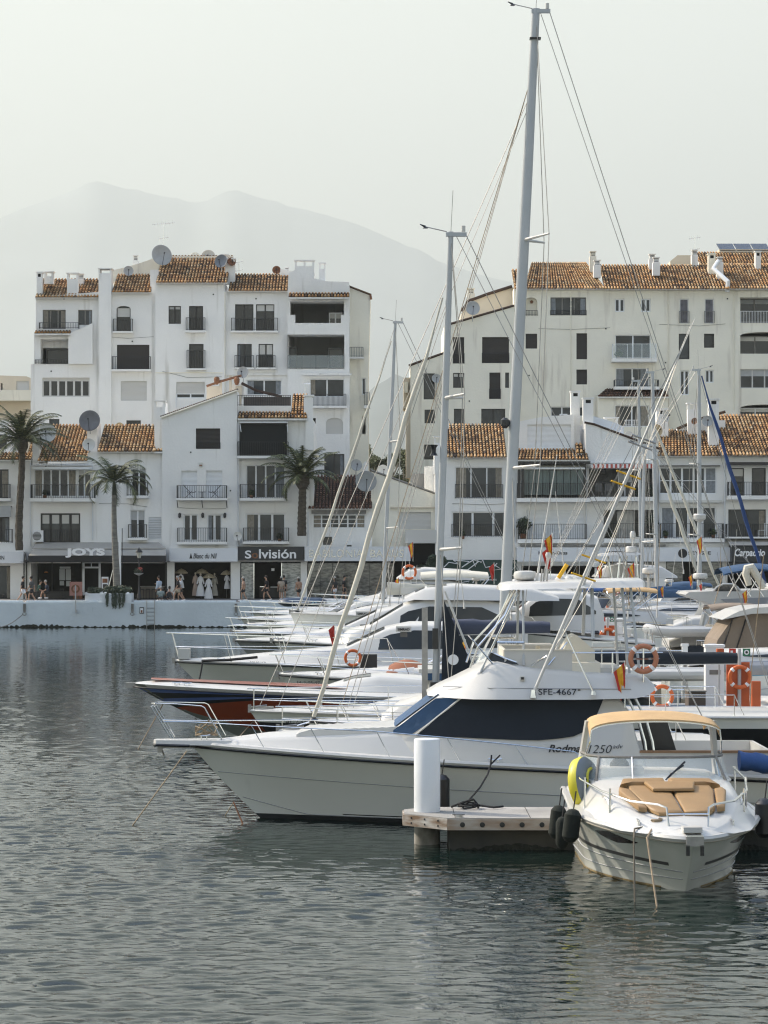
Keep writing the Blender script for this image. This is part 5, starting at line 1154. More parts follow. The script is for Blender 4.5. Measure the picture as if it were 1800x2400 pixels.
    mb.blob(f+V((0,-.004,-.038)), (.022,.008,.007), M_RED, 6, 4); mb.build('face', t)
    for a in ARM:
        mb = MB(); h = a[3]; dn = (a[3]-a[2]).normalized(); sd_ = dn.orthogonal().normalized()
        for i in range(4): o = h+sd_*(i-1.5)*.018; mb.tube([o, o+dn*.05, o+dn*(.075+.01*(i in (1,2)))+V((0,.015,0))], .009, M_SKIN, 5)
        mb.tube([h+sd_*.03, h+sd_*.055+dn*.035], .010, M_SKIN, 5); mb.build('hand', t)
    t.location = base; t.scale = (k,k,k); t.rotation_euler[2] = face; ORG[t.name] = base
    return t
# face: 0 looks away from the camera (+y); -90deg looks right; +90 left
person(53, 179.6, 'man in black t-shirt and white shorts walking right beside the quay edge', R(-80), shirt=(.015,.015,.017), legs=(.7,.7,.72), swing=.6)
person(74, 180.2, 'man in grey t-shirt and dark shorts walking left in front of the bar', R(75), shirt=(.09,.09,.09), legs=(.03,.03,.03), swing=.55)
person(373, 182, 'man in pale blue shirt and dark trousers standing at the bar counter', R(60), pose='hold', shirt=(.42,.50,.6), legs=(.03,.03,.035), short=False, swing=.1)
person(377, 179.3, 'person in grey green t-shirt sitting on the quay edge with back to the water', R(5), 'floor', shirt=(.20,.24,.23), legs=(.03,.03,.04), hair='g', zb=QZ+.13)
person(396, 179.3, 'person in black vest sitting on the quay edge beside the one in grey green', R(-8), 'floor', shirt=(.012,.012,.014), legs=(.03,.03,.04), sleeve=False, zb=QZ+.13)
person(417, 181.5, 'bald looking man in black shirt and beige shorts walking left past the dress shop', R(100), shirt=(.02,.02,.022), legs=(.36,.31,.24), swing=.6, hair='g')
person(424, 182.3, 'person in white shirt just behind the man in beige shorts', R(95), shirt=(.6,.62,.65), legs=(.03,.03,.03), swing=.4)
person(571, 183.5, 'woman in light top and black skirt walking left before the optician', R(90), shirt=(.42,.27,.2), legs=(.02,.02,.022), swing=.35, hair='long', H=1.66)
person(625, 184, 'man all in black walking left past the optician doorway', R(85), shirt=(.018,.018,.02), legs=(.02,.02,.02), swing=.5)
person(659, 184.5, 'woman in beige top standing at the optician glass', R(10), shirt=(.36,.30,.24), legs=(.2,.17,.14), swing=.15, hair='long', H=1.66)
person(665, 185.3, 'person in dark clothes behind the woman in beige', R(-20), shirt=(.03,.03,.03), legs=(.03,.03,.03), swing=.1)
person(700, 184, 'woman in tan top and black shorts at the right end of the optician', R(40), shirt=(.36,.22,.15), legs=(.015,.015,.016), swing=.2, hair='long', H=1.64)
person(785, 184, 'woman in white skirt with long dark hair before the dark boutique', R(60), shirt=(.03,.03,.03), legs=(.65,.66,.70), swing=.2, hair='long', H=1.66)
person(806, 184.8, 'person in dark clothes beside the woman in white skirt', R(-90), shirt=(.02,.02,.025), legs=(.02,.02,.025), swing=.3)
person(112, 186.0, 'grey haired person in dark clothes sitting at the bar terrace', R(90), 'sit', shirt=(.03,.04,.06), legs=(.02,.02,.02), hair='g', zb=QZ+.42)
person(90, 186.2, 'person in dark green top sitting at the bar terrace', R(-90), 'sit', shirt=(.04,.09,.07), legs=(.02,.02,.02), zb=QZ+.42)
# ================================================================ BOATS
M_GEL = mat('white_gelcoat', (.57,.56,.53), .3, coat=.15, var=(.7,.035))
M_GELG = mat('hull_gelcoat', (.74,.745,.69), .2, coat=.5, var=(.35,.06), stain=(.6,(.60,.60,.55),.70,(2,2,.6)))
M_CREAMG = mat('cream_gelcoat', (.74,.69,.58), .35, var=(1,.05))
M_BLACK = mat('black_paint', (.012,.013,.015), .35, var=(2,.3))
M_ANTIF = mat('antifouling', (.016,.02,.022), .7, var=(2,.4))
M_NAVY = mat('navy_canvas', (.009,.015,.024), .85, var=(.6,.2), bump=(2.5,.5,.05))
M_NAVYL = mat('blue_canvas', (.035,.085,.17), .85, var=(1,.25), bump=(3,.6,.05))
M_BLUE = mat('bright_blue_canvas', (.02,.07,.22), .8, var=(1,.25), bump=(3,.6,.05))
M_TAN = mat('tan_canvas', (.56,.37,.185), .9, var=(1.5,.14), bump=(2.5,.6,.04))
M_TANV = mat('tan_vinyl', (.33,.20,.085), .5, var=(2,.1), bump=(3,.3,.02))
M_TAUPE = mat('taupe_canvas', (.24,.19,.145), .9, var=(1,.15), bump=(2,.6,.05))
M_SAILW = mat('sail_cover_cream', (.62,.59,.50), .8, var=(1.5,.12), bump=(3,.4,.03))
M_TEAK = mat('teak', (.30,.17,.09), .6, var=(2,.3))
M_ORANGE = mat('orange_paint', (.30,.055,.018), .35, coat=.4, var=(.6,.15))
M_RUBBER = mat('fender_cloth', (.012,.016,.012), .95, var=(6,.25), bump=(18,.6,.02))
M_ROPE = mat('tan_rope', (.34,.26,.17), .9, var=(8,.3)); M_ROPED = mat('black_rope', (.015,.015,.016), .9); M_GALV = mat('galvanised', (.38,.37,.35), .45, metal=.6, var=(4,.3))
M_FLAGR = mat('flag_red', (.50,.045,.03), .8); M_FLAGY = mat('flag_yellow', (.75,.42,.03), .8)
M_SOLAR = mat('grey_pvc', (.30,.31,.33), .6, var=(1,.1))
def lerp(a, b, t): return a+(b-a)*t
def interp(tab, s):
    if s <= tab[0][0]: return tab[0][1]
    for (a, u), (b, v) in zip(tab, tab[1:]):
        if s <= b: return u+(v-u)*(s-a)/(b-a)
    return tab[-1][1]
class Boat:
    """local frame: stem head at x=0, stern at +x, y across, z up, waterline z=0"""
    def __init__(s, name, label, cat, L, B, zb, zs, rake=1.2, group=None, mid=None, fine=.9, chine=.82, wfine=1.3):
        s.t = thing(name, label, cat, (0,0,0), group); s.L, s.B, s.zb, s.zs, s.rake = L, B, zb, zs, rake; s.mid = mid; s.fine = fine; s.ch = chine; s.wf = wfine
    def zsh(s, x):
        u = min(1, max(0, x/s.L)); return s.zb+(s.zs-s.zb)*u if s.mid is None else (s.zb*(1-u)*(1-2*u)+4*s.mid*u*(1-u)+s.zs*u*(2*u-1))
    def wd(s, x):
        u = min(1, max(0, x/s.L)); w_ = math.sin(math.pi/2*min(1, u/.55))**s.fine; return s.B/2*w_*(1-.08*max(0, u-.6)/.4)+.02
    def ww(s, x):
        u = min(1, max(0, x/s.L)); return s.B/2*s.ch*math.sin(math.pi/2*min(1, u/.62))**s.wf*(1-.05*max(0, u-.6)/.4)+.005
    def hpt(s, x, v, sd):
        """v: 0 at waterline, 1 at sheer, negative below"""
        u = x/s.L; xx = x+s.rake*(1-max(v,-.3))**1.15*(1-u)**1.0*(1 if u < 1 else 0)
        k = max(0, v); f = k**(1.5 if u < .5 else 1.5-(u-.5)*1.2); w_ = lerp(s.ww(x), s.wd(x), f)
        if v < 0: w_ *= (1+v*1.2)
        return V((xx, sd*w_, s.zsh(x)*v if v >= 0 else v*1.0))
    def hull(s, m=None, rows=None, boot=None, knuckle=None, n=34, name='hull', transom=None):
        m = m or M_GELG; vs = rows or [(-.35,M_ANTIF),(0.0,M_ANTIF),(.06,m),(.25,m),(.5,m),(.75,m),(.9,m),(1,m)]
        mb = MB(); xs = [s.L*(i/n)**1.25 for i in range(n+1)]
        for sd in (-1, 1):
            secs = []
            for x in xs: secs.append([s.hpt(x, v, sd) for v, _ in vs])
            mb.loft(secs, m, mrow=[mm for _, mm in vs[:-1]])
        mb.loft([[s.hpt(0, v, -1) for v, _ in vs], [s.hpt(0, v, 1) for v, _ in vs]], m, mrow=[mm for _, mm in vs[:-1]])
        a = [s.hpt(s.L, v, -1) for v, _ in vs]+[s.hpt(s.L, v, 1) for v, _ in reversed(vs)]; mb.poly(a, transom or m)
        s.h = mb.build(name, s.t, smooth=50)
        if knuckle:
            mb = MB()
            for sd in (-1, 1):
                for kv in knuckle: mb.tube([s.hpt(x, kv(x/s.L) if callable(kv) else kv, sd)+V((0,sd*.004,0)) for x in xs[1:]], .009, M_SOLAR, 4)  # thin grey tubes draw the shadow line along each hull knuckle
            mb.build('knuckle_shadow_line', s.h)
        return s
    def deck(s, m=None, drop=.0, camber=.10, n=30, m2=None):
        m = m or M_GEL; mb = MB(); secs = []
        for i in range(n+1):
            x = s.L*(i/n)**1.2; w_ = s.wd(x); z = s.zsh(x)-drop; secs.append([(x, w_*k, z+camber*(1-k*k)*min(1, w_*1.5)) for k in (-1,-.9,-.6,0,.6,.9,1)])
        mb.loft(secs, m); mb.build('deck', s.t, smooth=50); return s
    def rub(s, m=None, r=.05, dz=-.03, name='rub_rail', m2=None, out=.02):
        mb = MB(); xs = [s.L*(i/30)**1.2 for i in range(31)]
        pl = [V((x, -s.wd(x)-out, s.zsh(x)+dz)) for x in reversed(xs)]+[V((x, s.wd(x)+out, s.zsh(x)+dz)) for x in xs]
        mb.tube(pl, r, m or M_BLACK, 6); mb.build(name, s.t); return s
    def stripe(s, v0, v1, m, x0=0, x1=None, both=True, name='stripe', n=26, off=.006):
        x1 = x1 or s.L; mb = MB()
        for sd in ((-1, 1) if both else (-1,)):
            a = []
            for i in range(n+1):
                x = lerp(x0, x1, i/n); u0 = v0(x/s.L) if callable(v0) else v0; u1 = v1(x/s.L) if callable(v1) else v1
                a.append([s.hpt(x, lerp(u0, u1, q/3), sd)+V((0,sd*off,0)) for q in range(4)])
            mb.loft(a, m)
        mb.build(name, s.h, smooth=50); return s
    def rail(s, x0, x1, h, n=5, inset=.08, r=.016, lean=.25, mids=(.5,), bow=True, both=True, m=None, hb=None, fwd=.25, sides=(-1,1), name='guard_rail', end=True):
        m = m or M_STEEL; mb = MB(); hb = hb or h
        def tp(x, sd, f): 
            hh = lerp(hb, h, min(1, (x-x0)/max(.1,(x1-x0)*.5))); return V((x-lean*f*(1 if x > x0+.2 else 1), sd*(max(.12, s.wd(x)-inset+.03*f)), s.zsh(x)+hh*f))
        for f in (1,)+tuple(mids):
            lines = []
            for sd in sides:
                pl = [tp(lerp(x0, x1, (i/16)), sd, f) for i in range(17)]
                if f == 1 and end: pl.append(tp(x1+.15, sd, 1)+V((lean+.1,0,-h*.9)))
                lines.append(pl)
            if bow and len(sides) == 2 and f == 1:
                a, b = lines; c = V((-fwd, 0, 0)); pl = list(reversed(a))+[a[0]+c*.8+V((0,a[0].y*-.25,0)), b[0]+c*.8+V((0,b[0].y*-.25,0))]+b; mb.tube(pl, r, m, 5, caps=False)
            else:
                for pl in lines: mb.tube(pl, r*(1 if f == 1 else .7), m, 5, caps=False)
        for sd in sides:
            for i in range(n):
                x = lerp(x0, x1, i/(n-1) if n > 1 else 0); a = V((x, sd*max(.1, s.wd(x)-inset), s.zsh(x)+.02)); mb.tube([a, tp(x, sd, 1)], r*.9, m, 5)
                mb.lathe(a, [(.035,0),(.03,.03)], m, 6)
        mb.build(name, s.t); return s
    def anchor(s, x=-.05, z=None, sc_=1., m=None):
        m = m or M_GALV; z = s.zb-.02 if z is None else z; mb = MB()
        mb.box(x-.15*sc_, x+.75*sc_, -.07, .07, z+.0, z+.06, m); mb.box(x-.22*sc_, x-.1*sc_, -.09, -.06, z-.1, z+.1, m); mb.box(x-.22*sc_, x-.1*sc_, .06, .09, z-.1, z+.1, m)
        mb.tube([(x+.5*sc_,0,z+.09),(x-.15*sc_,0,z+.04),(x-.05*sc_,0,z-.22*sc_)], .03*sc_, m, 6)
        for sd in (-1,1): mb.poly([(x-.05*sc_,0,z-.24*sc_),(x+.12*sc_,sd*.16*sc_,z-.18*sc_),(x+.33*sc_,0,z-.13*sc_)], m)
        mb.build('anchor', s.t); return s
    def cleat(s, x, sd, z=None):
        mb = MB(); y = sd*(s.wd(x)-.12); z = s.zsh(x)+.03 if z is None else z
        for q in (-.06,.06): mb.tube([(x+q,y,z-.02),(x+q,y,z+.07)], .015, M_STEEL, 5)
        mb.tube([(x-.14,y,z+.09),(x-.05,y,z+.07),(x+.05,y,z+.07),(x+.14,y,z+.09)], .016, M_STEEL, 5); mb.build('cleat', s.t); return s
    def put(s, x, y, rot=0., z=0.): s.t.location = (x, y, z); s.t.rotation_euler[2] = rot; ORG[s.t.name] = V((0,0,0)); return s
class House:
    """stations: (x, zbottom, ztop, wbottom, wtop)"""
    def __init__(s, st, m=None, rnd=.12, camber=.06): s.st = st; s.m = m or M_GEL; s.r = rnd; s.c = camber
    def at(s, x):
        st = s.st
        if x <= st[0][0]: return st[0]
        for a, b in zip(st, st[1:]):
            if x <= b[0]: t = (x-a[0])/max(1e-6, b[0]-a[0]); return tuple(lerp(a[i], b[i], t) for i in range(5))
        return st[-1]
    def build(s, name, parent, smooth=38):
        mb = MB(); secs = []
        for x, zb, zt, wb, wt in s.st:
            r = min(s.r, max(.01, (zt-zb)*.4), wt*.5); secs.append([(x,-wb,zb),(x,-wt-(wb-wt)*.12,zt-r),(x,-wt+r*.35,zt-r*.25),(x,-wt+r,zt),(x,-wt*.4,zt+s.c*.8),(x,0,zt+s.c),(x,wt*.4,zt+s.c*.8),(x,wt-r,zt),(x,wt-r*.35,zt-r*.25),(x,wt+(wb-wt)*.12,zt-r),(x,wb,zb)])
        mb.loft(secs, s.m, closed=True); s.o = mb.build(name, parent, smooth=smooth); return s.o
    def y(s, x, z):
        x, zb, zt, wb, wt = s.at(x); t = 0 if zt-zb < 1e-4 else min(1, max(0, (z-zb)/(zt-zb))); return lerp(wb, wt+(wb-wt)*.12, min(1, t*1.05))
    def strip(s, pts, m, parent=None, name='side_window', sides=(-1,1), off=.012, sub=4):
        """pts: (x, zlo, zhi)"""
        out = None
        for sd in sides:
            mb = MB(); rows = []
            for (a, l0, h0), (b, l1, h1) in zip(pts, pts[1:]):
                for i in range(sub+(1 if b == pts[-1][0] else 0)):
                    t = i/sub; x, l, h = lerp(a,b,t), lerp(l0,l1,t), lerp(h0,h1,t); rows.append([(x, sd*(s.y(x, lerp(l,h,q))+off), lerp(l,h,q)) for q in (0,.33,.66,1)])
            mb.loft(rows, m); out = mb.build(name, parent or s.o, smooth=50)
        return out
    def front(s, x0, x1, m, parent=None, name='windscreen', f=.9, off=.02, n=4, split=0):
        mb = MB(); rows = []
        for i in range(n+1):
            x, zb, zt, wb, wt = s.at(lerp(x0, x1, i/n)); w_ = max(.05, wt-s.r)*f; rows.append([(x, k*w_, zt+s.c*(1-abs(k)**2*.9)+off) for k in (-1,-.5,0,.5,1)])
        mb.loft(rows, m); o = mb.build(name, parent or s.o, smooth=50)
        if split:
            mb = MB()
            for j in range(1, split): k = -1+2*j/split; mb.tube([V(lerp(V(r[0]), V(r[-1]), (k+1)/2))+V((0,0,s.c*.6*0+.03)) for r in rows], .02, M_GEL, 4)
            mb.build('mullion', o)
        return o
def btext(parent, s_, x0, x1, z0, z1, yfn, m, shear=0, off=0., name='lettering'):
    """lettering on the near side (-y) of a boat, in its local frame"""
    c = bpy.data.curves.new('lettering', 'FONT'); c.body = s_; c.offset = off; c.shear = shear; c.resolution_u = 3
    o = bpy.data.objects.new('tmp_text', c); COL.objects.link(o); dg = bpy.context.evaluated_depsgraph_get(); me = bpy.data.meshes.new_from_object(o.evaluated_get(dg)); COL.objects.unlink(o); bpy.data.objects.remove(o); bpy.data.curves.remove(c)
    vs = np.array([v.co[:] for v in me.vertices]); mn, mxx = vs.min(0), vs.max(0); mb = MB()
    for v in vs: x = lerp(x0, x1, (v[0]-mn[0])/(mxx[0]-mn[0])); z = lerp(z0, z1, (v[1]-mn[1])/(mxx[1]-mn[1])); mb.v.append((x, -yfn(x, z)-.022, z))
    for p in me.polygons: mb.face(list(p.vertices), m)
    bpy.data.meshes.remove(me); return mb.build(name, parent, smooth=0)
def radar(parent, x, y, z, r=.28, h=.22, post=0.):
    mb = MB()
    if post: mb.lathe((x,y,z-post), [(.08,0),(.06,post)], M_GEL, 8)
    mb.lathe((x,y,z), [(r*.75,0),(r*.82,.05),(r*.98,.055),(r,.1),(r*.99,h-.06),(r*.9,h-.01),(r*.5,h+.01)], M_GEL, 20); mb.lathe((x,y,z-.002), [(r*.76,0),(r*.8,.048)], M_DARKF, 20); return mb.build('radar_dome', parent, smooth=45)
def whip(parent, a, b, r=.012, m=None): mb = MB(); mb.tube([a, V(a).lerp(V(b),.25), b], [r*1.5, r*1.2, r*.4], m or M_GEL, 5); return mb.build('whip_antenna', parent)
def flag(x, y, z, h, label, w_=.32, hang=True, parent=None, cols='es', lean=0.):
    t = thing('flag', label, 'flag', (0,0,0), 'small flags on the boats') if parent is None else parent; mb = MB(); mb.tube([(x,y,z),(x+lean,y,z+h)], .012, M_STEEL, 4); mb.build('flagpole', t)
    mb = MB(); fh = h*.55; n = 7; cs = [M_FLAGR, M_FLAGY, M_FLAGY, M_FLAGR] if cols == 'es' else [M_FLAGR]*4; nf = len(cs)
    grid = [[V((x+lean*.9-(i/nf)*w_*(.35+.65*(1-j/n))*.8, y+.05*math.sin(i*2.1+j*.9), z+h*.97-fh*j/n-(i/nf)*h*.22*(1+j/n*.3))) for j in range(n+1)] for i in range(nf+1)]
    for i in range(nf):
        k = [mb.add(grid[i]), mb.add(grid[i+1])]
        for j in range(n): mb.face([k[0]+j, k[0]+j+1, k[1]+j+1, k[1]+j], cs[i])
    mb.build('cloth', t); 
    return t
def fender(x, y, z, r, h, label, m=None, grp='fenders hung between the boats', tilt=0., loc=None):
    mb = MB(); mb.lathe((x,y,z), [(.03,0),(r*.6,.02),(r,.1),(r,h-.1),(r*.6,h-.02),(.03,h)], m or M_RUBBER, 14, 'Z', Matrix.Rotation(tilt, 3, 'Y')); mb.tube([V((x,y,z+h))+V((h*math.sin(tilt),0,0)), V((x,y,z+h+.3))+V((h*math.sin(tilt)+.05,.1,0))], .012, M_ROPED, 4)
    return tag(mb.build('fender', None, org=(x,y,z)), label, 'fender', grp)

# ---------------------------------------------------------------- big fishing cruiser with flybridge (side on, foreground)
DR = 53.8; XB = X(432,DR); rx = lambda px: X(px,DR)-XB; rz = lambda py: Z(py,DR)
G_CR = 'motor boats moored bow out'
b = Boat('motor_cruiser', 'largest white flybridge cruiser behind the white pile, with navy window covers and outriggers', 'motor boat', 12.6, 3.9, 1.64, 1.02, rx(600), G_CR, fine=.78, chine=.86, wfine=1.15)
kn = lambda u: .62-.16*u
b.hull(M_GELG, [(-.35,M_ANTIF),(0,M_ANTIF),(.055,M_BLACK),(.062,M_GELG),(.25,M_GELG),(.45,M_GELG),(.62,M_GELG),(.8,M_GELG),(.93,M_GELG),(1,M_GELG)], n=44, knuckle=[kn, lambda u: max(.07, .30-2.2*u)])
b.stripe(.085, .10, M_BLACK, 2.2); b.deck(); b.rub(M_BLACK, .035, -.075); b.rub(M_GEL, .055, -.005, 'toe_rail')
mb = MB(); x0 = rx(343)
mb.loft([[(x, w_, .0+1.60),(x, w_*.9, 1.70),(x, -w_*.9, 1.70),(x, -w_, 1.60),(x, 0, 1.54)] for x, w_ in ((x0,.10),(x0+.06,.24),(x0+.3,.27),(.0,.32),(.5,.45),(1.1,.3))], M_GEL, closed=True); mb.tube([(x0,-.1,1.60),(x0+.06,-.25,1.6),(0,-.33,1.585)], .03, M_BLACK, 5)
mb.build('bow_platform', b.t); b.anchor(rx(372), 1.52, .8)
# foredeck trunk, sun pad
hs = House([(rx(470),1.60,1.62,.25,.18),(rx(620),1.55,1.80,.75,.55),(rx(760),1.50,1.87,1.05,.85),(rx(900),1.46,1.93,1.3,1.1),(rx(990),1.42,1.98,1.45,1.2)], M_GEL, .1); hs.build('foredeck_trunk', b.t)
mb = MB(); secs = []
for i in range(25):
    x = lerp(rx(690), rx(950), i/24); _, _, zt, _, wt = hs.at(x); k = min(1, (i+.6)/3)*min(1,(25-i)/1.5); secs.append([(x,-wt*.95,zt-.02),(x,-wt*.93,zt+.10*k+.012*(i%2)),(x,0,zt+.16*k+.012*(i%2)),(x,wt*.93,zt+.10*k+.012*(i%2)),(x,wt*.95,zt-.02)])
mb.loft(secs, M_CREAMG if False else M_GEL, closed=True); mb.build('sun_pad', b.t, smooth=60)
# cabin
zc = 1.30
ch = House([(rx(912),zc,zc+.62,1.15,1.05),(rx(945),zc,rz(1698),1.35,1.1),(rx(1030),zc,rz(1634),1.62,1.25),(rx(1110),zc,rz(1634),1.72,1.40),(rx(1280),zc-.1,rz(1636),1.78,1.5),(rx(1455),zc-.2,rz(1638),1.78,1.5),(rx(1478),zc-.25,rz(1668),1.78,1.6),(rx(1497),zc-.3,rz(1740),1.78,1.7),(rx(1515),zc-.35,rz(1790),1.78,1.76)], M_GEL, .10); ch.build('cabin', b.t)
def zq(py): return rz(py)
ch.strip([(rx(978),zq(1727),zq(1722)),(rx(1000),zq(1728),zq(1704)),(rx(1083),zq(1730),zq(1638)),(rx(1200),zq(1735),zq(1638)),(rx(1262),zq(1736),zq(1638)),(rx(1310),zq(1732),zq(1638)),(rx(1345),zq(1727),zq(1638)),(rx(1375),zq(1714),zq(1638)),(rx(1395),zq(1690),zq(1638)),(rx(1416),zq(1642),zq(1638))], M_NAVY, name='window_cover', off=.03, sub=3)
ch.strip([(rx(922),zq(1724),zq(1717)),(rx(945),zq(1725),zq(1700)),(rx(965),zq(1726),zq(1684)),(rx(1022),zq(1686),zq(1640)),(rx(1076),zq(1642),zq(1638))], M_NAVYL, name='windscreen_cover', off=.025)
ch.front(rx(915), rx(1029), M_NAVYL, name='windscreen_cover', f=1.0, off=.03, n=6)
for sd in (-1, 1):
    mb = MB(); p0 = V((rx(973), sd*(ch.y(rx(973),zq(1727))+.05), zq(1727))); p1 = V((rx(1082), sd*(ch.y(rx(1082),zq(1638))+.05), zq(1638))); mb.tube([p0, p1], .022, M_GEL, 5); mb.build('cover_piping', ch.o)
# flybridge fairing
fb = House([(rx(1004),rz(1637),rz(1632),.75,.7),(rx(1030),rz(1638),rz(1618),1.2,1.0),(rx(1070),rz(1639),rz(1600),1.5,1.1),(rx(1110),rz(1640),rz(1581),1.66,1.25),(rx(1150),rz(1640),rz(1556),1.74,1.38),(rx(1168),rz(1640),rz(1553),1.76,1.42),(rx(1250),rz(1640),rz(1568),1.8,1.5),(rx(1370),rz(1640),rz(1578),1.8,1.56),(rx(1490),rz(1637),rz(1583),1.78,1.6),(rx(1520),rz(1630),rz(1590),1.74,1.6),(rx(1536),rz(1618),rz(1606),1.7,1.62)], M_GEL, .12, .03); fb.build('flybridge', b.t)
mb = MB(); mb.tube([(x, -fb.y(x, rz(1613))-.006, rz(1613)-.006*i) for i, x in enumerate([rx(1040),rx(1150),rx(1280),rx(1400),rx(1480)])], .008, M_SOLAR, 4); mb.build('moulding_line', fb.o)
mb = MB(); x = rx(1220); mb.box(x, x+.1, -fb.y(x, rz(1590))-.03, -1.3, rz(1596), rz(1586), M_GEL); mb.box(x+.02, x+.08, -fb.y(x,rz(1590))-.034, -1.4, rz(1594), rz(1588), M_BLACK); mb.build('vent', fb.o, smooth=0)
btext(fb.o, 'SFE-4667', rx(1262), rx(1352), rz(1629), rz(1615), fb.y, M_INK, off=.008)
mb = MB(); mb.box(rx(1355), rx(1361), -fb.y(rx(1358), rz(1617))-.01, -1.5, rz(1619), rz(1616.5), M_INK); mb.build('small_plate', fb.o, smooth=0)
btext(ch.o, 'Rodman', rx(1286), rx(1375), rz(1764), rz(1746), ch.y, M_INK, .3, .022); btext(ch.o, '1250', rx(1379), rx(1435), rz(1766), rz(1747), ch.y, M_INK, .3, -.006); btext(ch.o, 'adv', rx(1437), rx(1461), rz(1755), rz(1745), ch.y, M_INK, .3)
# flybridge coaming and seats
mb = MB(); zf = rz(1572)
for sd in (-1,1): mb.box(rx(1185), rx(1345), sd*1.25-.06, sd*1.25+.06, zf-.1, rz(1527), M_GEL); mb.box(rx(1184), rx(1346), sd*1.25-.08, sd*1.25+.08, rz(1527), rz(1524), M_CREAMG)
mb.box(rx(1183), rx(1190), -1.2, 1.2, zf-.1, rz(1526), M_CREAMG); mb.box(rx(1345), rx(1412), -1.3, .6, zf-.15, rz(1556), M_CREAMG); mb.box(rx(1395), rx(1465), -1.25, 1.0, zf-.15, rz(1568), M_GEL); mb.build('flybridge_seating', fb.o, smooth=0)
mb = MB(); mb.prism([(rx(1328),rz(1530)),(rx(1346),rz(1497)),(rx(1356),rz(1492)),(rx(1362),rz(1494)),(rx(1404),rz(1530)),(rx(1404),rz(1560)),(rx(1328),rz(1560))], -.75, .35, M_CREAMG); mb.build('helm_console', fb.o, smooth=0)
mb = MB(); mb.box(rx(1238), rx(1304), -.5, .3, rz(1519), rz(1516), M_GEL); mb.lathe((rx(1272),-.1,rz(1560)), [(.05,0),(.05,rz(1519)-rz(1560))], M_CREAMG, 8); mb.build('table', fb.o)
mb = MB(); mb.loft([[(rx(1148),-1.1,rz(1551)),(rx(1152),-1.0,rz(1528))],[(rx(1122),-.5,rz(1560)),(rx(1135),-.45,rz(1532))],[(rx(1118),.5,rz(1560)),(rx(1132),.45,rz(1532))],[(rx(1148),1.1,rz(1551)),(rx(1152),1.0,rz(1528))]], M_CLEAR); mb.loft([[(rx(1148),-1.2,rz(1552)),(rx(1150),-1.15,rz(1530))],[(rx(1218),-1.42,rz(1560)),(rx(1212),-1.38,rz(1554))]], M_TINT); mb.tube([(rx(1150),-1.15,rz(1530)),(rx(1185),-1.3,rz(1545)),(rx(1213),-1.38,rz(1555))], .02, M_STEEL, 4); mb.build('wind_deflector', fb.o)
# hardtop
ht = House([(rx(1175),rz(1385),rz(1381),.7,.6),(rx(1182),rz(1386),rz(1374),1.0,.85),(rx(1200),rz(1384),rz(1371),1.15,1.0),(rx(1300),rz(1381),rz(1367),1.22,1.1),(rx(1450),rz(1379),rz(1363),1.22,1.1),(rx(1515),rz(1378),rz(1362),1.15,1.0),(rx(1522),rz(1376),rz(1366),1.0,.9)], M_GEL, .07, .05); ht.build('hardtop', b.t)
mb = MB(); r_ = .026
for sd in (-1,1):
    y0, y1 = sd*.95, sd*1.35
    mb.tube([(rx(1222),y0,rz(1386)),(rx(1128),y1,rz(1578))], r_, M_STEEL, 6); mb.tube([(rx(1214),y0,rz(1386)),(rx(1188),y0,rz(1445)),(rx(1122),y1,rz(1518)),(rx(1104),y1*.9,rz(1568))], r_, M_STEEL, 6)
    mb.tube([(rx(1231),y0,rz(1386)),(rx(1230),y1,rz(1562))], r_*1.1, M_ALU, 6); mb.tube([(rx(1168),y1*.9,rz(1508)),(rx(1231),y1*.97,rz(1508))], r_, M_STEEL, 6)
    mb.tube([(rx(1395),y0,rz(1380)),(rx(1394),y1,rz(1500))], r_*1.6, M_ALU, 6)
    for a, c in ((1466,1480),(1487,1504)): mb.tube([(rx(a),y0,rz(1378)),(rx(c),y1,rz(1580))], r_*1.2, M_ALU, 6)
    for k in range(6): t_ = (k+.6)/6; mb.tube([(lerp(rx(1466),rx(1480),t_),lerp(y0,y1,t_),lerp(rz(1378),rz(1580),t_)),(lerp(rx(1487),rx(1504),t_),lerp(y0,y1,t_),lerp(rz(1378),rz(1580),t_))], r_*.7, M_ALU, 5)
    mb.tube([(rx(1108),y1,rz(1500)),(rx(1160),y1,rz(1562))], r_*.6, M_STEEL, 5); mb.tube([(rx(1186),y1*.95,rz(1533)),(rx(1560),y1*.95,rz(1532))], r_*.6, M_STEEL, 5); mb.tube([(rx(1440),y1,rz(1532)),(rx(1440),y1,rz(1580))], r_*.6, M_STEEL, 5)
mb.build('support_tube', b.t)
radar(ht.o, rx(1241), -.1, rz(1363), .25, .20); whip(ht.o, (rx(1268),-.3,rz(1364)), (rx(1317),-.3,rz(1060)), .02)
whip(ht.o, (rx(1287),.2,rz(1366)), (rx(1296),.2,rz(1308)), .012); mb = MB(); mb.lathe((rx(1299),.2,rz(1318)), [(.02,0),(.035,.06),(.055,.1),(.06,.16),(.04,.2)], M_GEL, 10); mb.tube([(rx(1290),.2,rz(1365)),(rx(1299),.2,rz(1316))], .02, M_GEL, 5); mb.build('gps_antenna', ht.o)
mb = MB()
for px in (1276,1282,1290): mb.tube([(rx(px),-.6,rz(1366)),(rx(px+3),-.6,rz(1335))], .018, M_GALV, 5)
mb.build('rod_holder', ht.o); mb = MB(); mb.tube([(rx(1320),-.3,rz(1357)),(rx(1341),-.3,rz(1324))], .045, M_FLAGY, 8); mb.build('flare_tube', ht.o)
for dx in (0,22): 
    mb = MB(); mb.lathe((rx(1328+dx),.3,rz(1366)), [(.1,0),(.11,.06),(.06,.11)], M_GEL, 10); mb.build('gps_antenna', ht.o)
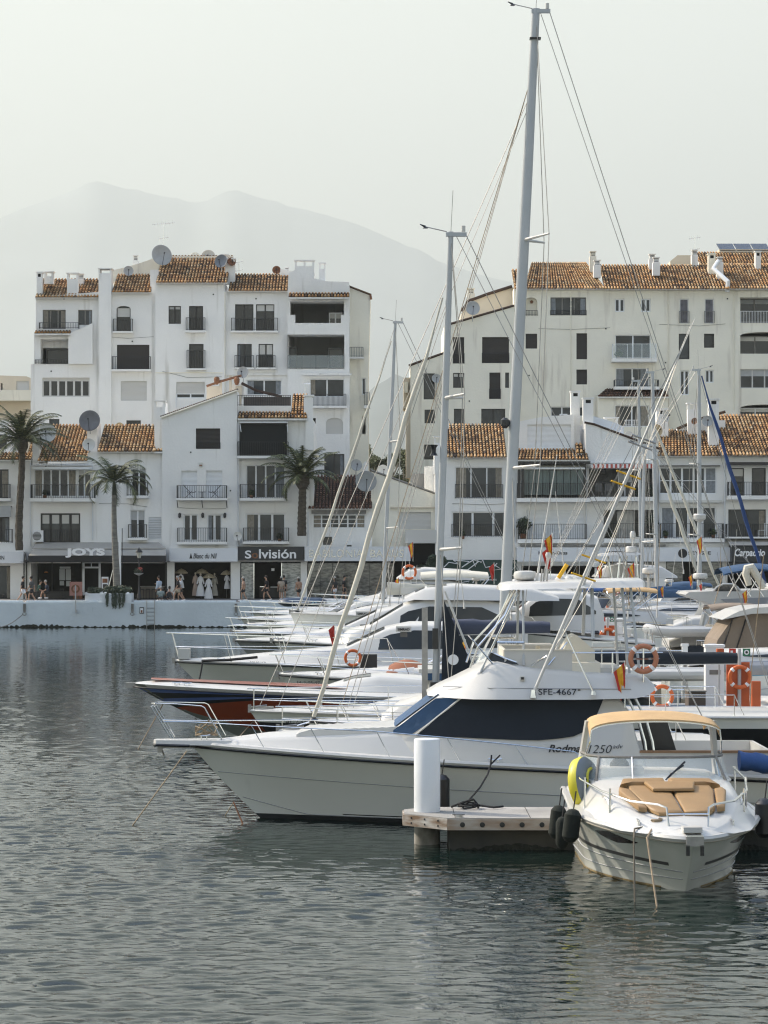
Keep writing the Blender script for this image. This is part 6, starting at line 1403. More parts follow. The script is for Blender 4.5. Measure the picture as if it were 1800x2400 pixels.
# outriggers
for (pa, pb, y) in (((1249,1626),(1633,744),-1.85),((1292,1563),(1634,748),-1.2)):
    mb = MB(); a = V((rx(pa[0]),y,rz(pa[1]))); e = V((rx(pb[0]),y+.35,rz(pb[1]))); mb.tube([a, a.lerp(e,.35), a.lerp(e,.72), e], [.036,.032,.022,.006], M_GEL, 7); mb.lathe(a-V((0,0,.05)), [(.08,-.03),(.06,.06),(.05,.14)], M_STEEL, 8)
    for f in (.31,.555,.66):
        c = a.lerp(e,f); w_ = .26; mb.tube([c+V((-w_,-.05,.09)), c+V((w_,.05,-.09))], .022, M_FLAGY if f < .6 else M_GALV, 5)
    dv = (e-a); mb.tube([a.lerp(e,.31)+V((-.22,-.05,.08)), a.lerp(e,.555)+V((-.2,-.05,.08)), a.lerp(e,.93)], .006, M_GALV, 3); mb.tube([a.lerp(e,.08), a.lerp(e,.31)+V((.22,.05,-.08)), a.lerp(e,.555)+V((.2,.05,-.08)), a.lerp(e,.93)], .006, M_GALV, 3); mb.build('outrigger', b.t)
mb = MB(); mb.tube([(rx(1391),-1.85,rz(1624)),(rx(1322),-1.6,rz(1474))], .02, M_STEEL, 5); mb.tube([(rx(1288),-1.35,rz(1562)),(rx(1334),-1.2,rz(1508))], .018, M_STEEL, 5); mb.tube([(rx(1248),-1.35,rz(1562)),(rx(1284),-1.6,rz(1538))], .018, M_STEEL, 5); mb.lathe((rx(1391),-1.85,rz(1628)), [(.07,0),(.05,.08)], M_STEEL, 7); mb.build('outrigger_stay', b.t)
# rails
mb = MB(); r_ = .0125
zr = lambda px: rz(interp([(358,1703),(485,1706),(870,1715),(1040,1728),(1206,1745),(1370,1764)], px))
wy = lambda px: max(.22, b.wd(max(0, rx(px)))-.1)
for sd in (-1,1):
    mb.tube([(rx(px), sd*wy(px+25), zr(px)) for px in (362,400,440,485,560,640,720,800,870,950,1040,1120,1206,1290,1345)]+[(rx(1372),sd*wy(1372),rz(1778))], r_, M_STEEL, 6)
    mb.tube([(rx(392),sd*.24,rz(1744)),(rx(346),sd*.24,rz(1668)),(rx(350),sd*.22,rz(1660)),(rx(400),sd*.30,rz(1661)),(rx(462),sd*.52,rz(1664)),(rx(470),sd*.56,rz(1668)),(rx(512),sd*.62,rz(1744))], r_*1.15, M_STEEL, 6); mb.tube([(rx(386),sd*.25,rz(1744)),(rx(338),sd*.25,rz(1668)),(rx(346),sd*.1,rz(1661))], r_, M_STEEL, 6)
    for a in (583,727,883,1048,1206): p = a+30; mb.tube([(rx(a),sd*wy(a+25),zr(a)),(rx(p),sd*(wy(p)+.02),b.zsh(rx(p))+.03)], r_*.85, M_STEEL, 5)
mb.tube([(rx(348),-.22,rz(1660)),(rx(338),-.1,rz(1661)),(rx(338),.1,rz(1661)),(rx(348),.22,rz(1660))], r_*1.15, M_STEEL, 6); mb.build('guard_rail', b.t)
b.cleat(rx(465), -1, 1.72); b.cleat(rx(1160), -1)
mb = MB(); rr = random.Random(2); c = V((rx(470),-.1,1.78)); mb.tube([c+V((.22*math.cos(a*.7)*(1+.1*rr.random()), .18*math.sin(a*.7), .012*a*rr.random()+.02)) for a in range(30)], .02, M_ROPE, 5); mb.build('coiled_rope', b.t)
mb = MB()
for px in (1284,1299): x = rx(px); mb.lathe((x,-b.hpt(x,.72,1).y-.01,rz(1812)), [(.045,0),(.045,-.03),(.02,-.035)], M_TEAK, 10, 'Y')
mb.build('skin_fitting', b.h)
# aft cockpit sides and rail
mb = MB(); mb.box(rx(1500), 12.45, -1.72, -1.62, .9, 1.55, M_GEL); mb.box(rx(1500), 12.45, 1.62, 1.72, .9, 1.55, M_GEL); mb.box(12.38, 12.45, -1.7, 1.7, .9, 1.55, M_GEL); mb.box(rx(1500), 12.4, -1.75, -1.6, 1.55, 1.6, M_TEAK); mb.build('cockpit_coaming', b.t, smooth=0)
mb = MB(); mb.prism([(rx(1502),rz(1700)),(rx(1572),rz(1697)),(rx(1602),rz(1795)),(rx(1522),rz(1795))], -1.2, -1.1, M_BLACK); mb.build('cockpit_dark_panel', b.t, smooth=0)  # black sheet standing in for the darkness of the cockpit opening
mb = MB()
for o_ in (0, .16): mb.tube([(rx(1475)+o_,-1.5,rz(1640)),(rx(1500)+o_,-1.55,rz(1690)),(rx(1514)+o_,-1.6,rz(1740)),(rx(1520)+o_,-1.65,rz(1790))], .03, M_STEEL, 6)
mb.build('grab_pole', b.t)
BT = b
flag(rx(1466), -1.7, rz(1660), 1.0, '', .3, parent=(lambda t: t)(thing('stern_flag', 'red and yellow flag hanging at the aft end of the big cruiser flybridge', 'flag', (0,0,0), 'small flags on the boats'))).location = (XB, 55.6, 0)
b.put(XB, 55.6)
lifebuoy(P(1508,1544,DR+.1), .325, m=mat('faded_lifebuoy', (.50,.20,.11), .6, var=(3,.2)), label='faded orange lifebuoy on a steel bracket at the aft rail of the big cruiser')
mb = MB(); mb.tube([P(1508,1600,DR+.2), P(1508,1512,DR+.2)], .02, M_STEEL, 5); mb.tube([P(1478,1544,DR+.2), P(1545,1544,DR+.2)], .02, M_STEEL, 5); tag(mb.build('lifebuoy_bracket', None, org=P(1508,1600,DR+.2)), 'steel cross bracket behind the faded lifebuoy of the big cruiser', 'bracket')

# mooring lines of the cruiser
def rope(pts, label, r=.016, m=None, sag=0.): 
    pts = [V(p) for p in pts]; out = []
    for a, b_ in zip(pts, pts[1:]):
        for i in range(8): t = i/8; out.append(a.lerp(b_,t)+V((0,0,-sag*4*t*(1-t))))
    out.append(pts[-1]); mb = MB(); mb.tube(out, r, m or M_ROPE, 5); return tag(mb.build('mooring_rope', None, org=pts[0]), label, 'rope', 'mooring ropes of the boats')
rope([(X(438,54.6),54.6,Z(1760,54.6)), (X(308,54.2),54.2,-.05)], 'pale mooring rope running from the big cruiser bow down to the water', .015)
rope([(X(545,54.6),55.0,Z(1885,54.6)), (X(570,54.2),54.4,-.05)], 'short rusty chain below the big cruiser stem', .018, M_RUST)
rope([(X(545,54.6),55.2,Z(1885,54.6)), (X(524,56.0),56.2,-.05)], 'thin rope slanting left below the big cruiser stem', .010)
rope([P(1152,1770,53.0), P(1150,1792,52.9), P(1143,1815,52.6), P(1125,1845,52.0), P(1097,1878,51.4)], 'black mooring rope from the cruiser cleat down to the dock', .020, M_ROPED)
rope([P(1172,1770,53.0), P(1150,1792,52.9)], 'short black rope from the second cleat joining the dock rope', .018, M_ROPED)

# ---------------------------------------------------------------- finger dock with pile
M_CONC = mat('dock_top', (.40,.38,.35), .9, var=(.7,.18,(.26,.25,.23)), bump=(6,.4,.02)); M_CONCD = mat('wet_concrete', (.05,.045,.034), .9, var=(1.5,.6,(.03,.03,.025)), bump=(4,.8,.05)); M_WOODP = mat('painted_plank', (.52,.50,.46), .85, var=(2.2,.35,(.2,.13,.08),(1,1,4)), bump=(8,.5,.02)); M_WOODR = mat('worn_plank', (.30,.20,.13), .85, var=(1.6,.6,(.45,.40,.34),(1,1,4)), bump=(8,.5,.02))
t = thing('finger_dock', 'low pale finger dock with bolted wooden edge in front of the big cruiser', 'dock', (X(1150,50.5),50.5,0)); zt = .64; xa = X(944,50); 
def dock_pl(z0, z1, ins=0.): return [(xa+ins,51.2),(xa+ins,50.45),(X(1048,49.6),49.6+ins),(12.0,49.6+ins),(12.0,51.7-ins),(xa+.5,51.7-ins)]
def slab_poly(mb, pl, z0, z1, mt, ms):
    n = len(pl); k = mb.add([(x,y,z0) for x,y in pl]+[(x,y,z1) for x,y in pl])
    for i in range(n): j = (i+1) % n; mb.face([k+i,k+j,k+n+j,k+n+i], ms(i) if callable(ms) else ms)
    mb.face([k+n+i for i in range(n)], mt); mb.face([k+i for i in reversed(range(n))], mt)
mb = MB(); slab_poly(mb, dock_pl(0,0,.03), zt-.02, zt, M_CONC, M_CONC)
for px in (1065, 1240, 1420): x = X(px,50); mb.box(x, x+.012, 49.64, 51.66, zt, zt+.004, M_CONCD)
mb.build('deck_slab', t, smooth=0)
mb = MB(); slab_poly(mb, dock_pl(0,0), zt-.235, zt-.021, M_WOODP, lambda i: M_WOODP if i < 2 else M_WOODR); mb.build('timber_edge', t, smooth=0)
mb = MB()
for i in range(17):
    x = X(1084,49.6)+i*.385
    if x < 11.8: mb.lathe((x,49.6,zt-.13), [(.052,0),(.05,-.012),(.025,-.014)], M_BLACK, 10, 'Y')
for u in (.2,.5,.8):
    for z in (zt-.07, zt-.17): p = V((xa,50.45,z)).lerp(V((X(1048,49.6),49.6,z)),u); mb.lathe(p+V((-.0,-.0,0)), [(.02,0),(.02,-.01)], M_BLACK, 8, 'Y')
mb.build('bolt_head', t)
mb = MB(); mb.box(X(1053,49.8), 12, 49.75, 51.5, -.6, zt-.24, M_CONCD); mb.build('concrete_base', t, smooth=0); mb = MB(); xs_ = [X(1053,49.8)+i*.08 for i in range(84)]; hh = [.07+.05*math.sin(x*3)+random.gauss(0,.02) for x in xs_]
for i in range(83): mb.poly([(xs_[i],49.74,-.3),(xs_[i+1],49.74,-.3),(xs_[i+1],49.74,hh[i+1]),(xs_[i],49.74,hh[i])], M_ALGAE)
mb.build('weed_line', t, smooth=0)
t = thing('mooring_pile', 'thick white round pile standing at the end of the finger dock', 'pile', (X(1001,50.9),50.9,-.5)); r_ = 62/FPX*50.6/2
mb = MB(); c = (X(1001,50.85),50.85,0); mb.lathe(c, [(r_,zt-.3),(r_,Z(1733,50.85)),(r_*.98,Z(1732,50.85)),(r_*.9,Z(1731,50.85)),(.01,Z(1730.5,50.85))], mat('pile_sleeve', (.70,.72,.74), .42, var=(1,.07),stain=(1.6,(.42,.38,.30),.64,(3,3,.5)), bump=(2,.25,.02)), 32); mb.build('sleeve', t, smooth=50)
mb = MB(); mb.lathe(c, [(r_*.985,-.8),(r_*.985,zt-.3)], mat('pile_foot', (.50,.48,.44), .85, var=(1.6,.6,(.10,.09,.07),(1,1,.7)), stain=(1.0,(.25,.10,.04),.66,(3,3,.6))), 28); mb.build('foot', t, smooth=50)
mb = MB(); rr = random.Random(4); c = P(1098,1888,51.3); c.z = zt+.02; mb.tube([c+V((.20*math.cos(a*.6), .2*math.sin(a*.6), .014*(a % 7)+.01)) for a in range(42)], .022, M_ROPED, 5); mb.tube([c+V((-.35,0,.02)), c+V((-.1,-.05,.12)), c+V((.1,0,.17)), c+V((.2,.05,.05)), c+V((.5,-.1,.02)), c+V((.7,.1,.02))], .022, M_ROPED, 5); tag(mb.build('coiled_rope', None, org=c), 'coil of black rope lying on the finger dock', 'rope')
mb = MB(); c = P(1075,1920,49.75); c.z = zt; mb.lathe(c, [(.08,0),(.07,.05)], M_GALV, 8); mb.tube([c+V((-.12,0,.06)), c+V((.12,0,.06))], .02, M_GALV, 5); tag(mb.build('dock_cleat', None, org=c), 'small steel cleat on the near edge of the finger dock', 'cleat')
fender(X(1036,52.9), 53.0, .28, .16, Z(1815,53)-.28, 'tall black fender squeezed between the white pile and the cruiser hull', M_BLACK)

# ---------------------------------------------------------------- bow-on day cruiser with tan bimini
b = Boat('day_cruiser', 'white day cruiser pointing at the viewer with tan bimini and tan sun pad', 'motor boat', 6.55, 3.2, 1.03, 1.26, .95, G_CR, fine=.62, chine=.84, wfine=.95)
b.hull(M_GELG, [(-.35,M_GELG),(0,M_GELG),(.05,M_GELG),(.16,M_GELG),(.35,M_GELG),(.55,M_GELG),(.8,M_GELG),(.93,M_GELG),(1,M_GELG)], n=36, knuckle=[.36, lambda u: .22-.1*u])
b.stripe(.44, .50, mat('grey_stripe', (.06,.06,.06), .5), .35, 6.4); b.stripe(.0, .03, mat('waterline_scum', (.34,.25,.12), .8, var=(4,.4)), .6, 6.5, name='waterline_stain')
b.stripe(lambda u: .78-.10*max(0, 1-abs(u-.25)/.11)**.6, lambda u: .78+.08*max(0, 1-abs(u-.27)/.11), mat('port_tint', (.035,.02,.018), .15), .95, 2.4, name='hull_window')
b.deck(camber=.12); b.rub(M_GEL, .055, -.03); b.rub(mat('rub_insert', (.35,.32,.26), .6), .022, -.085, 'rub_insert', out=.03)
dk = House([(.42,1.05,1.10,.75,.4),(.9,1.05,1.20,1.12,.78),(1.9,1.08,1.38,1.42,1.15),(3.3,1.12,1.58,1.5,1.3),(3.9,1.13,1.64,1.52,1.34),(6.3,1.2,1.62,1.5,1.36)], M_GEL, .2, .05); dk.build('foredeck', b.t)
# sun pad : two base cushions, backrest segments, pillow
def pad(mb, pts, z0, th, m, fn):
    pts = [(1.15+(p[0]-1.15)*.96, p[1]*.87) for p in pts]; th *= .8
    n = len(pts); c = V((sum(p[0] for p in pts)/n, sum(p[1] for p in pts)/n, 0)); rings = []
    for f, dz in ((1,0),(1.0,th*.6),(.96,th*.9),(.88,th),(.5,th*1.02)): rings.append(mb.add([(c.x+(p[0]-c.x)*f, c.y+(p[1]-c.y)*f, fn(c.x+(p[0]-c.x)*f)+z0+dz) for p in pts]))
    for A, B in zip(rings, rings[1:]):
        for j in range(n): mb.face([A+j, A+(j+1) % n, B+(j+1) % n, B+j], m)
    mb.face([rings[-1]+j for j in range(n)], m)
zt_ = lambda x: dk.at(x)[2]+.05; sp = None
SPY = .0
for sd, nm in ((-1,'a'),(1,'b')):
    mb = MB(); pad(mb, [(1.08,SPY+sd*.02),(1.08,SPY+sd*.50),(1.35,SPY+sd*.66),(2.6,SPY+sd*.86),(2.95,SPY+sd*.84),(2.95,SPY+sd*.02)], 0, .10, M_TANV, zt_); mb.build('seat_cushion', b.t, smooth=50)
    mb = MB(); pad(mb, [(1.12,SPY+sd*.52),(1.30,SPY+sd*.78),(2.5,SPY+sd*1.08),(3.2,SPY+sd*.98),(3.25,SPY+sd*.03),(2.98,SPY+sd*.03),(2.98,SPY+sd*.86),(2.6,SPY+sd*.88),(1.35,SPY+sd*.68)][:0] or [(1.32,SPY+sd*.70),(1.36,SPY+sd*.86),(2.5,SPY+sd*1.10),(2.75,SPY+sd*1.06),(2.62,SPY+sd*.88)], 0, .12, M_TANV, zt_); mb.build('side_bolster', b.t, smooth=50)
    mb = MB(); pad(mb, [(2.98,SPY+sd*.04),(2.98,SPY+sd*.88),(2.80,SPY+sd*1.04),(3.28,SPY+sd*.92),(3.34,SPY+sd*.04)], 0, .15, M_TANV, zt_); mb.build('back_cushion', b.t, smooth=50)
mb = MB(); pad(mb, [(2.35,SPY-.42),(2.35,SPY+.42),(2.9,SPY+.52),(2.9,SPY-.52)], .10, .07, M_TANV, zt_); mb.build('pillow', b.t, smooth=50)
# windscreen
zs0, zs1 = 1.60, 2.03
wsb = [(5.2,-1.36),(4.3,-1.34),(3.85,-1.20),(3.62,-.7),(3.55,0),(3.62,.7),(3.85,1.20),(4.3,1.34),(5.2,1.36)]; wst = [(5.3,-1.30),(4.6,-1.24),(4.32,-1.08),(4.15,-.62),(4.1,0),(4.15,.62),(4.32,1.08),(4.6,1.24),(5.3,1.30)]
mb = MB(); mb.loft([[V((x,y,zs0-.02)), V((u,v,zs1))] for (x,y),(u,v) in zip(wsb,wst)], M_CLEAR); ws = mb.build('windscreen', b.t, smooth=60)
mb = MB(); mb.tube([V((u,v,zs1)) for u,v in wst], .028, M_GREYW, 6); mb.tube([V((x,y,zs0)) for x,y in wsb], .03, M_GEL, 6)
for i in (2,6): mb.tube([V((*wsb[i],zs0)), V((*wst[i],zs1))], .028, M_GREYW, 6)
mb.tube([V((3.58,.55,zs0)), V((4.12,.5,zs1))], .02, M_STEEL, 5); mb.build('frame', ws)
mb = MB(); mb.tube([(3.60,-.02,zs0+.03),(3.72,-.16,zs0+.16),(3.9,-.42,zs0+.30)], .015, M_BLACK, 5); mb.tube([(3.66,-.1,zs0+.1),(3.95,-.45,zs0+.36)], .02, M_BLACK, 5); mb.build('wiper', ws)
# cockpit interior
mb = MB(); mb.box(4.3,4.9,.25,1.1,1.4,1.82,M_GEL); mb.box(4.5,4.85,-1.0,-.3,1.4,1.7,M_CREAMG); mb.lathe((4.75,.65,1.80), [(.17,-.02),(.19,0),(.17,.02)], M_BLACK, 14, 'X'); mb.build('dashboard', b.t)
# arch posts and bimini
for sd in (-1, 1):
    mb = MB(); mb.loft([[(5.55,sd*1.36,1.5),(5.9,sd*1.36,1.5),(5.9,sd*1.28,1.5),(5.55,sd*1.28,1.5)],[(5.2,sd*1.22,2.62),(5.45,sd*1.22,2.62),(5.45,sd*1.14,2.62),(5.2,sd*1.14,2.62)]], M_GEL, closed=True); mb.build('arch_post', b.t, smooth=0)
mb = MB(); hoops = []
for x, h, w_ in ((4.55,2.70,1.22),(5.1,2.79,1.20),(5.7,2.79,1.17),(6.15,2.66,1.15)):
    pl = []
    for i in range(17):
        a = math.pi*i/16; pl.append(V((x, -w_*math.cos(a)*(1 if abs(math.cos(a)) < .97 else 1), h-.24+.24*math.sin(a)**.7)))
    hoops.append(pl)
hoops[0][0].z -= .12; hoops[0][-1].z -= .12
mb.loft([[p for p in h_] for h_ in hoops], M_TAN); mb.loft([[p+V((0,0,-.03)) for p in h_] for h_ in hoops], M_TAN)
f0 = hoops[0]; mb.loft([[p, p+V((-.01,0,-.05))] for p in f0], M_TAN); bm = mb.build('bimini', b.t, smooth=60)
mb = MB()
for h_ in (hoops[0], hoops[2]): mb.tube([V((5.3,h_[0].y*1.12,1.55))]+[p+V((0,0,-.04)) for p in h_]+[V((5.3,h_[-1].y*1.12,1.55))], .016, M_STEEL, 5)
mb.build('frame', bm)
# bow rail
mb = MB(); r_ = .02
for sd in (-1, 1):
    mb.tube([(4.9,sd*1.50,1.78),(3.6,sd*1.50,1.68),(2.3,sd*1.30,1.60),(1.25,sd*.90,1.52),(.85,sd*.48,1.50),(.70,sd*.36,1.46),(.55,sd*.33,1.05)], r_, M_STEEL, 6)
    for x, w_ in ((4.7,1.50),(3.3,1.46),(1.9,1.18)): mb.tube([(x,sd*w_,1.15),(x,sd*w_,1.58+.05*x)], r_*.9, M_STEEL, 6)
mb.tube([(.62,-.34,1.36),(.62,.34,1.36)], r_*.8, M_STEEL, 6); mb.build('guard_rail', b.t)
mb = MB(); mb.box(-.12,.35,-.14,.14,1.0,1.08,M_STEEL); mb.box(-.14,-.10,-.15,.15,.90,1.06,M_GALV)
for sd in (-1,1): mb.box(-.14,-.09,sd*.12-.03,sd*.12+.03,.74,.92,M_BLACK)
mb.box(.1,.4,-.16,.16,1.10,1.19,M_GEL); mb.build('anchor', b.t, smooth=0)
for sd in (-1,1): b.cleat(.95, sd, 1.14); 
mb = MB()
for sd, x in ((-1,2.6),(1,2.6)): mb.tube([(x,sd*1.22,1.45),(x-.1,sd*1.24,1.52),(x-.45,sd*1.18,1.44),(x-.5,sd*1.17,1.36)], .018, M_STEEL, 5)
mb.build('hand_rail', b.t)
b.put(5.20, 42.95, R(92))
def AW(x, y, z): a = R(92); return V((5.20+x*math.cos(a)-y*math.sin(a), 42.95+x*math.sin(a)+y*math.cos(a), z))
fender(X(1300,46.8), 46.6, Z(1965,46.7), .145, .62, 'dark green fender nearest the dock, leftmost of three beside the bow-on cruiser', tilt=.12)
fender(X(1318,46.0), 46.0, Z(1990,46.0), .12, .58, 'dark green fender hanging lowest, middle of three beside the bow-on cruiser')
fender(X(1334,45.6), 45.5, Z(1973,45.6), .15, .60, 'fat dark green fender touching the bow-on cruiser, rightmost of three', tilt=.12)
fender(X(1795,45.5), 45.6, Z(1965,45.6), .18, .72, 'black fender at the right edge beside the bow-on cruiser', M_BLACK)
rope([AW(.9,.55,1.14), AW(.75,.9,1.10), (X(1487,43.2),43.3,Z(1965,43.2)), (X(1488,42.6),42.6,-.05)], 'dark mooring rope hanging straight down, left of two at the bow-on cruiser stem', .016, mat('wet_rope', (.12,.10,.07), .8))
rope([AW(.9,.55,1.14), (X(1518,43.0),43.1,Z(1965,43.0)), (X(1541,42.0),42.0,-.05)], 'pale mooring rope slanting right into the water from the bow-on cruiser', .018)
mb = MB(); c = AW(.9,.5,1.18); mb.tube([c+V((.09*math.cos(a*.8), .07*math.sin(a*.8), .01*a*.4)) for a in range(18)], .02, M_ROPE, 5); tag(mb.build('rope_knot', None, org=c), 'pale rope knotted round the cleat of the bow-on cruiser', 'rope')
# inflatable tube
c = P(1371,1836,47.2); t = thing('towable_ring', 'yellow and grey inflatable towing ring hung on the rail of the bow-on cruiser', 'inflatable ring', c-V((0,0,.5)))
mb = MB(); tr = Matrix.Rotation(R(62), 3, 'Z')@Matrix.Rotation(R(-10), 3, 'X'); N = 28; M_YEL = mat('yellow_vinyl', (.62,.56,.04), .45, var=(2,.1)); M_GRV = mat('grey_vinyl', (.17,.20,.22), .5, var=(2,.15))
mb.lathe(c, [(.02,-.15),(.30,-.15),(.42,-.13),(.49,-.05)], M_GRV, N, 'Y', tr); mb.lathe(c, [(.49,-.05),(.50,.02),(.47,.12),(.38,.17),(.02,.17)], M_YEL, N, 'Y', tr); mb.build('ring', t, smooth=60)
mb = MB(); mb.tube([c+tr@V((.26*math.cos(a*.5),-.165,.26*math.sin(a*.5))) for a in range(3,11)], .028, M_YEL, 6); mb.tube([c+tr@V((-.3,-.16,.1)), c+tr@V((.1,-.17,-.3))], .018, M_BLACK, 4); mb.build('handle', t)
# ================================================================ THE OTHER MOORED BOATS
G_SB = 'sailing yachts moored in the marina'
def bimini(b, x0, x1, y, z, m, h=.18, fold=0, name='bimini', base=None):
    mb = MB(); hp = []
    for i in range(6):
        t = i/5; x = lerp(x0, x1, t); zz = z+.10*math.sin(math.pi*t); hp.append([V((x, -y*math.cos(math.pi*j/10), zz-h+h*math.sin(math.pi*j/10)**.6)) for j in range(11)])
    mb.loft(hp, m); mb.loft([[p-V((0,0,.035)) for p in q] for q in hp], m); o = mb.build(name, b.t, smooth=60); mb = MB(); zb = (z-1.4) if base is None else base
    for q in (hp[0], hp[-1]): mb.tube([V(((x0+x1)/2, q[0].y, zb))]+[p-V((0,0,.04)) for p in q]+[V(((x0+x1)/2, q[-1].y, zb))], .018, M_STEEL, 5)
    mb.build('frame', o); return o
def arch(b, x, w_, z0, z1, rake=.5, m=None, th=.28):
    mb = MB(); m = m or M_GEL; pts = [V((x+rake+.3, -w_, z0)), V((x+rake*.5, -w_*.97, lerp(z0,z1,.55))), V((x+.05, -w_*.82, z1-.05)), V((x, -w_*.5, z1)), V((x, w_*.5, z1)), V((x+.05, w_*.82, z1-.05)), V((x+rake*.5, w_*.97, lerp(z0,z1,.55))), V((x+rake+.3, w_, z0))]
    secs = [[p+V((-th/2,0,-.05)), p+V((th/2,0,-.05)), p+V((th/2,0,.05)), p+V((-th/2,0,.05))] for p in pts]; mb.loft(secs, m, closed=True); return mb.build('radar_arch', b.t, smooth=40)
def stern_gear(b, seed=0, z=1.2):
    rr = random.Random(seed); x = b.L; mb = MB()
    for sd in (-1,1): mb.tube([(x-1.2,sd*(b.B/2-.15),b.zs),(x-1.2,sd*(b.B/2-.15),b.zs+.6),(x-.1,sd*(b.B/2-.2),b.zs+.6),(x-.1,sd*(b.B/2-.2),b.zs)], .018, M_STEEL, 5)
    mb.tube([(x-.1,-.2,b.zs),(x-.1,-.2,b.zs+.6),(x-.1,.5,b.zs+.6),(x-.1,.5,b.zs)], .018, M_STEEL, 5); mb.build('stern_rail', b.t)
def express(label, px, py, d, L, B, zs=None, rake=1.4, hullm=None, boot=True, top=1.15, glass=M_TINT, roof=False, canvas=None, arch_=False, flagp=False, name='motor_boat', cat='motor boat', group=G_CR, rails=True, railh=.62, stripe_=None, rad=False, x_c=.36, side=True, rows=None, seed=0, fly=0., low=0.):
    zb = Z(py, d); b = Boat(name, label, cat, L, B, zb, zs if zs is not None else zb*.72, rake, group, fine=.8, chine=.85); hm = hullm or M_GELG
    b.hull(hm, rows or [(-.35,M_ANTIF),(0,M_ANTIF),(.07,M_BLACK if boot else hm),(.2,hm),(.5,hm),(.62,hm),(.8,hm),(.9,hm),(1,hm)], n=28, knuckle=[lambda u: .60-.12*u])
    b.deck(camber=.12); b.rub(M_BLACK if boot else M_GALV, .028, -.07); b.rub(M_GEL, .045, -.01, 'toe_rail')
    zd = lambda x: b.zsh(x); xc = x_c*L; h = top
    fd = House([(.10*L,zd(.1*L),zd(.1*L)+.04,.3*B/2,.2*B/2),(.2*L,zd(.2*L),zd(.2*L)+.18*h,.55*B/2,.42*B/2),(xc*.8,zd(xc*.8),zd(xc*.8)+.36*h,.74*B/2,.58*B/2),(xc,zd(xc),zd(xc)+.48*h,.82*B/2,.64*B/2),(xc+.02*L,zd(xc),zd(xc)+.3*h,.82*B/2,.64*B/2)], M_GEL, .12); fd.build('foredeck', b.t)
    mb = MB(); x = .27*L; zz = fd.at(x)[2]; mb.lathe((x,0,zz), [(.26,0),(.26,.05),(.22,.07)], M_TINT, 14); mb.build('deck_hatch', fd.o)
    if roof:
        cb = House([(xc-.02*L,zd(xc),zd(xc)+.40*h,.80*B/2,.6*B/2),(xc+.10*L,zd(xc),zd(xc)+h*1.02,.84*B/2,.62*B/2),(xc+.16*L,zd(xc),zd(xc)+h*1.15,.85*B/2,.64*B/2),(xc+.33*L,zd(xc),zd(xc)+h*1.15,.85*B/2,.66*B/2),(xc+.42*L,zd(xc),zd(xc)+h*1.0,.85*B/2,.7*B/2),(xc+.45*L,zd(xc),zd(xc)+h*.5,.85*B/2,.74*B/2)], M_GEL, .1); cb.build('cabin', b.t)
        zq = lambda f: zd(xc)+h*f
        cb.strip([(xc+.03*L,zq(.42),zq(.46)),(xc+.11*L,zq(.44),zq(.86)),(xc+.17*L,zq(.45),zq(.98)),(xc+.32*L,zq(.47),zq(.96)),(xc+.41*L,zq(.5),zq(.60))], glass, name='side_window'); cb.front(xc+.0*L, xc+.095*L, glass, f=.95)
        topz = zq(1.15)
    else:
        cb = House([(xc,zd(xc),zd(xc)+.44*h,.82*B/2,.7*B/2),(xc+.08*L,zd(xc),zd(xc)+.46*h,.86*B/2,.76*B/2),(xc+.5*L,zd(xc)-.1,zd(xc)+.34*h,.88*B/2,.8*B/2),(xc+.58*L,zd(xc)-.2,zd(xc)+.1*h,.88*B/2,.82*B/2)], M_GEL, .12); cb.build('cabin', b.t)
        if side: cb.strip([(xc+.02*L,zd(xc)+.18*h,zd(xc)+.2*h),(xc+.08*L,zd(xc)+.14*h,zd(xc)+.30*h),(xc+.3*L,zd(xc)+.14*h,zd(xc)+.26*h),(xc+.38*L,zd(xc)+.17*h,zd(xc)+.19*h)], glass)
        za = zd(xc)+.46*h; w_ = .7*B/2; mb = MB(); lo = []; hi = []
        for i in range(9):
            a = -math.pi/2+math.pi*i/8; lo.append(V((xc+.16*L-.14*L*math.cos(a)**.8 if math.cos(a) > 0 else xc+.16*L, w_*math.sin(a), za))); hi.append(V((xc+.20*L-.11*L*max(0,math.cos(a))**.8, w_*.9*math.sin(a), za+.42*h)))
        mb.loft([[p,q] for p,q in zip(lo,hi)], M_TINT); o = mb.build('windscreen', cb.o, smooth=60); mb = MB(); mb.tube(hi, .022, M_STEEL, 5); mb.tube(lo, .025, M_GEL, 5); [mb.tube([lo[i],hi[i]], .018, M_STEEL, 4) for i in (2,4,6)]; mb.build('frame', o); topz = za+.42*h
    if canvas: bimini(b, xc+.18*L, xc+.18*L+2.3, .72*B/2, topz+.45, canvas, base=zd(xc)+.3*h)
    if arch_: arch(b, xc+.42*L, .8*B/2, zd(xc), topz+.35, .45)
    if rad: radar(b.t, xc+(.42*L if arch_ else .22*L), 0, topz+(.40 if arch_ else .06), .26, .2)
    if fly:
        fb = House([(xc+.10*L,topz+.0,topz+.05,.6*B/2,.5*B/2),(xc+.16*L,topz-.02,topz+fly*.8,.72*B/2,.6*B/2),(xc+.24*L,topz-.02,topz+fly,.74*B/2,.64*B/2),(xc+.46*L,topz-.05,topz+fly*.75,.76*B/2,.68*B/2),(xc+.54*L,topz-.05,topz+.06,.76*B/2,.7*B/2)], M_GEL, .12); fb.build('flybridge', b.t); fb.front(xc+.13*L, xc+.22*L, M_TINT, f=.9)
    if rails: b.rail(.12, xc+.12*L, railh, 5, r=.017)
    b.anchor(.05, None, .8); b.cleat(.12*L, -1); stern_gear(b, seed); b.xc = xc; b.topz = topz; b.cab = cb
    b.put(X(px, d), d, 0); return b
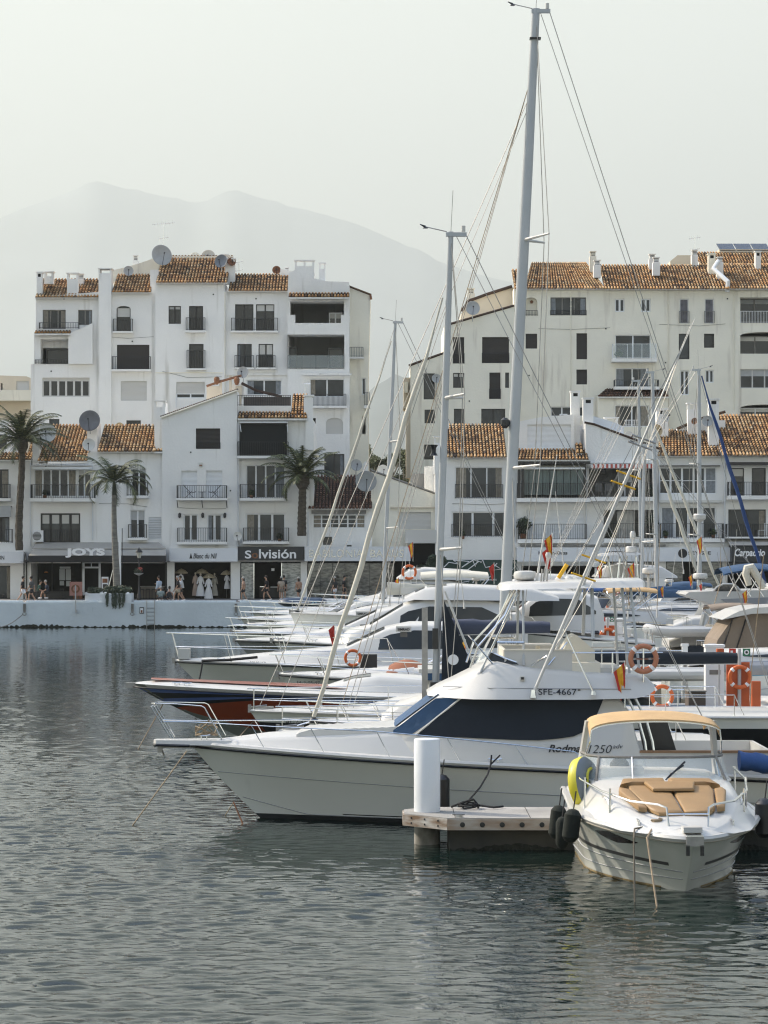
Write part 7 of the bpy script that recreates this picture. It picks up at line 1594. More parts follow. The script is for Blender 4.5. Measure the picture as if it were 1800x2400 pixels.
def spar(mb, a, b_, w_, th, m, top=.72, n=10):
    a, b_ = V(a), V(b_); secs = []
    for i in range(9):
        t = i/8; c = a.lerp(b_, t); k = 1 if t < .7 else lerp(1, top, (t-.7)/.3); secs.append([c+V((w_/2*k*math.cos(2*math.pi*j/n), th/2*k*math.sin(2*math.pi*j/n), 0)) for j in range(n)])
    mb.loft(secs, m, closed=True)
def yacht(label, px, py, d, L, B, mast_x, mast_top, rake=.02, zs=None, hullm=None, mw=.22, rows=None, genoa=None, boom=None, hood=None, spreaders=(.35,.66), cab=.42, zmast=None, group=G_SB, top_gear=1, sway=.55, extra=True, stay_t=1.0, r=.009, genm=None, headstay=1., rakehull=1.3, mirror=False):
    zb = Z(py, d); b = Boat('sailing_yacht', label, 'sailing yacht', L, B, zb, zs or zb*.85, rakehull, group, fine=.85, chine=.8, wfine=1.2); hm = hullm or M_GELG
    b.hull(hm, rows or [(-.35,M_ANTIF),(0,M_ANTIF),(.07,mat('boot_blue', (.02,.04,.12), .4)),(.12,hm),(.3,hm),(.5,hm),(.8,hm),(1,hm)], n=26); b.deck(M_GEL); b.rub(M_GEL, .04, 0, 'toe_rail')
    z0 = b.zsh(.3*L); cr = House([(.20*L,z0,z0+.03,.2*B,.14*B),(.28*L,z0,z0+cab*.65,.27*B,.2*B),(.36*L,z0,z0+cab,.30*B,.23*B),(.62*L,z0-.05,z0+cab*.95,.33*B,.26*B),(.66*L,z0-.05,z0+cab*.2,.33*B,.3*B)], M_GEL, .08); cr.build('coachroof', b.t)
    cr.strip([(.33*L,z0+cab*.35,z0+cab*.45),(.38*L,z0+cab*.32,z0+cab*.72),(.56*L,z0+cab*.32,z0+cab*.72),(.60*L,z0+cab*.36,z0+cab*.5)], M_TINT)
    mx_ = mast_x; zt = Z(mast_top, d); zm = z0+.3 if zmast is None else zmast; H = zt-zm; A = V((mx_,0,zm)); T_ = V((mx_+rake*H,0,zt)); mb = MB(); spar(mb, A, T_, mw, mw*.62, M_ALU)
    mb.box(T_.x-.12, T_.x+.38, -.05, .05, zt-.12, zt-.02, M_ALU); ms = mb.build('mast', b.t, smooth=60)
    for f in spreaders:
        c = A.lerp(T_, f)
        for sd in (-1, 1): mb = MB(); mb.tube([c, c+V((sway*(1-.3*f), sd*B*.32*(1-.35*f), .05))], [.05,.028], M_GEL, 6); mb.build('spreader', ms)
    mb = MB()
    for sd in (-1, 1):
        pl = [V((mx_+.25, sd*B*.45, b.zsh(mx_)))]+[A.lerp(T_,f)+V((sway*(1-.3*f), sd*B*.32*(1-.35*f), .05)) for f in spreaders]+[T_-V((0,0,.15))]; mb.tube(pl, r, M_GALV, 4, caps=False)
        mb.tube([pl[0]+V((.15,0,0)), A.lerp(T_,spreaders[0])], r, M_GALV, 4, caps=False)
    mb.tube([T_+V((.35,0,-.05)), V((L-.1,.0,b.zs+.3))], r, M_GALV, 4, caps=False); mb.tube([T_+V((.1,0,-.05)), V((L-.2,-B*.3,b.zs+.3))], r*.8, M_GALV, 4, caps=False)
    F0 = V((.25,0,zb+.1)); F1 = A.lerp(T_, headstay)
    if not genoa: mb.tube([F0, F1], r, M_GALV, 4, caps=False)
    mb.tube([F0+V((.5,.03,0)), A.lerp(T_, headstay*.985)], r*.7, M_GALV, 4, caps=False); mb.build('rigging', b.t)
    if genoa:
        g = MB(); a = V((genoa[0],0,genoa[1])); e = A.lerp(T_, genoa[2])-V((.12,0,0)); N = 14; rs = [genoa[3]*(.35+.65*math.sin(math.pi*min(1,(i/N)*.95+.12))**.5)*(1+.07*(i % 3)) for i in range(N+1)]
        g.tube([a.lerp(e,i/N)+V((.03*math.sin(i*1.7),.02*math.cos(i*2.3),0)) for i in range(N+1)], rs, genm or M_SAILW, 8); g.lathe(a-V((0,0,.15)), [(.10,0),(.12,.08),(.05,.14)], M_BLACK, 8); g.tube([a-V((.02,0,.1)), F0-V((0,0,.05))], .02, M_STEEL, 4); g.build('furled_genoa', b.t, smooth=70)
    if boom:
        g = MB(); bz, bl, bm, bh = boom; a = V((mx_+.2,0,bz)); e = V((mx_+.2+bl,0,bz+.05)); g.tube([a, e], .065, M_ALU, 8); g.build('boom', b.t); g = MB(); secs = []
        for i in range(15):
            t = i/14; c = a.lerp(e,t)+V((0,0,.06)); h = bh*lerp(1,.55,t)*(1+.06*math.sin(i*2.1)); secs.append([c+V((0,-.08,-.1)), c+V((0,-.15,.02+h*.3)), c+V((0,-.10,h*.8)), c+V((0,0,h)), c+V((0,.10,h*.8)), c+V((0,.15,.02+h*.3)), c+V((0,.08,-.1))])
        g.loft(secs, bm, closed=True); g.build('sail_cover', b.t, smooth=60)
    if hood:
        bimini(b, .60*L, .60*L+1.5, B*.33, z0+cab+.75, hood, .45, name='sprayhood', base=z0+cab*.5)
    b.rail(.1, L*.9, .58, 8, r=.013, lean=0, mids=(.5,), fwd=.2)
    if top_gear:
        mb = MB(); mb.tube([T_+V((-.1,0,0)), T_+V((-.62,0,.12))], .012, M_GALV, 4); mb.lathe(T_+V((-.62,0,.10)), [(.07,-.02),(.02,.03)], M_BLACK, 6); mb.tube([T_+V((-.62,0,.12)), T_+V((-.75,0,.18))], [.03,.01], M_BLACK, 4); mb.tube([T_, T_+V((.05,0,1.0))], .008, M_GALV, 3); mb.lathe(T_+V((.3,0,0)), [(.05,0),(.05,.14)], M_GEL, 8); mb.build('masthead_gear', ms)
    b.anchor(.1, zb+.05, .7); b.A, b.T_ = A, T_; b.put(X(px, d), d, 0); return b

# ---- colourful speedboat
d = 76.; b = Boat('speedboat', 'long low speedboat with blue, black and orange swooping stripes on its hull', 'speedboat', 13.5, 3.4, Z(1601,d), 1.25, 3.7, G_CR, fine=.72, chine=.8, wfine=1.1)
M_SB = mat('stripe_blue', (.10,.16,.42), .3, coat=.4, var=(.8,.1)); M_SK = mat('stripe_black', (.010,.014,.017), .3, coat=.4)
b.hull(mat('grey_bottom', (.20,.22,.20), .5, var=(.6,.2)), [(-.35,M_ANTIF),(0,M_ANTIF),(.04,M_GELG),(.3,M_GELG),(.6,M_GELG),(.84,M_GELG),(.92,M_GELG),(1,M_GELG)][:0] or None, n=40)
def bord(v0, e=.84, k=.27, p=.85): return lambda u: v0+(e-v0)*min(1, max(0,u-.0)/k)**p
lv = [.93,.855,.74,.66,.59]; ms_ = [M_SB, M_SK, M_SB, M_SK, M_ORANGE]
ends = [.93,.91,.885,.865,.83]
low = lambda u: interp([(0,.59),(.05,.41),(.09,.27),(.115,.2),(.2,.14),(1,.12)], u)
for i in range(4): b.stripe(bord(lv[i+1], ends[i+1]), bord(lv[i], ends[i]), ms_[i], .03, 13.4, name='painted_stripe', n=40)
b.stripe(low, bord(lv[4], ends[4]), M_ORANGE, .03, 13.4, name='painted_stripe', n=40)
b.stripe(lambda u: .02+.0*u, low, mat('grey_bottom', (.20,.22,.20), .5), .03, 13.4, name='painted_stripe', n=40, off=.004)
b.stripe(lambda u: .03+.75*max(0,u-.26)/.5, lambda u: .11+.9*max(0,u-.26)/.5 if u < .6 else .72, M_SK, 3.5, 8, name='painted_stripe', off=.014); b.stripe(lambda u: .05+.75*max(0,u-.285)/.5, lambda u: .08+.8*max(0,u-.285)/.5 if u < .6 else .68, M_SB, 3.9, 8, name='painted_stripe', off=.02)
b.deck(M_GEL, camber=.16); b.rub(M_BLACK, .02, -.10); b.stripe(.935, 1.0, M_GEL, 0.0, 13.4, name='white_band', off=.012)
mb = MB(); mb.loft([[(x, -b.wd(x)*.55, b.zsh(x)+.15), (x,0,b.zsh(x)+.19), (x, b.wd(x)*.55, b.zsh(x)+.15)] for x in [.6+i*.5 for i in range(14)]], M_ORANGE); mb.build('deck_stripe', b.t, smooth=60)
cp = House([(5.5,1.5,1.58,.9,.5),(6.6,1.45,1.95,1.2,.8),(7.4,1.4,2.05,1.25,.9),(9.5,1.35,1.9,1.3,1.0),(12,1.25,1.7,1.3,1.05)], M_GEL, .15); cp.build('cockpit_fairing', b.t); cp.front(6.3, 7.1, M_TINT)
cp.strip([(6.0,1.5,1.55),(6.8,1.5,1.62),(7.7,1.48,1.56)], M_ORANGE, name='painted_flash')
b.cleat(1.4,-1); b.cleat(1.7,-1); mb = MB(); mb.box(-.16,.35,-.1,.1,b.zb-.14,b.zb+.02,M_GALV); mb.build('stem_cap', b.t, smooth=0); b.put(X(308,d), d)
rope([(X(385,d),d,Z(1645,d)), (X(322,74),74,-.04)], 'tan mooring rope dropping from the speedboat bow into the water', .02)
rope([(X(588,74),75.5,Z(1690,75.5)), (X(520,72),72,-.04)], 'tan rope crossing below the speedboat hull', .02)

# ---- two big sailing yachts
b = yacht('white sailing yacht with the second tallest mast, cream furled genoa and slate blue boom cover', 652, 1712, 62., 10.5, 3.5, (1018-652)/96.8, 543, rake=.034, mw=.175, genoa=((735-652)/96.8, 1.75, .865, .062), boom=(3.78, 2.6, mat('slate_cover', (.055,.065,.10), .85, bump=(3,.5,.05)), .30), cab=.36, zs=1.2, headstay=.87, r=.010)
sl = MB(); a = b.A; sl.poly([(b.A.x+.15,-.3,2.1),(b.A.x+1.3,-.3,2.1),(b.A.x+.22,-.3,4.6)], M_NAVY); sl.poly([(b.A.x+.15,-.27,2.1),(b.A.x+.22,-.27,4.6),(b.A.x+1.3,-.27,2.1)], M_NAVY); sl.lathe((b.A.x+.45,-.31,3.15), [(.13,0),(.13,-.01)], M_LETTER, 14, 'Y'); sl.tube([(b.A.x+1.33,-.3,2.05),(b.A.x+.25,-.3,4.8)], .03, M_GEL, 5); sl.build('mast_boot_cover', b.t, smooth=0)
mb = MB(); mb.box(b.A.x-.30, b.A.x-.16, -.06, .06, 2.2, 4.4, M_GALV); mb.box(b.A.x-.05, b.A.x+.09, -.16, -.09, 3.4, 3.9, M_BLACK); mb.box(b.A.x-.1,b.A.x+.12,-.17,-.1,2.4,2.6,M_BLACK); mb.build('mast_fitting', b.t, smooth=0)
mb = MB(); c = V((b.A.x+.034*6.0-.22, 0, 8.2)); mb.lathe(c, [(.10,-.12),(.06,-.04),(.06,.06),(.11,.14)], M_BLACK, 8); mb.build('deck_light', b.t)
cb_ = House([(3.35,1.3,1.45,.9,.6),(3.45,1.6,1.85,1.2,.95),(3.6,1.7,1.95,1.25,1.0),(4.7,1.7,2.0,1.25,1.0),(4.8,1.75,1.9,1.2,.95)], M_GEL, .08)
b2 = yacht('big sailing yacht with the tallest mast and navy boom cover, dark hull below white bow', 586, 1665, 68., 14.0, 4.2, (1172-586)/88.24, 20, rake=.052, mw=.29, boom=(2.75, 6.1, M_NAVY, .34), spreaders=(.335,.665), sway=.75, zs=1.45, cab=.5, headstay=.88, r=.011, zmast=1.8,
    rows=[(-.35,M_ANTIF),(0,M_ANTIF),(.1,M_BLACK),(.35,M_BLACK),(.65,M_BLACK),(.80,M_GELG),(.85,M_GELG),(1,M_GELG)])
btext(b2.t, 'AL-2-44-22', .95, 1.75, 1.18, 1.32, lambda x, z: b2.wd(x)*.97, M_INK, .2)
mb = MB()
for i, px_ in enumerate((0.35,.5,.62)): mb.tube([b2.A.lerp(b2.T_, .885)+V((-.1,.05*i,0)), V((2.0+px_*1.2,-.2,1.6))], .010, M_GALV if i else M_ROPE, 4)
mb.build('running_rigging', b2.t)
mb = MB(); c = b2.A.lerp(b2.T_,.40)+V((-.25,-.05,0)); mb.lathe(c, [(.05,-.14),(.12,-.05),(.12,.08),(.05,.14)], M_BLACK, 8); mb.build('deck_light', b2.t)
mb = MB(); c = b2.A.lerp(b2.T_,.985); mb.box(c.x-.155, c.x+.14, -.11, .11, c.z-.55, c.z-.50, M_BLACK); mb.build('mast_band', b2.t, smooth=0)
# small cabin boat with navy canvas under white roof, between the two
d = 66.; t_ = Boat('cabin_boat', 'small cabin boat with white roof over navy canvas, just left of the big cruiser flybridge', 'motor boat', 7.5, 2.7, 1.4, 1.15, 1.1, G_CR); t_.hull(M_GELG); t_.deck(); t_.rub(M_BLACK, .03)
h_ = House([(1.9,1.4,1.5,.7,.5),(2.4,1.4,1.85,.95,.75),(2.95,1.4,2.0,1.0,.8),(3.1,1.4,2.62,1.02,.95),(5.8,1.3,2.62,1.05,.95),(6.0,1.3,2.3,1.05,.95)], M_GEL, .08); h_.build('cabin', t_.t)
h_.strip([(3.15,2.05,2.25),(3.3,2.0,2.42),(5.6,2.0,2.42),(5.8,2.1,2.3)], M_NAVYL, name='window_cover'); mb = MB(); mb.box(2.85,6.2,-1.12,1.12,2.66,2.76,M_GEL); mb.box(2.95,6.1,-1.13,1.13,2.48,2.655,M_NAVYL); mb.build('canopy', t_.t, smooth=0); mb = MB(); mb.tube([(2.95,-1.1,2.5),(3.4,-1.1,1.4)], .02, M_STEEL, 5); mb.build('canopy_frame', t_.t)
t_.rail(.2, 2.8, .5, 4); t_.put(X(985,d)-2.9, d)

# ---- mid distance motor boats, front to back
b = express('white cruiser with a rust brown canvas hump amidships and an orange lifebuoy on its rail', 655, 1578, 84., 11.0, 3.5, rake=1.3, top=.9, x_c=.40, seed=1, rad=False)
btext(b.t, '14-2-05-97', .6, 1.35, 1.35, 1.45, lambda x, z: b.wd(x)*.96, M_INK)
mb = MB(); M_RBR = mat('rust_canvas', (.27,.10,.05), .85, bump=(2,.5,.05)); secs = []
for i in range(9): x = 3.5+i*.17; k = math.sin(math.pi*(i+.4)/9)**.7; secs.append([(x,-1.1,1.75),(x,-.8,1.75+.30*k),(x,0,1.75+.38*k),(x,.8,1.75+.30*k),(x,1.1,1.75)])
mb.loft(secs, M_RBR); mb.build('canvas_cover', b.t, smooth=60)
lifebuoy((X(827,82.2), 82.2, Z(1542,82.2)), .29, label='bright orange lifebuoy hanging on the cruiser rail near the thick furled genoa')
mb = MB(); mb.box(X(845,83), X(884,83), 82.2, 82.3, Z(1562,83), Z(1531,83), M_BLACK); tag(mb.build('canvas_panel', None, 0, org=P(865,1562,83)), 'black canvas windbreak panel right of the orange lifebuoy', 'windbreak')
b = express('sleek white cruiser with black registration letters on the bow and a tall steel bow rail', 412, 1547, 92., 14.0, 4.2, rake=1.9, top=1.25, x_c=.44, roof=True, railh=.98, rad=True, arch_=True, seed=2, zs=1.5)
btext(b.cab.o if False else b.t, 'POL001A36', (590-412)/65.2, (629-412)/65.2, Z(1557,90.5), Z(1551,90.5), lambda x, z: b.wd(x)*1.0-.02, M_INK, 0, .01)
mb = MB(); mb.box(.1, .52, -.30, .25, Z(1544,92), Z(1520,92), M_GEL); mb.build('bow_locker', b.t, smooth=0)
mb = MB(); mb.tube([(1.0,-.9,1.75),(2.0,-1.2,1.8),(3.0,-1.3,1.9)], .05, M_ROPED, 5); mb.build('deck_rope', b.t)
rope([(X(475,91),91,Z(1552,91)), (X(466,90.5),90.5,Z(1600,90.5)), (X(455,90),90,-.05)], 'black double mooring rope under the bow of the sleek white cruiser', .03, M_ROPED)
b = express('white flybridge yacht with long black glass beside the second tallest mast', 640, 1500, 100., 13.5, 4.3, rake=1.8, top=1.55, x_c=.28, roof=True, fly=.55, rad=False, seed=3, glass=M_TINT)
s = MB(); s.box(5.3,6.2,-.15,.15,b.topz+.05,b.topz+.2,M_GEL); s.box(5.0,5.64,-.16,.16,b.topz+.2,b.topz+.42,M_GEL); s.build('radar_scanner', b.t, smooth=0)
t_ = thing('radar_scanner', 'white open radar bar with dark brand lettering above the sleek cruiser roof', 'radar', P(945,1492,88)); mb = MB(); pbox(mb, 928, 1468, 964, 1481, 88, .3, M_GEL); mb.build('array', t_, smooth=0); mb = MB(); pbox(mb, 938, 1481, 955, 1493, 88.05, .25, M_TINT); mb.build('pedestal', t_, smooth=0); text(t_, 'SIMRAD', (932,1472,960,1478), 87.99, M_INK, .01, .02)
t_['label'] = 'white open radar bar with six dark letters above the sleek cruiser roof'
b = express('grey hulled cruiser lettered in gold along its bow with a white superstructure', 552, 1499, 112., 14.5, 4.3, rake=1.6, top=1.3, x_c=.33, roof=True, hullm=mat('grey_hull', (.27,.28,.27), .3, coat=.4, var=(.6,.1)), arch_=True, rad=True, seed=4, canvas=None, zs=1.6)
btext(b.t, 'PASSIUM MUNDI', (616-552)/53.6, (692-552)/53.6, 1.34, 1.50, lambda x, z: b.wd(x)*.93, mat('letter_gold', (.12,.10,.05), .5), 0, 0.)
b = express('white cruiser with cream sun pad and blue side stripe just beyond the grey hulled one', 545, 1478, 122., 13.0, 4.0, rake=1.5, top=1.0, x_c=.42, arch_=True, seed=5, canvas=M_NAVYL); b.stripe(.62,.68,M_NAVYL,1,12)
b = express('white hardtop cruiser with a radar bar, second boat beyond the grey hulled one', 578, 1461, 131., 12.0, 3.9, rake=1.5, top=1.2, roof=True, seed=6, rad=True)
s_ = thing('radar_scanner', 'small white radar bar with dark letters left of the thick furled genoa top boats', 'radar', P(850,1450,118)); mb = MB(); pbox(mb, 834, 1433, 866, 1444, 118, .3, M_GEL); mb.build('array', s_, smooth=0); mb = MB(); pbox(mb, 845, 1444, 856, 1452, 118.1, .2, M_TINT); mb.build('pedestal', s_, smooth=0); text(s_, 'SIMRAD', (838,1436,861,1441), 117.99, M_INK, .01, .02); s_['label'] = 'white radar bar with dark letters, farther left of the two lettered ones'
b = express('white open cruiser with low windscreen, third boat beyond the grey hulled one', 563, 1447, 139., 12.0, 3.8, rake=1.5, top=.9, seed=7, canvas=M_GEL)
b = express('white cruiser with dark underside whose bow overlaps the quay notch', 590, 1433, 148., 11.5, 3.7, rake=1.7, top=.9, seed=8, rows=[(-.35,M_BLACK),(0,M_BLACK),(.2,M_BLACK),(.45,M_BLACK),(.62,M_GELG),(.75,M_GELG),(.9,M_GELG),(1,M_GELG)], arch_=True)
b = express('small boat with flat white bow moored closest to the quay wall', 690, 1421, 168., 9.0, 3.2, rake=1.3, top=.9, seed=9)
# blue covered tender on the boat deck near the quay
d = 158.; t_ = thing('inflatable_tender', 'dark navy inflatable tender with pale blue trim lying near the quay under the optician', 'inflatable boat', P(708,1420,d)); mb = MB(); c = P(708,1409,d); M_NB = mat('navy_vinyl', (.008,.03,.07), .4, var=(1,.2)); secs = []
for i in range(15):
    t = i/14; x = c.x+(t-.5)*3.05; k = math.sin(math.pi*min(1,.06+t*1.1) if t < .8 else math.pi*(.94-(t-.8)*.4))**.45 if True else 1; k = max(.15, min(1, (t*6)**.5)) if t < .5 else max(.3, min(1, ((1-t)*8)**.5))
    secs.append([(x, d+.75*k*math.cos(a*math.pi/5), c.z-.05+.29*k*math.sin(a*math.pi/5)) for a in range(10)])
mb.loft(secs, M_NB, closed=True); mb.build('hull', t_, smooth=60); mb = MB(); mb.tube([(s_[2][0], s_[7][1]+.02-.2*0, s_[2][2]-.06) for s_ in secs], .045, mat('pale_blue', (.10,.30,.42), .5), 5); mb.build('trim', t_); text(t_, 'JP', (728,1408,752,1416), d-.78, mat('pale_blue', (.10,.30,.42), .5), .02, .03)

# ---- cluster in the middle distance, right of the thin mast
b = express('white flybridge cruiser with a pointed grey brow in front of the dark boutique', 742, 1415, 160., 12.5, 4.0, rake=1.4, top=1.5, roof=True, fly=.7, rad=True, seed=10, x_c=.30)
b = express('white cruiser with cream canvas and open stern beside the thin mast', 830, 1425, 142., 10.5, 3.6, rake=1.3, top=1.1, seed=11, canvas=M_SAILW, arch_=True)
b = express('white sport cruiser with slanting radar arch under a white canopy by the tallest mast', 850, 1440, 126., 13.0, 4.2, rake=1.4, top=1.35, seed=12, arch_=True, rad=True, x_c=.30)
bimini(b, (985-850)/47.6, (1142-850)/47.6, 1.5, Z(1341,126), M_SAILW, .30, base=2.2, name='white_canopy')
yacht('sailing yacht with thin mast and thin cream furled genoa before the low gabled building', 680, 1436, 122., 12.0, 3.7, (897-680)/49.2, 752, rake=.044, mw=.19, genoa=(.35, Z(1430,122), .93, .06), boom=(Z(1392,122), 3.4, M_SAILW, .5), spreaders=(.28,.58), sway=.6, cab=.5, r=.014)
lifebuoy(P(959,1341,138), .42, label='orange lifebuoy high on a stern rail beside the white canopy')
# ================================================================ WALKWAY AND CLUTTER ON THE RIGHT
M_PONT = mat('pontoon_deck', (.56,.54,.50), .9, var=(.6,.15), bump=(5,.4,.02))
mb = MB(); pl = [(11.2,46),(15.5,46),(11.0,165),(7.6,165),(9.7,80)]; slab_poly(mb, [(11.6,46),(15.5,46),(11.4,178.6),(7.4,178.6)], -.5, .70, M_PONT, M_CONCD)
struct(mb.build('walkway', None, smooth=0))
M_ORB = mat('orange_board', (.50,.10,.025), .6, var=(2,.2))
def station(px, ytop, ybase, d, ring, label, signs=True, plates=()):
    base = V((X(px,d), d, .70)); t = thing('lifebuoy_station', label, 'lifebuoy station', base, 'lifebuoy stations along the walkway'); s = d/FPX
    mb = MB(); mb.tube([base, P(px,ytop,d)], .055, M_ALU, 8); mb.build('post', t)
    for r_ in plates:
        mb = MB(); pbox(mb, *r_, d+.05, .07, M_ORB); mb.build('backing_board', t, smooth=0)
    rx_, ry_, rr_ = ring; lifebuoy(P(rx_,ry_,d-.12), rr_*s, parent=t)
    if signs:
        mb = MB(); w_ = 8 if d < 90 else 5; pbox(mb, px-w_*3, ytop, px-w_, ytop+w_*2.1, d-.06, .02, M_FLAGR); pbox(mb, px-w_*2.6, ytop+w_*.6, px-w_*1.9, ytop+w_*1.4, d-.065, .006, M_LETTER); mb.build('red_sign', t, smooth=0)
        mb = MB(); pbox(mb, px+w_, ytop, px+w_*3.2, ytop+w_*2.2, d-.06, .02, mat('green_sign', (.03,.16,.08), .6)); c = P(px+w_*2.1, ytop+w_*1.1, d-.065); mb.lathe(c, [(w_*.75*s,0),(w_*.75*s,-.01),(w_*.4*s,-.01)], M_LETTER, 14, 'Y'); mb.lathe(c, [(w_*.38*s,-.011),(w_*.38*s,-.016)], M_BLACK, 10, 'Y'); mb.build('green_sign', t, smooth=0)
    return t
station(1733, 1520, 1702, 78, (1734,1587,29), 'lifebuoy station nearest the viewer with red and green signs on an orange board', True, ((1703,1552,1732,1672),(1735,1552,1757,1672)))
station(1424, 1446, 1520, 107, (1425,1492,21), 'lifebuoy station beside the white service cabinet, above the faded lifebuoy', True, ((1406,1466,1423,1520),(1427,1466,1442,1520)))
station(1288, 1428, 1495, 128, (1287,1452,17), 'farthest lifebuoy station, behind the outrigger poles', False, ((1278,1430,1287,1494),(1290,1430,1301,1494)))
def pedestal(px0, y0, px1, y1, d, label, m=M_WHITE, name='service_pedestal', cat='pedestal', grp='service pedestals on the walkway'):
    xa, xb = X(px0,d), X(px1,d); t = thing(name, label, cat, ((xa+xb)/2, d, .70), grp); mb = MB(); zt_ = Z(y0,d); w_ = xb-xa
    mb.box(xa, xb, d, d+w_*.8, .70+.0, zt_-.08, m); mb.box(xa-.03, xb+.03, d-.03, d+w_*.8+.03, zt_-.08, zt_, m); mb.build('body', t, smooth=0)
    mb = MB(); mb.box(xa+w_*.2, xb-w_*.2, d-.012, d-.001, lerp(.7,zt_,.55), lerp(.7,zt_,.62), M_GREYW); mb.box(xa+w_*.3, xa+w_*.5, d-.02, d-.001, lerp(.7,zt_,.75), lerp(.7,zt_,.8), M_BLUE); mb.build('socket_panel', t, smooth=0); return t
pedestal(1654, 1511, 1697, 1690, 80, 'tall broad white service cabinet left of the nearest lifebuoy station')
pedestal(1599, 1509, 1612, 1640, 86, 'slim white service post left of the navy panel')
pedestal(1416, 1450, 1459, 1507, 108.5, 'white cabinet behind the lifebuoy station with the small green sign')
pedestal(1322, 1470, 1340, 1510, 112, 'small white service post between the outriggers and the hardtop ladder')
def orange_box(px0, y0, px1, y1, d, label): t = MB(); pbox(t, px0, y0, px1, y1, d, .3, M_ORB); t.tube([(X((px0+px1)/2,d), d+.35, .7), (X((px0+px1)/2,d), d+.35, Z(y0,d))], .03, M_ALU, 6); tag(t.build('extinguisher_box', None, 0, org=(X((px0+px1)/2,d),d,.7)), label, 'fire box', 'orange fire boxes on the walkway')
orange_box(1681, 1521, 1697, 1557, 79, 'orange fire box fixed to the broad white service cabinet'); orange_box(1763, 1597, 1783, 1661, 77, 'tall orange fire box right of the nearest lifebuoy station'); orange_box(1362, 1438, 1374, 1472, 112, 'narrow orange fire box between the hardtop legs')
mb = MB(); pbox(mb, 1612, 1514, 1653, 1557, 88, .1, M_NAVY); tag(mb.build('canvas_panel', None, 0, org=P(1632,1557,88)), 'dark navy canvas panel between two white service posts', 'windbreak')
mb = MB(); pbox(mb, 1614, 1622, 1654, 1664, 77, .9, mat('brown_chest', (.13,.10,.08), .8, var=(1,.3))); pbox(mb, 1612, 1619, 1656, 1622, 76.95, 1.0, M_GREYW); tag(mb.build('dock_chest', None, 0, org=P(1634,1664,77)), 'brown dock chest standing on the walkway below the navy boom cover', 'chest')
rr = random.Random(8)
for px, py, d, lb, m_ in ((1668,1712,72,'tangled pale rope heap on the walkway behind the tan bimini',M_ROPE),(1690,1690,74,'black rope heap on the walkway near the lifebuoy post',M_ROPED),(1640,1735,69,'white hose coil on the walkway edge behind the tan bimini',M_GEL),(1790,1930-60,56,'pale rope coil at the right edge beside the bow-on cruiser',M_ROPE)):
    c = V((X(px,d), d, .74 if d > 60 else 1.1)); mb = MB()
    for q in range(3): mb.tube([c+V(((.3+.1*q)*math.cos(a*.55+q)+rr.uniform(-.05,.05), (.35+.1*q)*math.sin(a*.55+q), .02+.015*(a % 5)+.05*q)) for a in range(24)], .025, m_, 5)
    tag(mb.build('coiled_rope', None, org=c), lb, 'rope', 'ropes and hoses on the walkway')
# grey gangway planks crossing from walkway to the boats
for (x0, y0, d0), (x1, y1, d1), lb in (((1660,1712,70),(1755,1700,72),'grey gangway plank resting between stern and walkway, lower of two'),((1560,1653,80),(1640,1655,80),'grey gangway plank with white rail behind the tan bimini')):
    a, b_ = P(x0,y0,d0), P(x1,y1,d1); mb = MB(); mb.box(a.x, b_.x, d0-.3, d0+.3, a.z-.04, a.z+.04, M_SOLAR)
    for f in (0,.33,.66,1): x = lerp(a.x,b_.x,f); mb.tube([(x,d0-.3,a.z),(x,d0-.3,a.z+.5)], .02, M_STEEL, 4)
    mb.tube([(a.x,d0-.3,a.z+.5),(b_.x,d0-.3,a.z+.5)], .02, M_STEEL, 4); tag(mb.build('gangway', None, org=a), lb, 'gangway', 'gangways')
mb = MB(); c = V((X(1783,53.2), 53.2, 1.45)); secs = []
for i in range(9): t_ = i/8; secs.append([c+V((-.45+.95*t_, .28*(1+.1*math.sin(i*2))*math.cos(a*math.pi/5), .0+.20*(1+.12*math.sin(i*1.7+a))*math.sin(a*math.pi/5)-.12*t_)) for a in range(10)])
mb.loft(secs, M_BLUE, closed=True); tag(mb.build('tarpaulin_bundle', None, 60, org=c-V((0,0,.2))), 'bright blue tarpaulin bundle at the right edge above the cruiser stern', 'tarpaulin')

# sailing yachts beyond, bows to the right
def flip(b, x, d): b.put(x, d, R(180)); return b
b = yacht('sailing yacht with light furled genoa leaning right, left of three masts at the right', 0, 1428, 150., 11.5, 3.6, 4.8, 890, rake=.012, mw=.20, genoa=(.25,Z(1372,150),.94,.09), boom=(Z(1392,150),3.6,M_NAVY,.45), spreaders=(.3,.6), cab=.5, r=.014, sway=.5); flip(b, X(1503,150)+4.8, 150)
b = yacht('sailing yacht with a low reaching brownish furled genoa, middle of three masts at the right', 0, 1425, 144., 10.5, 3.5, 3.2, 870, rake=.022, mw=.24, genoa=(.9,Z(1345,144),.62,.10), spreaders=(.3,.62), cab=.5, r=.014, sway=.5); flip(b, X(1541,144)+3.2, 144)
b = yacht('sailing yacht with a bright blue furled genoa, rightmost mast before the roofs', 0, 1430, 138., 12.5, 3.8, 4.0, 864, rake=.004, mw=.24, genoa=(.2,Z(1400,138),.97,.10), spreaders=(.3,.6), cab=.5, r=.014, sway=.5, genm=mat('royal_blue', (.015,.05,.17), .8, var=(1,.2)), boom=(Z(1395,138),4,M_NAVYL,.5)); flip(b, X(1640,138)+4.0, 138)
mb = MB(); mb.lathe((4.0+.004*4,0,Z(1212,138)), [(.12,-.25),(.34,-.1),(.36,.1),(.3,.18)], M_GEL, 14); mb.build('mast_radar', b.t)
yacht('sailing yacht with a short plain mast just right of the thin leaning whip antenna', 1380, 1432, 132., 10.5, 3.4, 2.7, 1040, rake=.02, mw=.16, spreaders=(.4,), cab=.4, boom=(Z(1400,132),3.2,M_NAVYL,.4), r=.012)
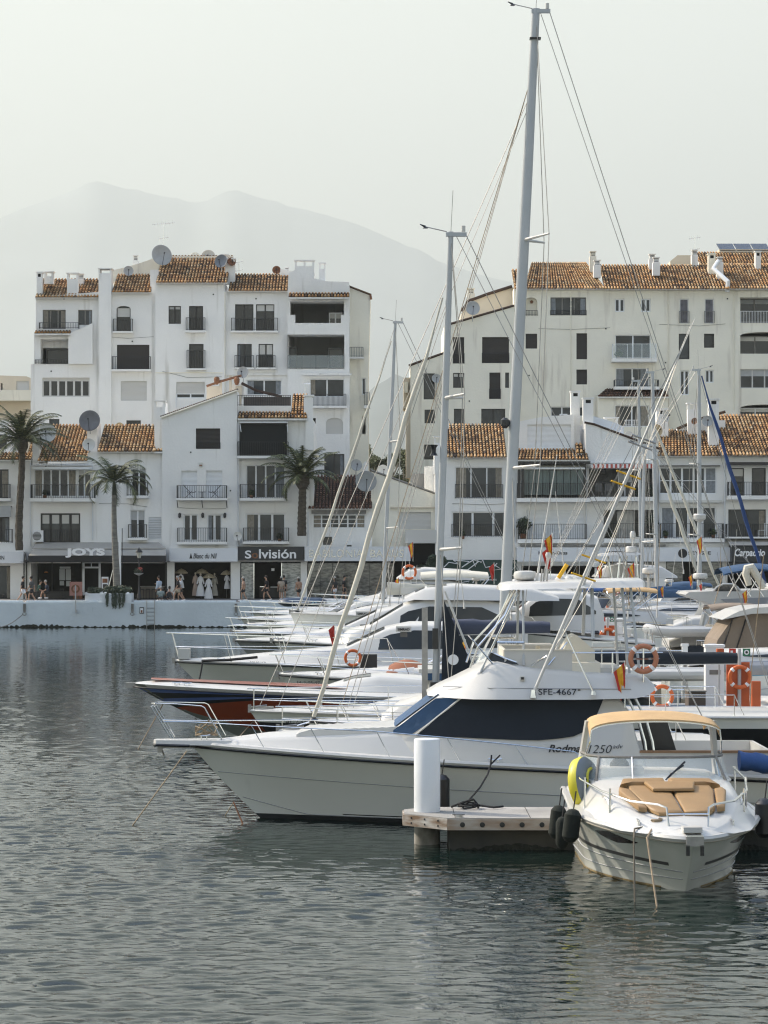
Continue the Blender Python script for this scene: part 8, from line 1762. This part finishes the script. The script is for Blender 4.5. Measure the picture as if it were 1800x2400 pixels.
# motor boats right of the walkway, bows right
def rboat(px_stern, py, d, L, B, label, **k):
    b = express(label, 0, py, d, L, B, **k); flip(b, X(px_stern,d)+L, d); return b
b = rboat(1640, 1507, 100., 12.0, 4.0, 'grey hulled cruiser with a large taupe cockpit canvas at the right edge', hullm=mat('pale_grey_hull', (.40,.41,.41), .3, coat=.4), roof=True, fly=.5, top=1.5, seed=20, x_c=.22)
t0 = MB(); d = 98.0; t0.prism([(X(a,d), Z(c,d)) for a, c in ((1668,1548),(1682,1500),(1716,1452),(1760,1436),(1830,1440),(1830,1528),(1745,1530),(1700,1545))], d, d+3.6, M_TAUPE); t0.prism([(X(a,d), Z(c,d)) for a, c in ((1690,1452),(1730,1432),(1765,1424),(1850,1420),(1850,1436),(1760,1438))], d-.3, d+3.8, M_GEL)
for a in (1716,1748): t0.tube([P(a,1452,d-.05), P(a-30,1545,d-.05)], .03, M_DARKF, 4)
tag(t0.build('cockpit_canvas', None, 0, org=P(1745,1540,d)), 'large taupe canvas tent under a white overhang behind the nearest lifebuoy station', 'canvas')
b = rboat(1605, 1470, 118., 14.0, 4.4, 'tall white flybridge yacht with pointed aft overhang near the right edge', roof=True, fly=.5, top=1.7, seed=21, x_c=.2, canvas=None)
t0 = MB(); d = 116.; t0.prism([(X(a,d), Z(c,d)) for a, c in ((1607,1394),(1614,1388),(1660,1386),(1830,1382),(1830,1442),(1725,1440),(1706,1440),(1664,1414),(1618,1400))], d, d+4.0, M_GEL); t0.prism([(X(a,d), Z(c,d)) for a, c in ((1688,1404),(1800,1400),(1800,1424),(1722,1426))], d-.03, d+.0, M_SOLAR)
for a in (1650,1666,1682): t0.tube([P(a,1440,d+.3), P(a-14,1500,d+.3)], .12, M_GEL, 6)
tag(t0.build('flybridge_overhang', None, 0, org=P(1700,1500,d)), 'white flybridge overhang pointing left with slanting pillars, near the right edge', 'flybridge')
t1 = MB(); d = 115.; w0 = [P(1672,1386,d), P(1680,1376,d), P(1695,1369,d), P(1715,1369,d), P(1728,1376,d), P(1736,1386,d)]; t1.loft([[p, V((p.x,p.y,Z(1386,d)))] for p in w0], M_TINT); t1.tube(w0, .05, M_GEL, 5); tag(t1.build('fly_windscreen', None, org=P(1700,1386,d)), 'curved smoked windscreen on top of the pointed white overhang', 'windscreen')
# navy bimini on poles
d = 112.; t_ = thing('bimini_top', 'navy blue bimini on silver poles in front of the black restaurant sign', 'bimini', P(1750,1400,d)); mb = MB(); hp = []
for i in range(7): t = i/6; hp.append([V((X(lerp(1684,1830,t),d), d+1.5*math.cos(math.pi*j/8), Z(1334-14*math.sin(math.pi*min(1,t*.8+.05)),d)-.25+.25*math.sin(math.pi*j/8))) for j in range(9)])
mb.loft(hp, M_NAVYL); mb.loft([[p-V((0,0,.06)) for p in q] for q in hp], M_NAVYL); mb.build('canvas', t_); mb = MB()
for a, e in ((1700,1735),(1745,1705),(1745,1790),(1790,1750),(1720,1760)): mb.tube([P(a,1330,d), P(e,1398,d)], .03, M_STEEL, 5)
mb.build('frame', t_)
mb = MB(); mb.tube([P(1790,1378,108), P(1768,1340,108), P(1761,1330,108), P(1752,1332,108), P(1748,1345,108), P(1756,1372,108)], [.14,.17,.2,.2,.17,.13], M_SAILW, 8); tag(mb.build('davit', None, org=P(1770,1378,108)), 'curved cream crane arm standing under the navy bimini', 'davit')
b = rboat(1500, 1462, 128., 12.5, 4.0, 'white cruiser with broad slanting arch behind the hardtop ladder', arch_=True, top=1.5, seed=22, canvas=None, x_c=.3, rad=True)
b = rboat(1440, 1440, 143., 11.5, 3.8, 'white cruiser with deep navy blue canvas behind the hardtop of the big cruiser', roof=True, top=1.3, seed=23, canvas=M_NAVYL, rad=True)
t0 = MB(); d = 134.; secs = []
for i in range(12): t = i/11; x = X(lerp(1512,1642,t),d); secs.append([(x,d-.5,Z(1404-8*t,d)),(x,d-.45,Z(1396-7*t+2*math.sin(i*2),d)),(x,d,Z(1390-7*t,d)),(x,d+.45,Z(1396-7*t,d)),(x,d+.5,Z(1404-8*t,d))])
t0.loft(secs, M_NAVYL); tag(t0.build('sail_bundle', None, 60, org=secs[0][2]), 'long navy blue sail cover lying over the boats behind the slanting arch', 'sail cover')
b = rboat(1560, 1530, 90., 9.5, 3.2, 'low white open boat with pale blue trim in front of the slanting arch', top=.8, seed=24, x_c=.35, arch_=False); b.stripe(.8,.9,mat('pale_blue', (.10,.30,.42), .5),.5,9)
# left of walkway, sterns near it, visible above the big cruiser
b = express('white cruiser with grey tinted hull windows and tan tender, partly behind the tallest mast', 985, 1452, 116., 9.5, 3.6, rake=1.3, top=1.5, roof=True, seed=30, x_c=.3, arch_=True)
b = express('white hardtop cruiser seen between the outrigger poles and tallest mast', 1020, 1432, 134., 10.0, 3.8, rake=1.3, top=1.5, roof=True, seed=31, rad=True, x_c=.3, fly=.4)
b = express('white day boat with navy bimini far off under the ice cream shop', 1090, 1419, 150., 8.5, 3.4, rake=1.2, top=1.1, seed=32, canvas=M_NAVY)
b = express('white cruiser with a bright blue bimini seen under the hardtop of the big cruiser', 1180, 1445, 124., 6.5, 3.2, rake=1.0, top=1.3, seed=33, canvas=M_BLUE, arch_=True)
b = express('pale cruiser with sky blue canvas top between the hardtop and the far shops', 1200, 1428, 138., 8.5, 3.4, rake=1.0, top=1.3, seed=34, canvas=mat('sky_blue_canvas', (.06,.20,.34), .8))
b = express('white flybridge boat whose hardtop rises before the third shop name', 1260, 1420, 152., 11.0, 3.9, rake=1.2, top=1.6, seed=35, roof=True, fly=.8, x_c=.2, rad=True)
d = 150.; t_ = thing('boat_hardtop', 'flat white boat hardtop on a lattice post with radar, before the third shop name', 'hardtop', P(1450,1380,d)); mb = MB(); mb.loft([[(X(a,d),d-1.2,Z(1303-z,d)),(X(a,d),d+1.2,Z(1303-z,d)),(X(a,d),d+1.1,Z(1298-z*1.5,d)),(X(a,d),d-1.1,Z(1298-z*1.5,d))] for a, z in ((1404,-1),(1412,1),(1440,2),(1500,2),(1508,0))], M_GEL, closed=True); mb.build('roof', t_, smooth=30)
mb = MB()
for a, e in ((1454,1444),(1490,1498),(1424,1440),(1470,1452)): mb.tube([P(a,1303,d), P(e,1390,d)], .06, M_STEEL, 5)
mb.build('post', t_); radar(t_, X(1480,d), d, Z(1296,d), .35, .38); mb = MB(); mb.tube([P(1483,1300,d), P(1483,1262,d)], .05, M_GEL, 5); mb.lathe(P(1483,1262,d), [(.08,-.05),(.16,.05),(.17,.3),(.1,.42)], M_GEL, 10); mb.build('gps_antenna', t_)
# radar domes on posts
for px, py, d, r_, lb in ((1520,1338,120,.30,'white radar dome on a short post right of the hardtop end'),(1641,1350,126,.36,'broad flat white radar dome on a post left of the pointed overhang'),(1116,1318+36,128,.22,'small white radar dome beside the tallest mast'),(1396,1322,140,.22,'white radar dome behind the big cruiser hardtop')):
    t_ = thing('radar_post', lb, 'radar', P(px,py+60,d), 'radar domes on posts'); radar(t_, X(px,d), d, Z(py+8,d), r_, .3); mb = MB(); mb.tube([P(px,py+70,d), P(px,py+8,d)], .06, M_GEL, 6); mb.tube([P(px-6,py+24,d), P(px+6,py+24,d)], .02, M_STEEL, 4); mb.build('post', t_)
# dinghies and tenders
def tender(px, py, d, L, label, m=M_GEL, rot=0.):
    c = P(px,py,d); t = thing('dinghy', label, 'dinghy', (0,0,0), 'dinghies and tenders'); mb = MB(); r_ = .21
    mb.tube([(L/2,-.55,0),(-L*.25,-.62,0),(-L*.42,-.35,.06),(-L*.5,0,.12),(-L*.42,.35,.06),(-L*.25,.62,0),(L/2,.55,0)], r_, m, 10); mb.build('tube', t); mb = MB(); mb.box(-L*.4,L*.45,-.5,.5,-.12,-.04,M_SOLAR); mb.box(L*.38,L*.45,-.5,.5,-.1,.28,M_GREYW); mb.box(-.1,.15,-.5,.5,.1,.14,M_TEAK); mb.build('floor', t); t.location = c; t.rotation_euler[2] = rot; return t
tender(1580, 1580, 85, 3.4, 'white inflatable dinghy hung crossways above the navy boom cover'); tender(1790, 1565, 84, 3.2, 'pale grey inflatable dinghy at the right edge beside the orange fire box', M_SOLAR, .4); tender(1250, 1470, 108, 3.0, 'grey and white inflatable dinghy behind the tallest mast', M_SOLAR); tender(1600, 1480, 104, 3.0, 'white inflatable dinghy under the slanting pillars', M_GEL, .2)
def outboard(px, py, d, label, m=M_BLACK):
    c = P(px,py,d); t = thing('outboard_motor', label, 'outboard motor', c, 'outboard motors'); mb = MB(); mb.loft([[c+V((sx*.16*k, sy*.22*k+.0, z)) for sx, sy in ((-1,-1),(1,-1),(1,1),(-1,1))] for z, k in ((-.05,.7),(.05,1),(.3,1.05),(.42,.7))], m, closed=True); mb.build('cowl', t, smooth=30); mb = MB(); mb.box(c.x-.07,c.x+.07,c.y-.1,c.y+.1,c.z-.7,c.z-.05,M_GREYW); mb.box(c.x-.12,c.x+.12,c.y-.15,c.y+.15,c.z-.55,c.z-.5,M_GREYW); mb.build('leg', t, smooth=0)
for a in ((1395,1500,108,'black outboard motor left of the white service cabinet'),(1551,1545,90,'grey outboard motor right of the faded lifebuoy',M_GALV),(1470,1490,112,'white outboard motor on a rail right of the white cabinet',M_GEL)): outboard(*a)
# lifebuoys here and there
lifebuoy(P(1408,1421,128), .42, label='small orange lifebuoy seen through the hardtop legs of the big cruiser'); lifebuoy(P(1440,1388,132), .40, label='orange lifebuoy lying flat on a boat roof just under the hardtop', tilt=Matrix.Rotation(R(70),3,'X')); lifebuoy(P(1552,1632,70), .33, label='orange lifebuoy below the navy boom cover next to the flag'); lifebuoy(P(1512,1550,72), .24, label='bright orange lifebuoy right behind the faded big one')
# flags
for px, py0, py1, d, lb, c in ((1487,1316,1362,118,'Spanish striped flag right above the hardtop end of the big cruiser','es'),(1411,1318,1352,124,'pale yellow and orange flag behind the big cruiser hardtop','es'),(1622,1345,1368,120,'small striped flag beside the broad flat radar dome','es'),(1645,1366,1384,118,'tiny red flag under the broad flat radar dome','r'),(1751,1380,1412,110,'striped flag on the pointed white overhang near the right edge','es'),(1294,1248,1300,60,'upper small striped flag on the halyard beside the white whip antenna','es'),(1290,1276,1330,60.2,'lower small red flag on the halyard beside the white whip antenna','r'),(1158,1318,1352,110,'plain red flag left of the tallest mast in front of the green hoarding','r'),(1052,1388,1416,110,'red and yellow flag just right of the second tallest mast','es'),(784,1462,1502,90,'red flag on the bow of the sleek white cruiser','r'),(935,1352,1378,132,'small striped flag right of the thin leaning mast','es'),(968,1268,1300,150,'small striped flag above the orange lifebuoy by the white canopy','es'),(1091,1498,1530,66,'striped flag low beside the tallest mast foot','es'),(1645,1255,1290,136,'striped flag halfway up the rightmost mast','es'),(1555,1372,1394,125,'little orange flag between the right masts','es')):
    s_ = d/FPX; H_ = (py1-py0)*s_*1.5; t_ = thing('flag', lb, 'flag', (0,0,0), 'small flags on the boats'); flag(0, 0, 0, H_, '', H_*.30, parent=t_, cols='es' if c == 'es' else 'r'); t_.location = P(px, py1+(py1-py0)*.5, d)
for px, py, d, L, lb in ((1323,1340,70,2.2,'thin leaning whip antenna right of the radar dome'),(1460,1440,120,3.2,'white whip antenna between the right hand masts and hardtop'),(1602,1340,125,2.5,'white slanting whip antenna left of the broad radar dome'),(1088,1420,90,2.2,'pair rod of thin white antenna right of the second mast')):
    mb = MB(); a = P(px,py,d); mb.tube([a, a+V((-.25,0,L))], .02, M_GEL, 5, r2=.008); mb.lathe(a, [(.04,-.1),(.03,.1)], M_GEL, 6); tag(mb.build('whip_antenna', None, org=a), lb, 'antenna', 'whip antennas')
# mooring ropes in the water, extra lines
rope([P(1700,1330,112), P(1648,1500,108), P(1600,1540,100)], 'thin tan line slanting from the navy bimini down to the service posts', .02)
rope([P(1790,1300,76), P(1762,1560,76), P(1756,1700,76)], 'thin tan halyard dropping past the nearest lifebuoy station', .014)

# a few more boats packed between the others, and thin antennas
for a in ((1060,1462,103,8.0,3.3,'white cruiser with a black arch of glass just left of the tallest mast foot',dict(roof=True,top=1.3,seed=41,arch_=False)),(1235,1440,118,7.5,3.2,'white open boat with tan canvas behind the flybridge table',dict(top=1.1,seed=42,canvas=M_TAN)),(1330,1422,145,8.0,3.3,'small white boat with radar dome far behind the ladder of the hardtop',dict(top=1.3,seed=43,rad=True,arch_=True)),(1120,1428,140,7.5,3.2,'small white boat with navy canvas behind the tallest mast',dict(top=1.2,seed=44,canvas=M_NAVYL))):
    express(a[5], a[0], a[1], a[2], a[3], a[4], rake=1.1, x_c=.3, **a[6])
rboat(1520, 1492, 106., 10.0, 3.4, 'white cruiser with tan canvas and orange stern gear right of the faded lifebuoy', top=1.2, seed=45, canvas=M_TAUPE, roof=False, x_c=.35)
rboat(1700, 1452, 150., 10.5, 3.6, 'white cruiser almost hidden below the navy bimini frame', top=1.4, seed=46, roof=True, rad=True, x_c=.3)
rboat(1560, 1440, 156., 10.0, 3.6, 'white cruiser with cream canvas in front of the emblem shop doors', top=1.3, seed=47, canvas=M_SAILW, x_c=.3)
rr = random.Random(31)
for i in range(26):
    px = rr.choice([rr.uniform(1330,1480), rr.uniform(1440,1720), rr.uniform(900,1010)]); d = rr.uniform(112,152); z0 = rr.uniform(2.0,3.2); L = rr.uniform(1.6,4.2); x = X(px,d); mb = MB()
    mb.tube([(x,d,z0),(x+rr.uniform(-.5,.5),d,z0+L)], rr.uniform(.014,.028), rr.choice([M_GEL,M_GEL,M_GALV,M_ROPE]), 4, r2=.008); mb.lathe((x,d,z0), [(.05,-.25),(.035,.12)], M_GEL, 6)
    tag(mb.build('whip_antenna', None, org=(x,d,z0)), 'thin whip antenna standing among the boats beyond the big cruiser', 'antenna', 'thin antennas among the boats')
# haze
def haze(dens=(.00011)):
    m = bpy.data.materials.new('haze'); m.use_nodes = True; n = m.node_tree.nodes; n.remove(n['Principled BSDF'])
    v = n.new('ShaderNodeVolumePrincipled'); v.inputs['Color'].default_value = (.92,.99,.955,1); v.inputs['Density'].default_value = dens; v.inputs['Anisotropy'].default_value = .2
    m.node_tree.links.new(v.outputs[0], n['Material Output'].inputs['Volume'])
    mb = MB(); mb.box(-22000, 22000, -800, 26500, -8, 3200, m); o = mb.build('haze', None, smooth=0); o['kind'] = 'stuff'
haze()
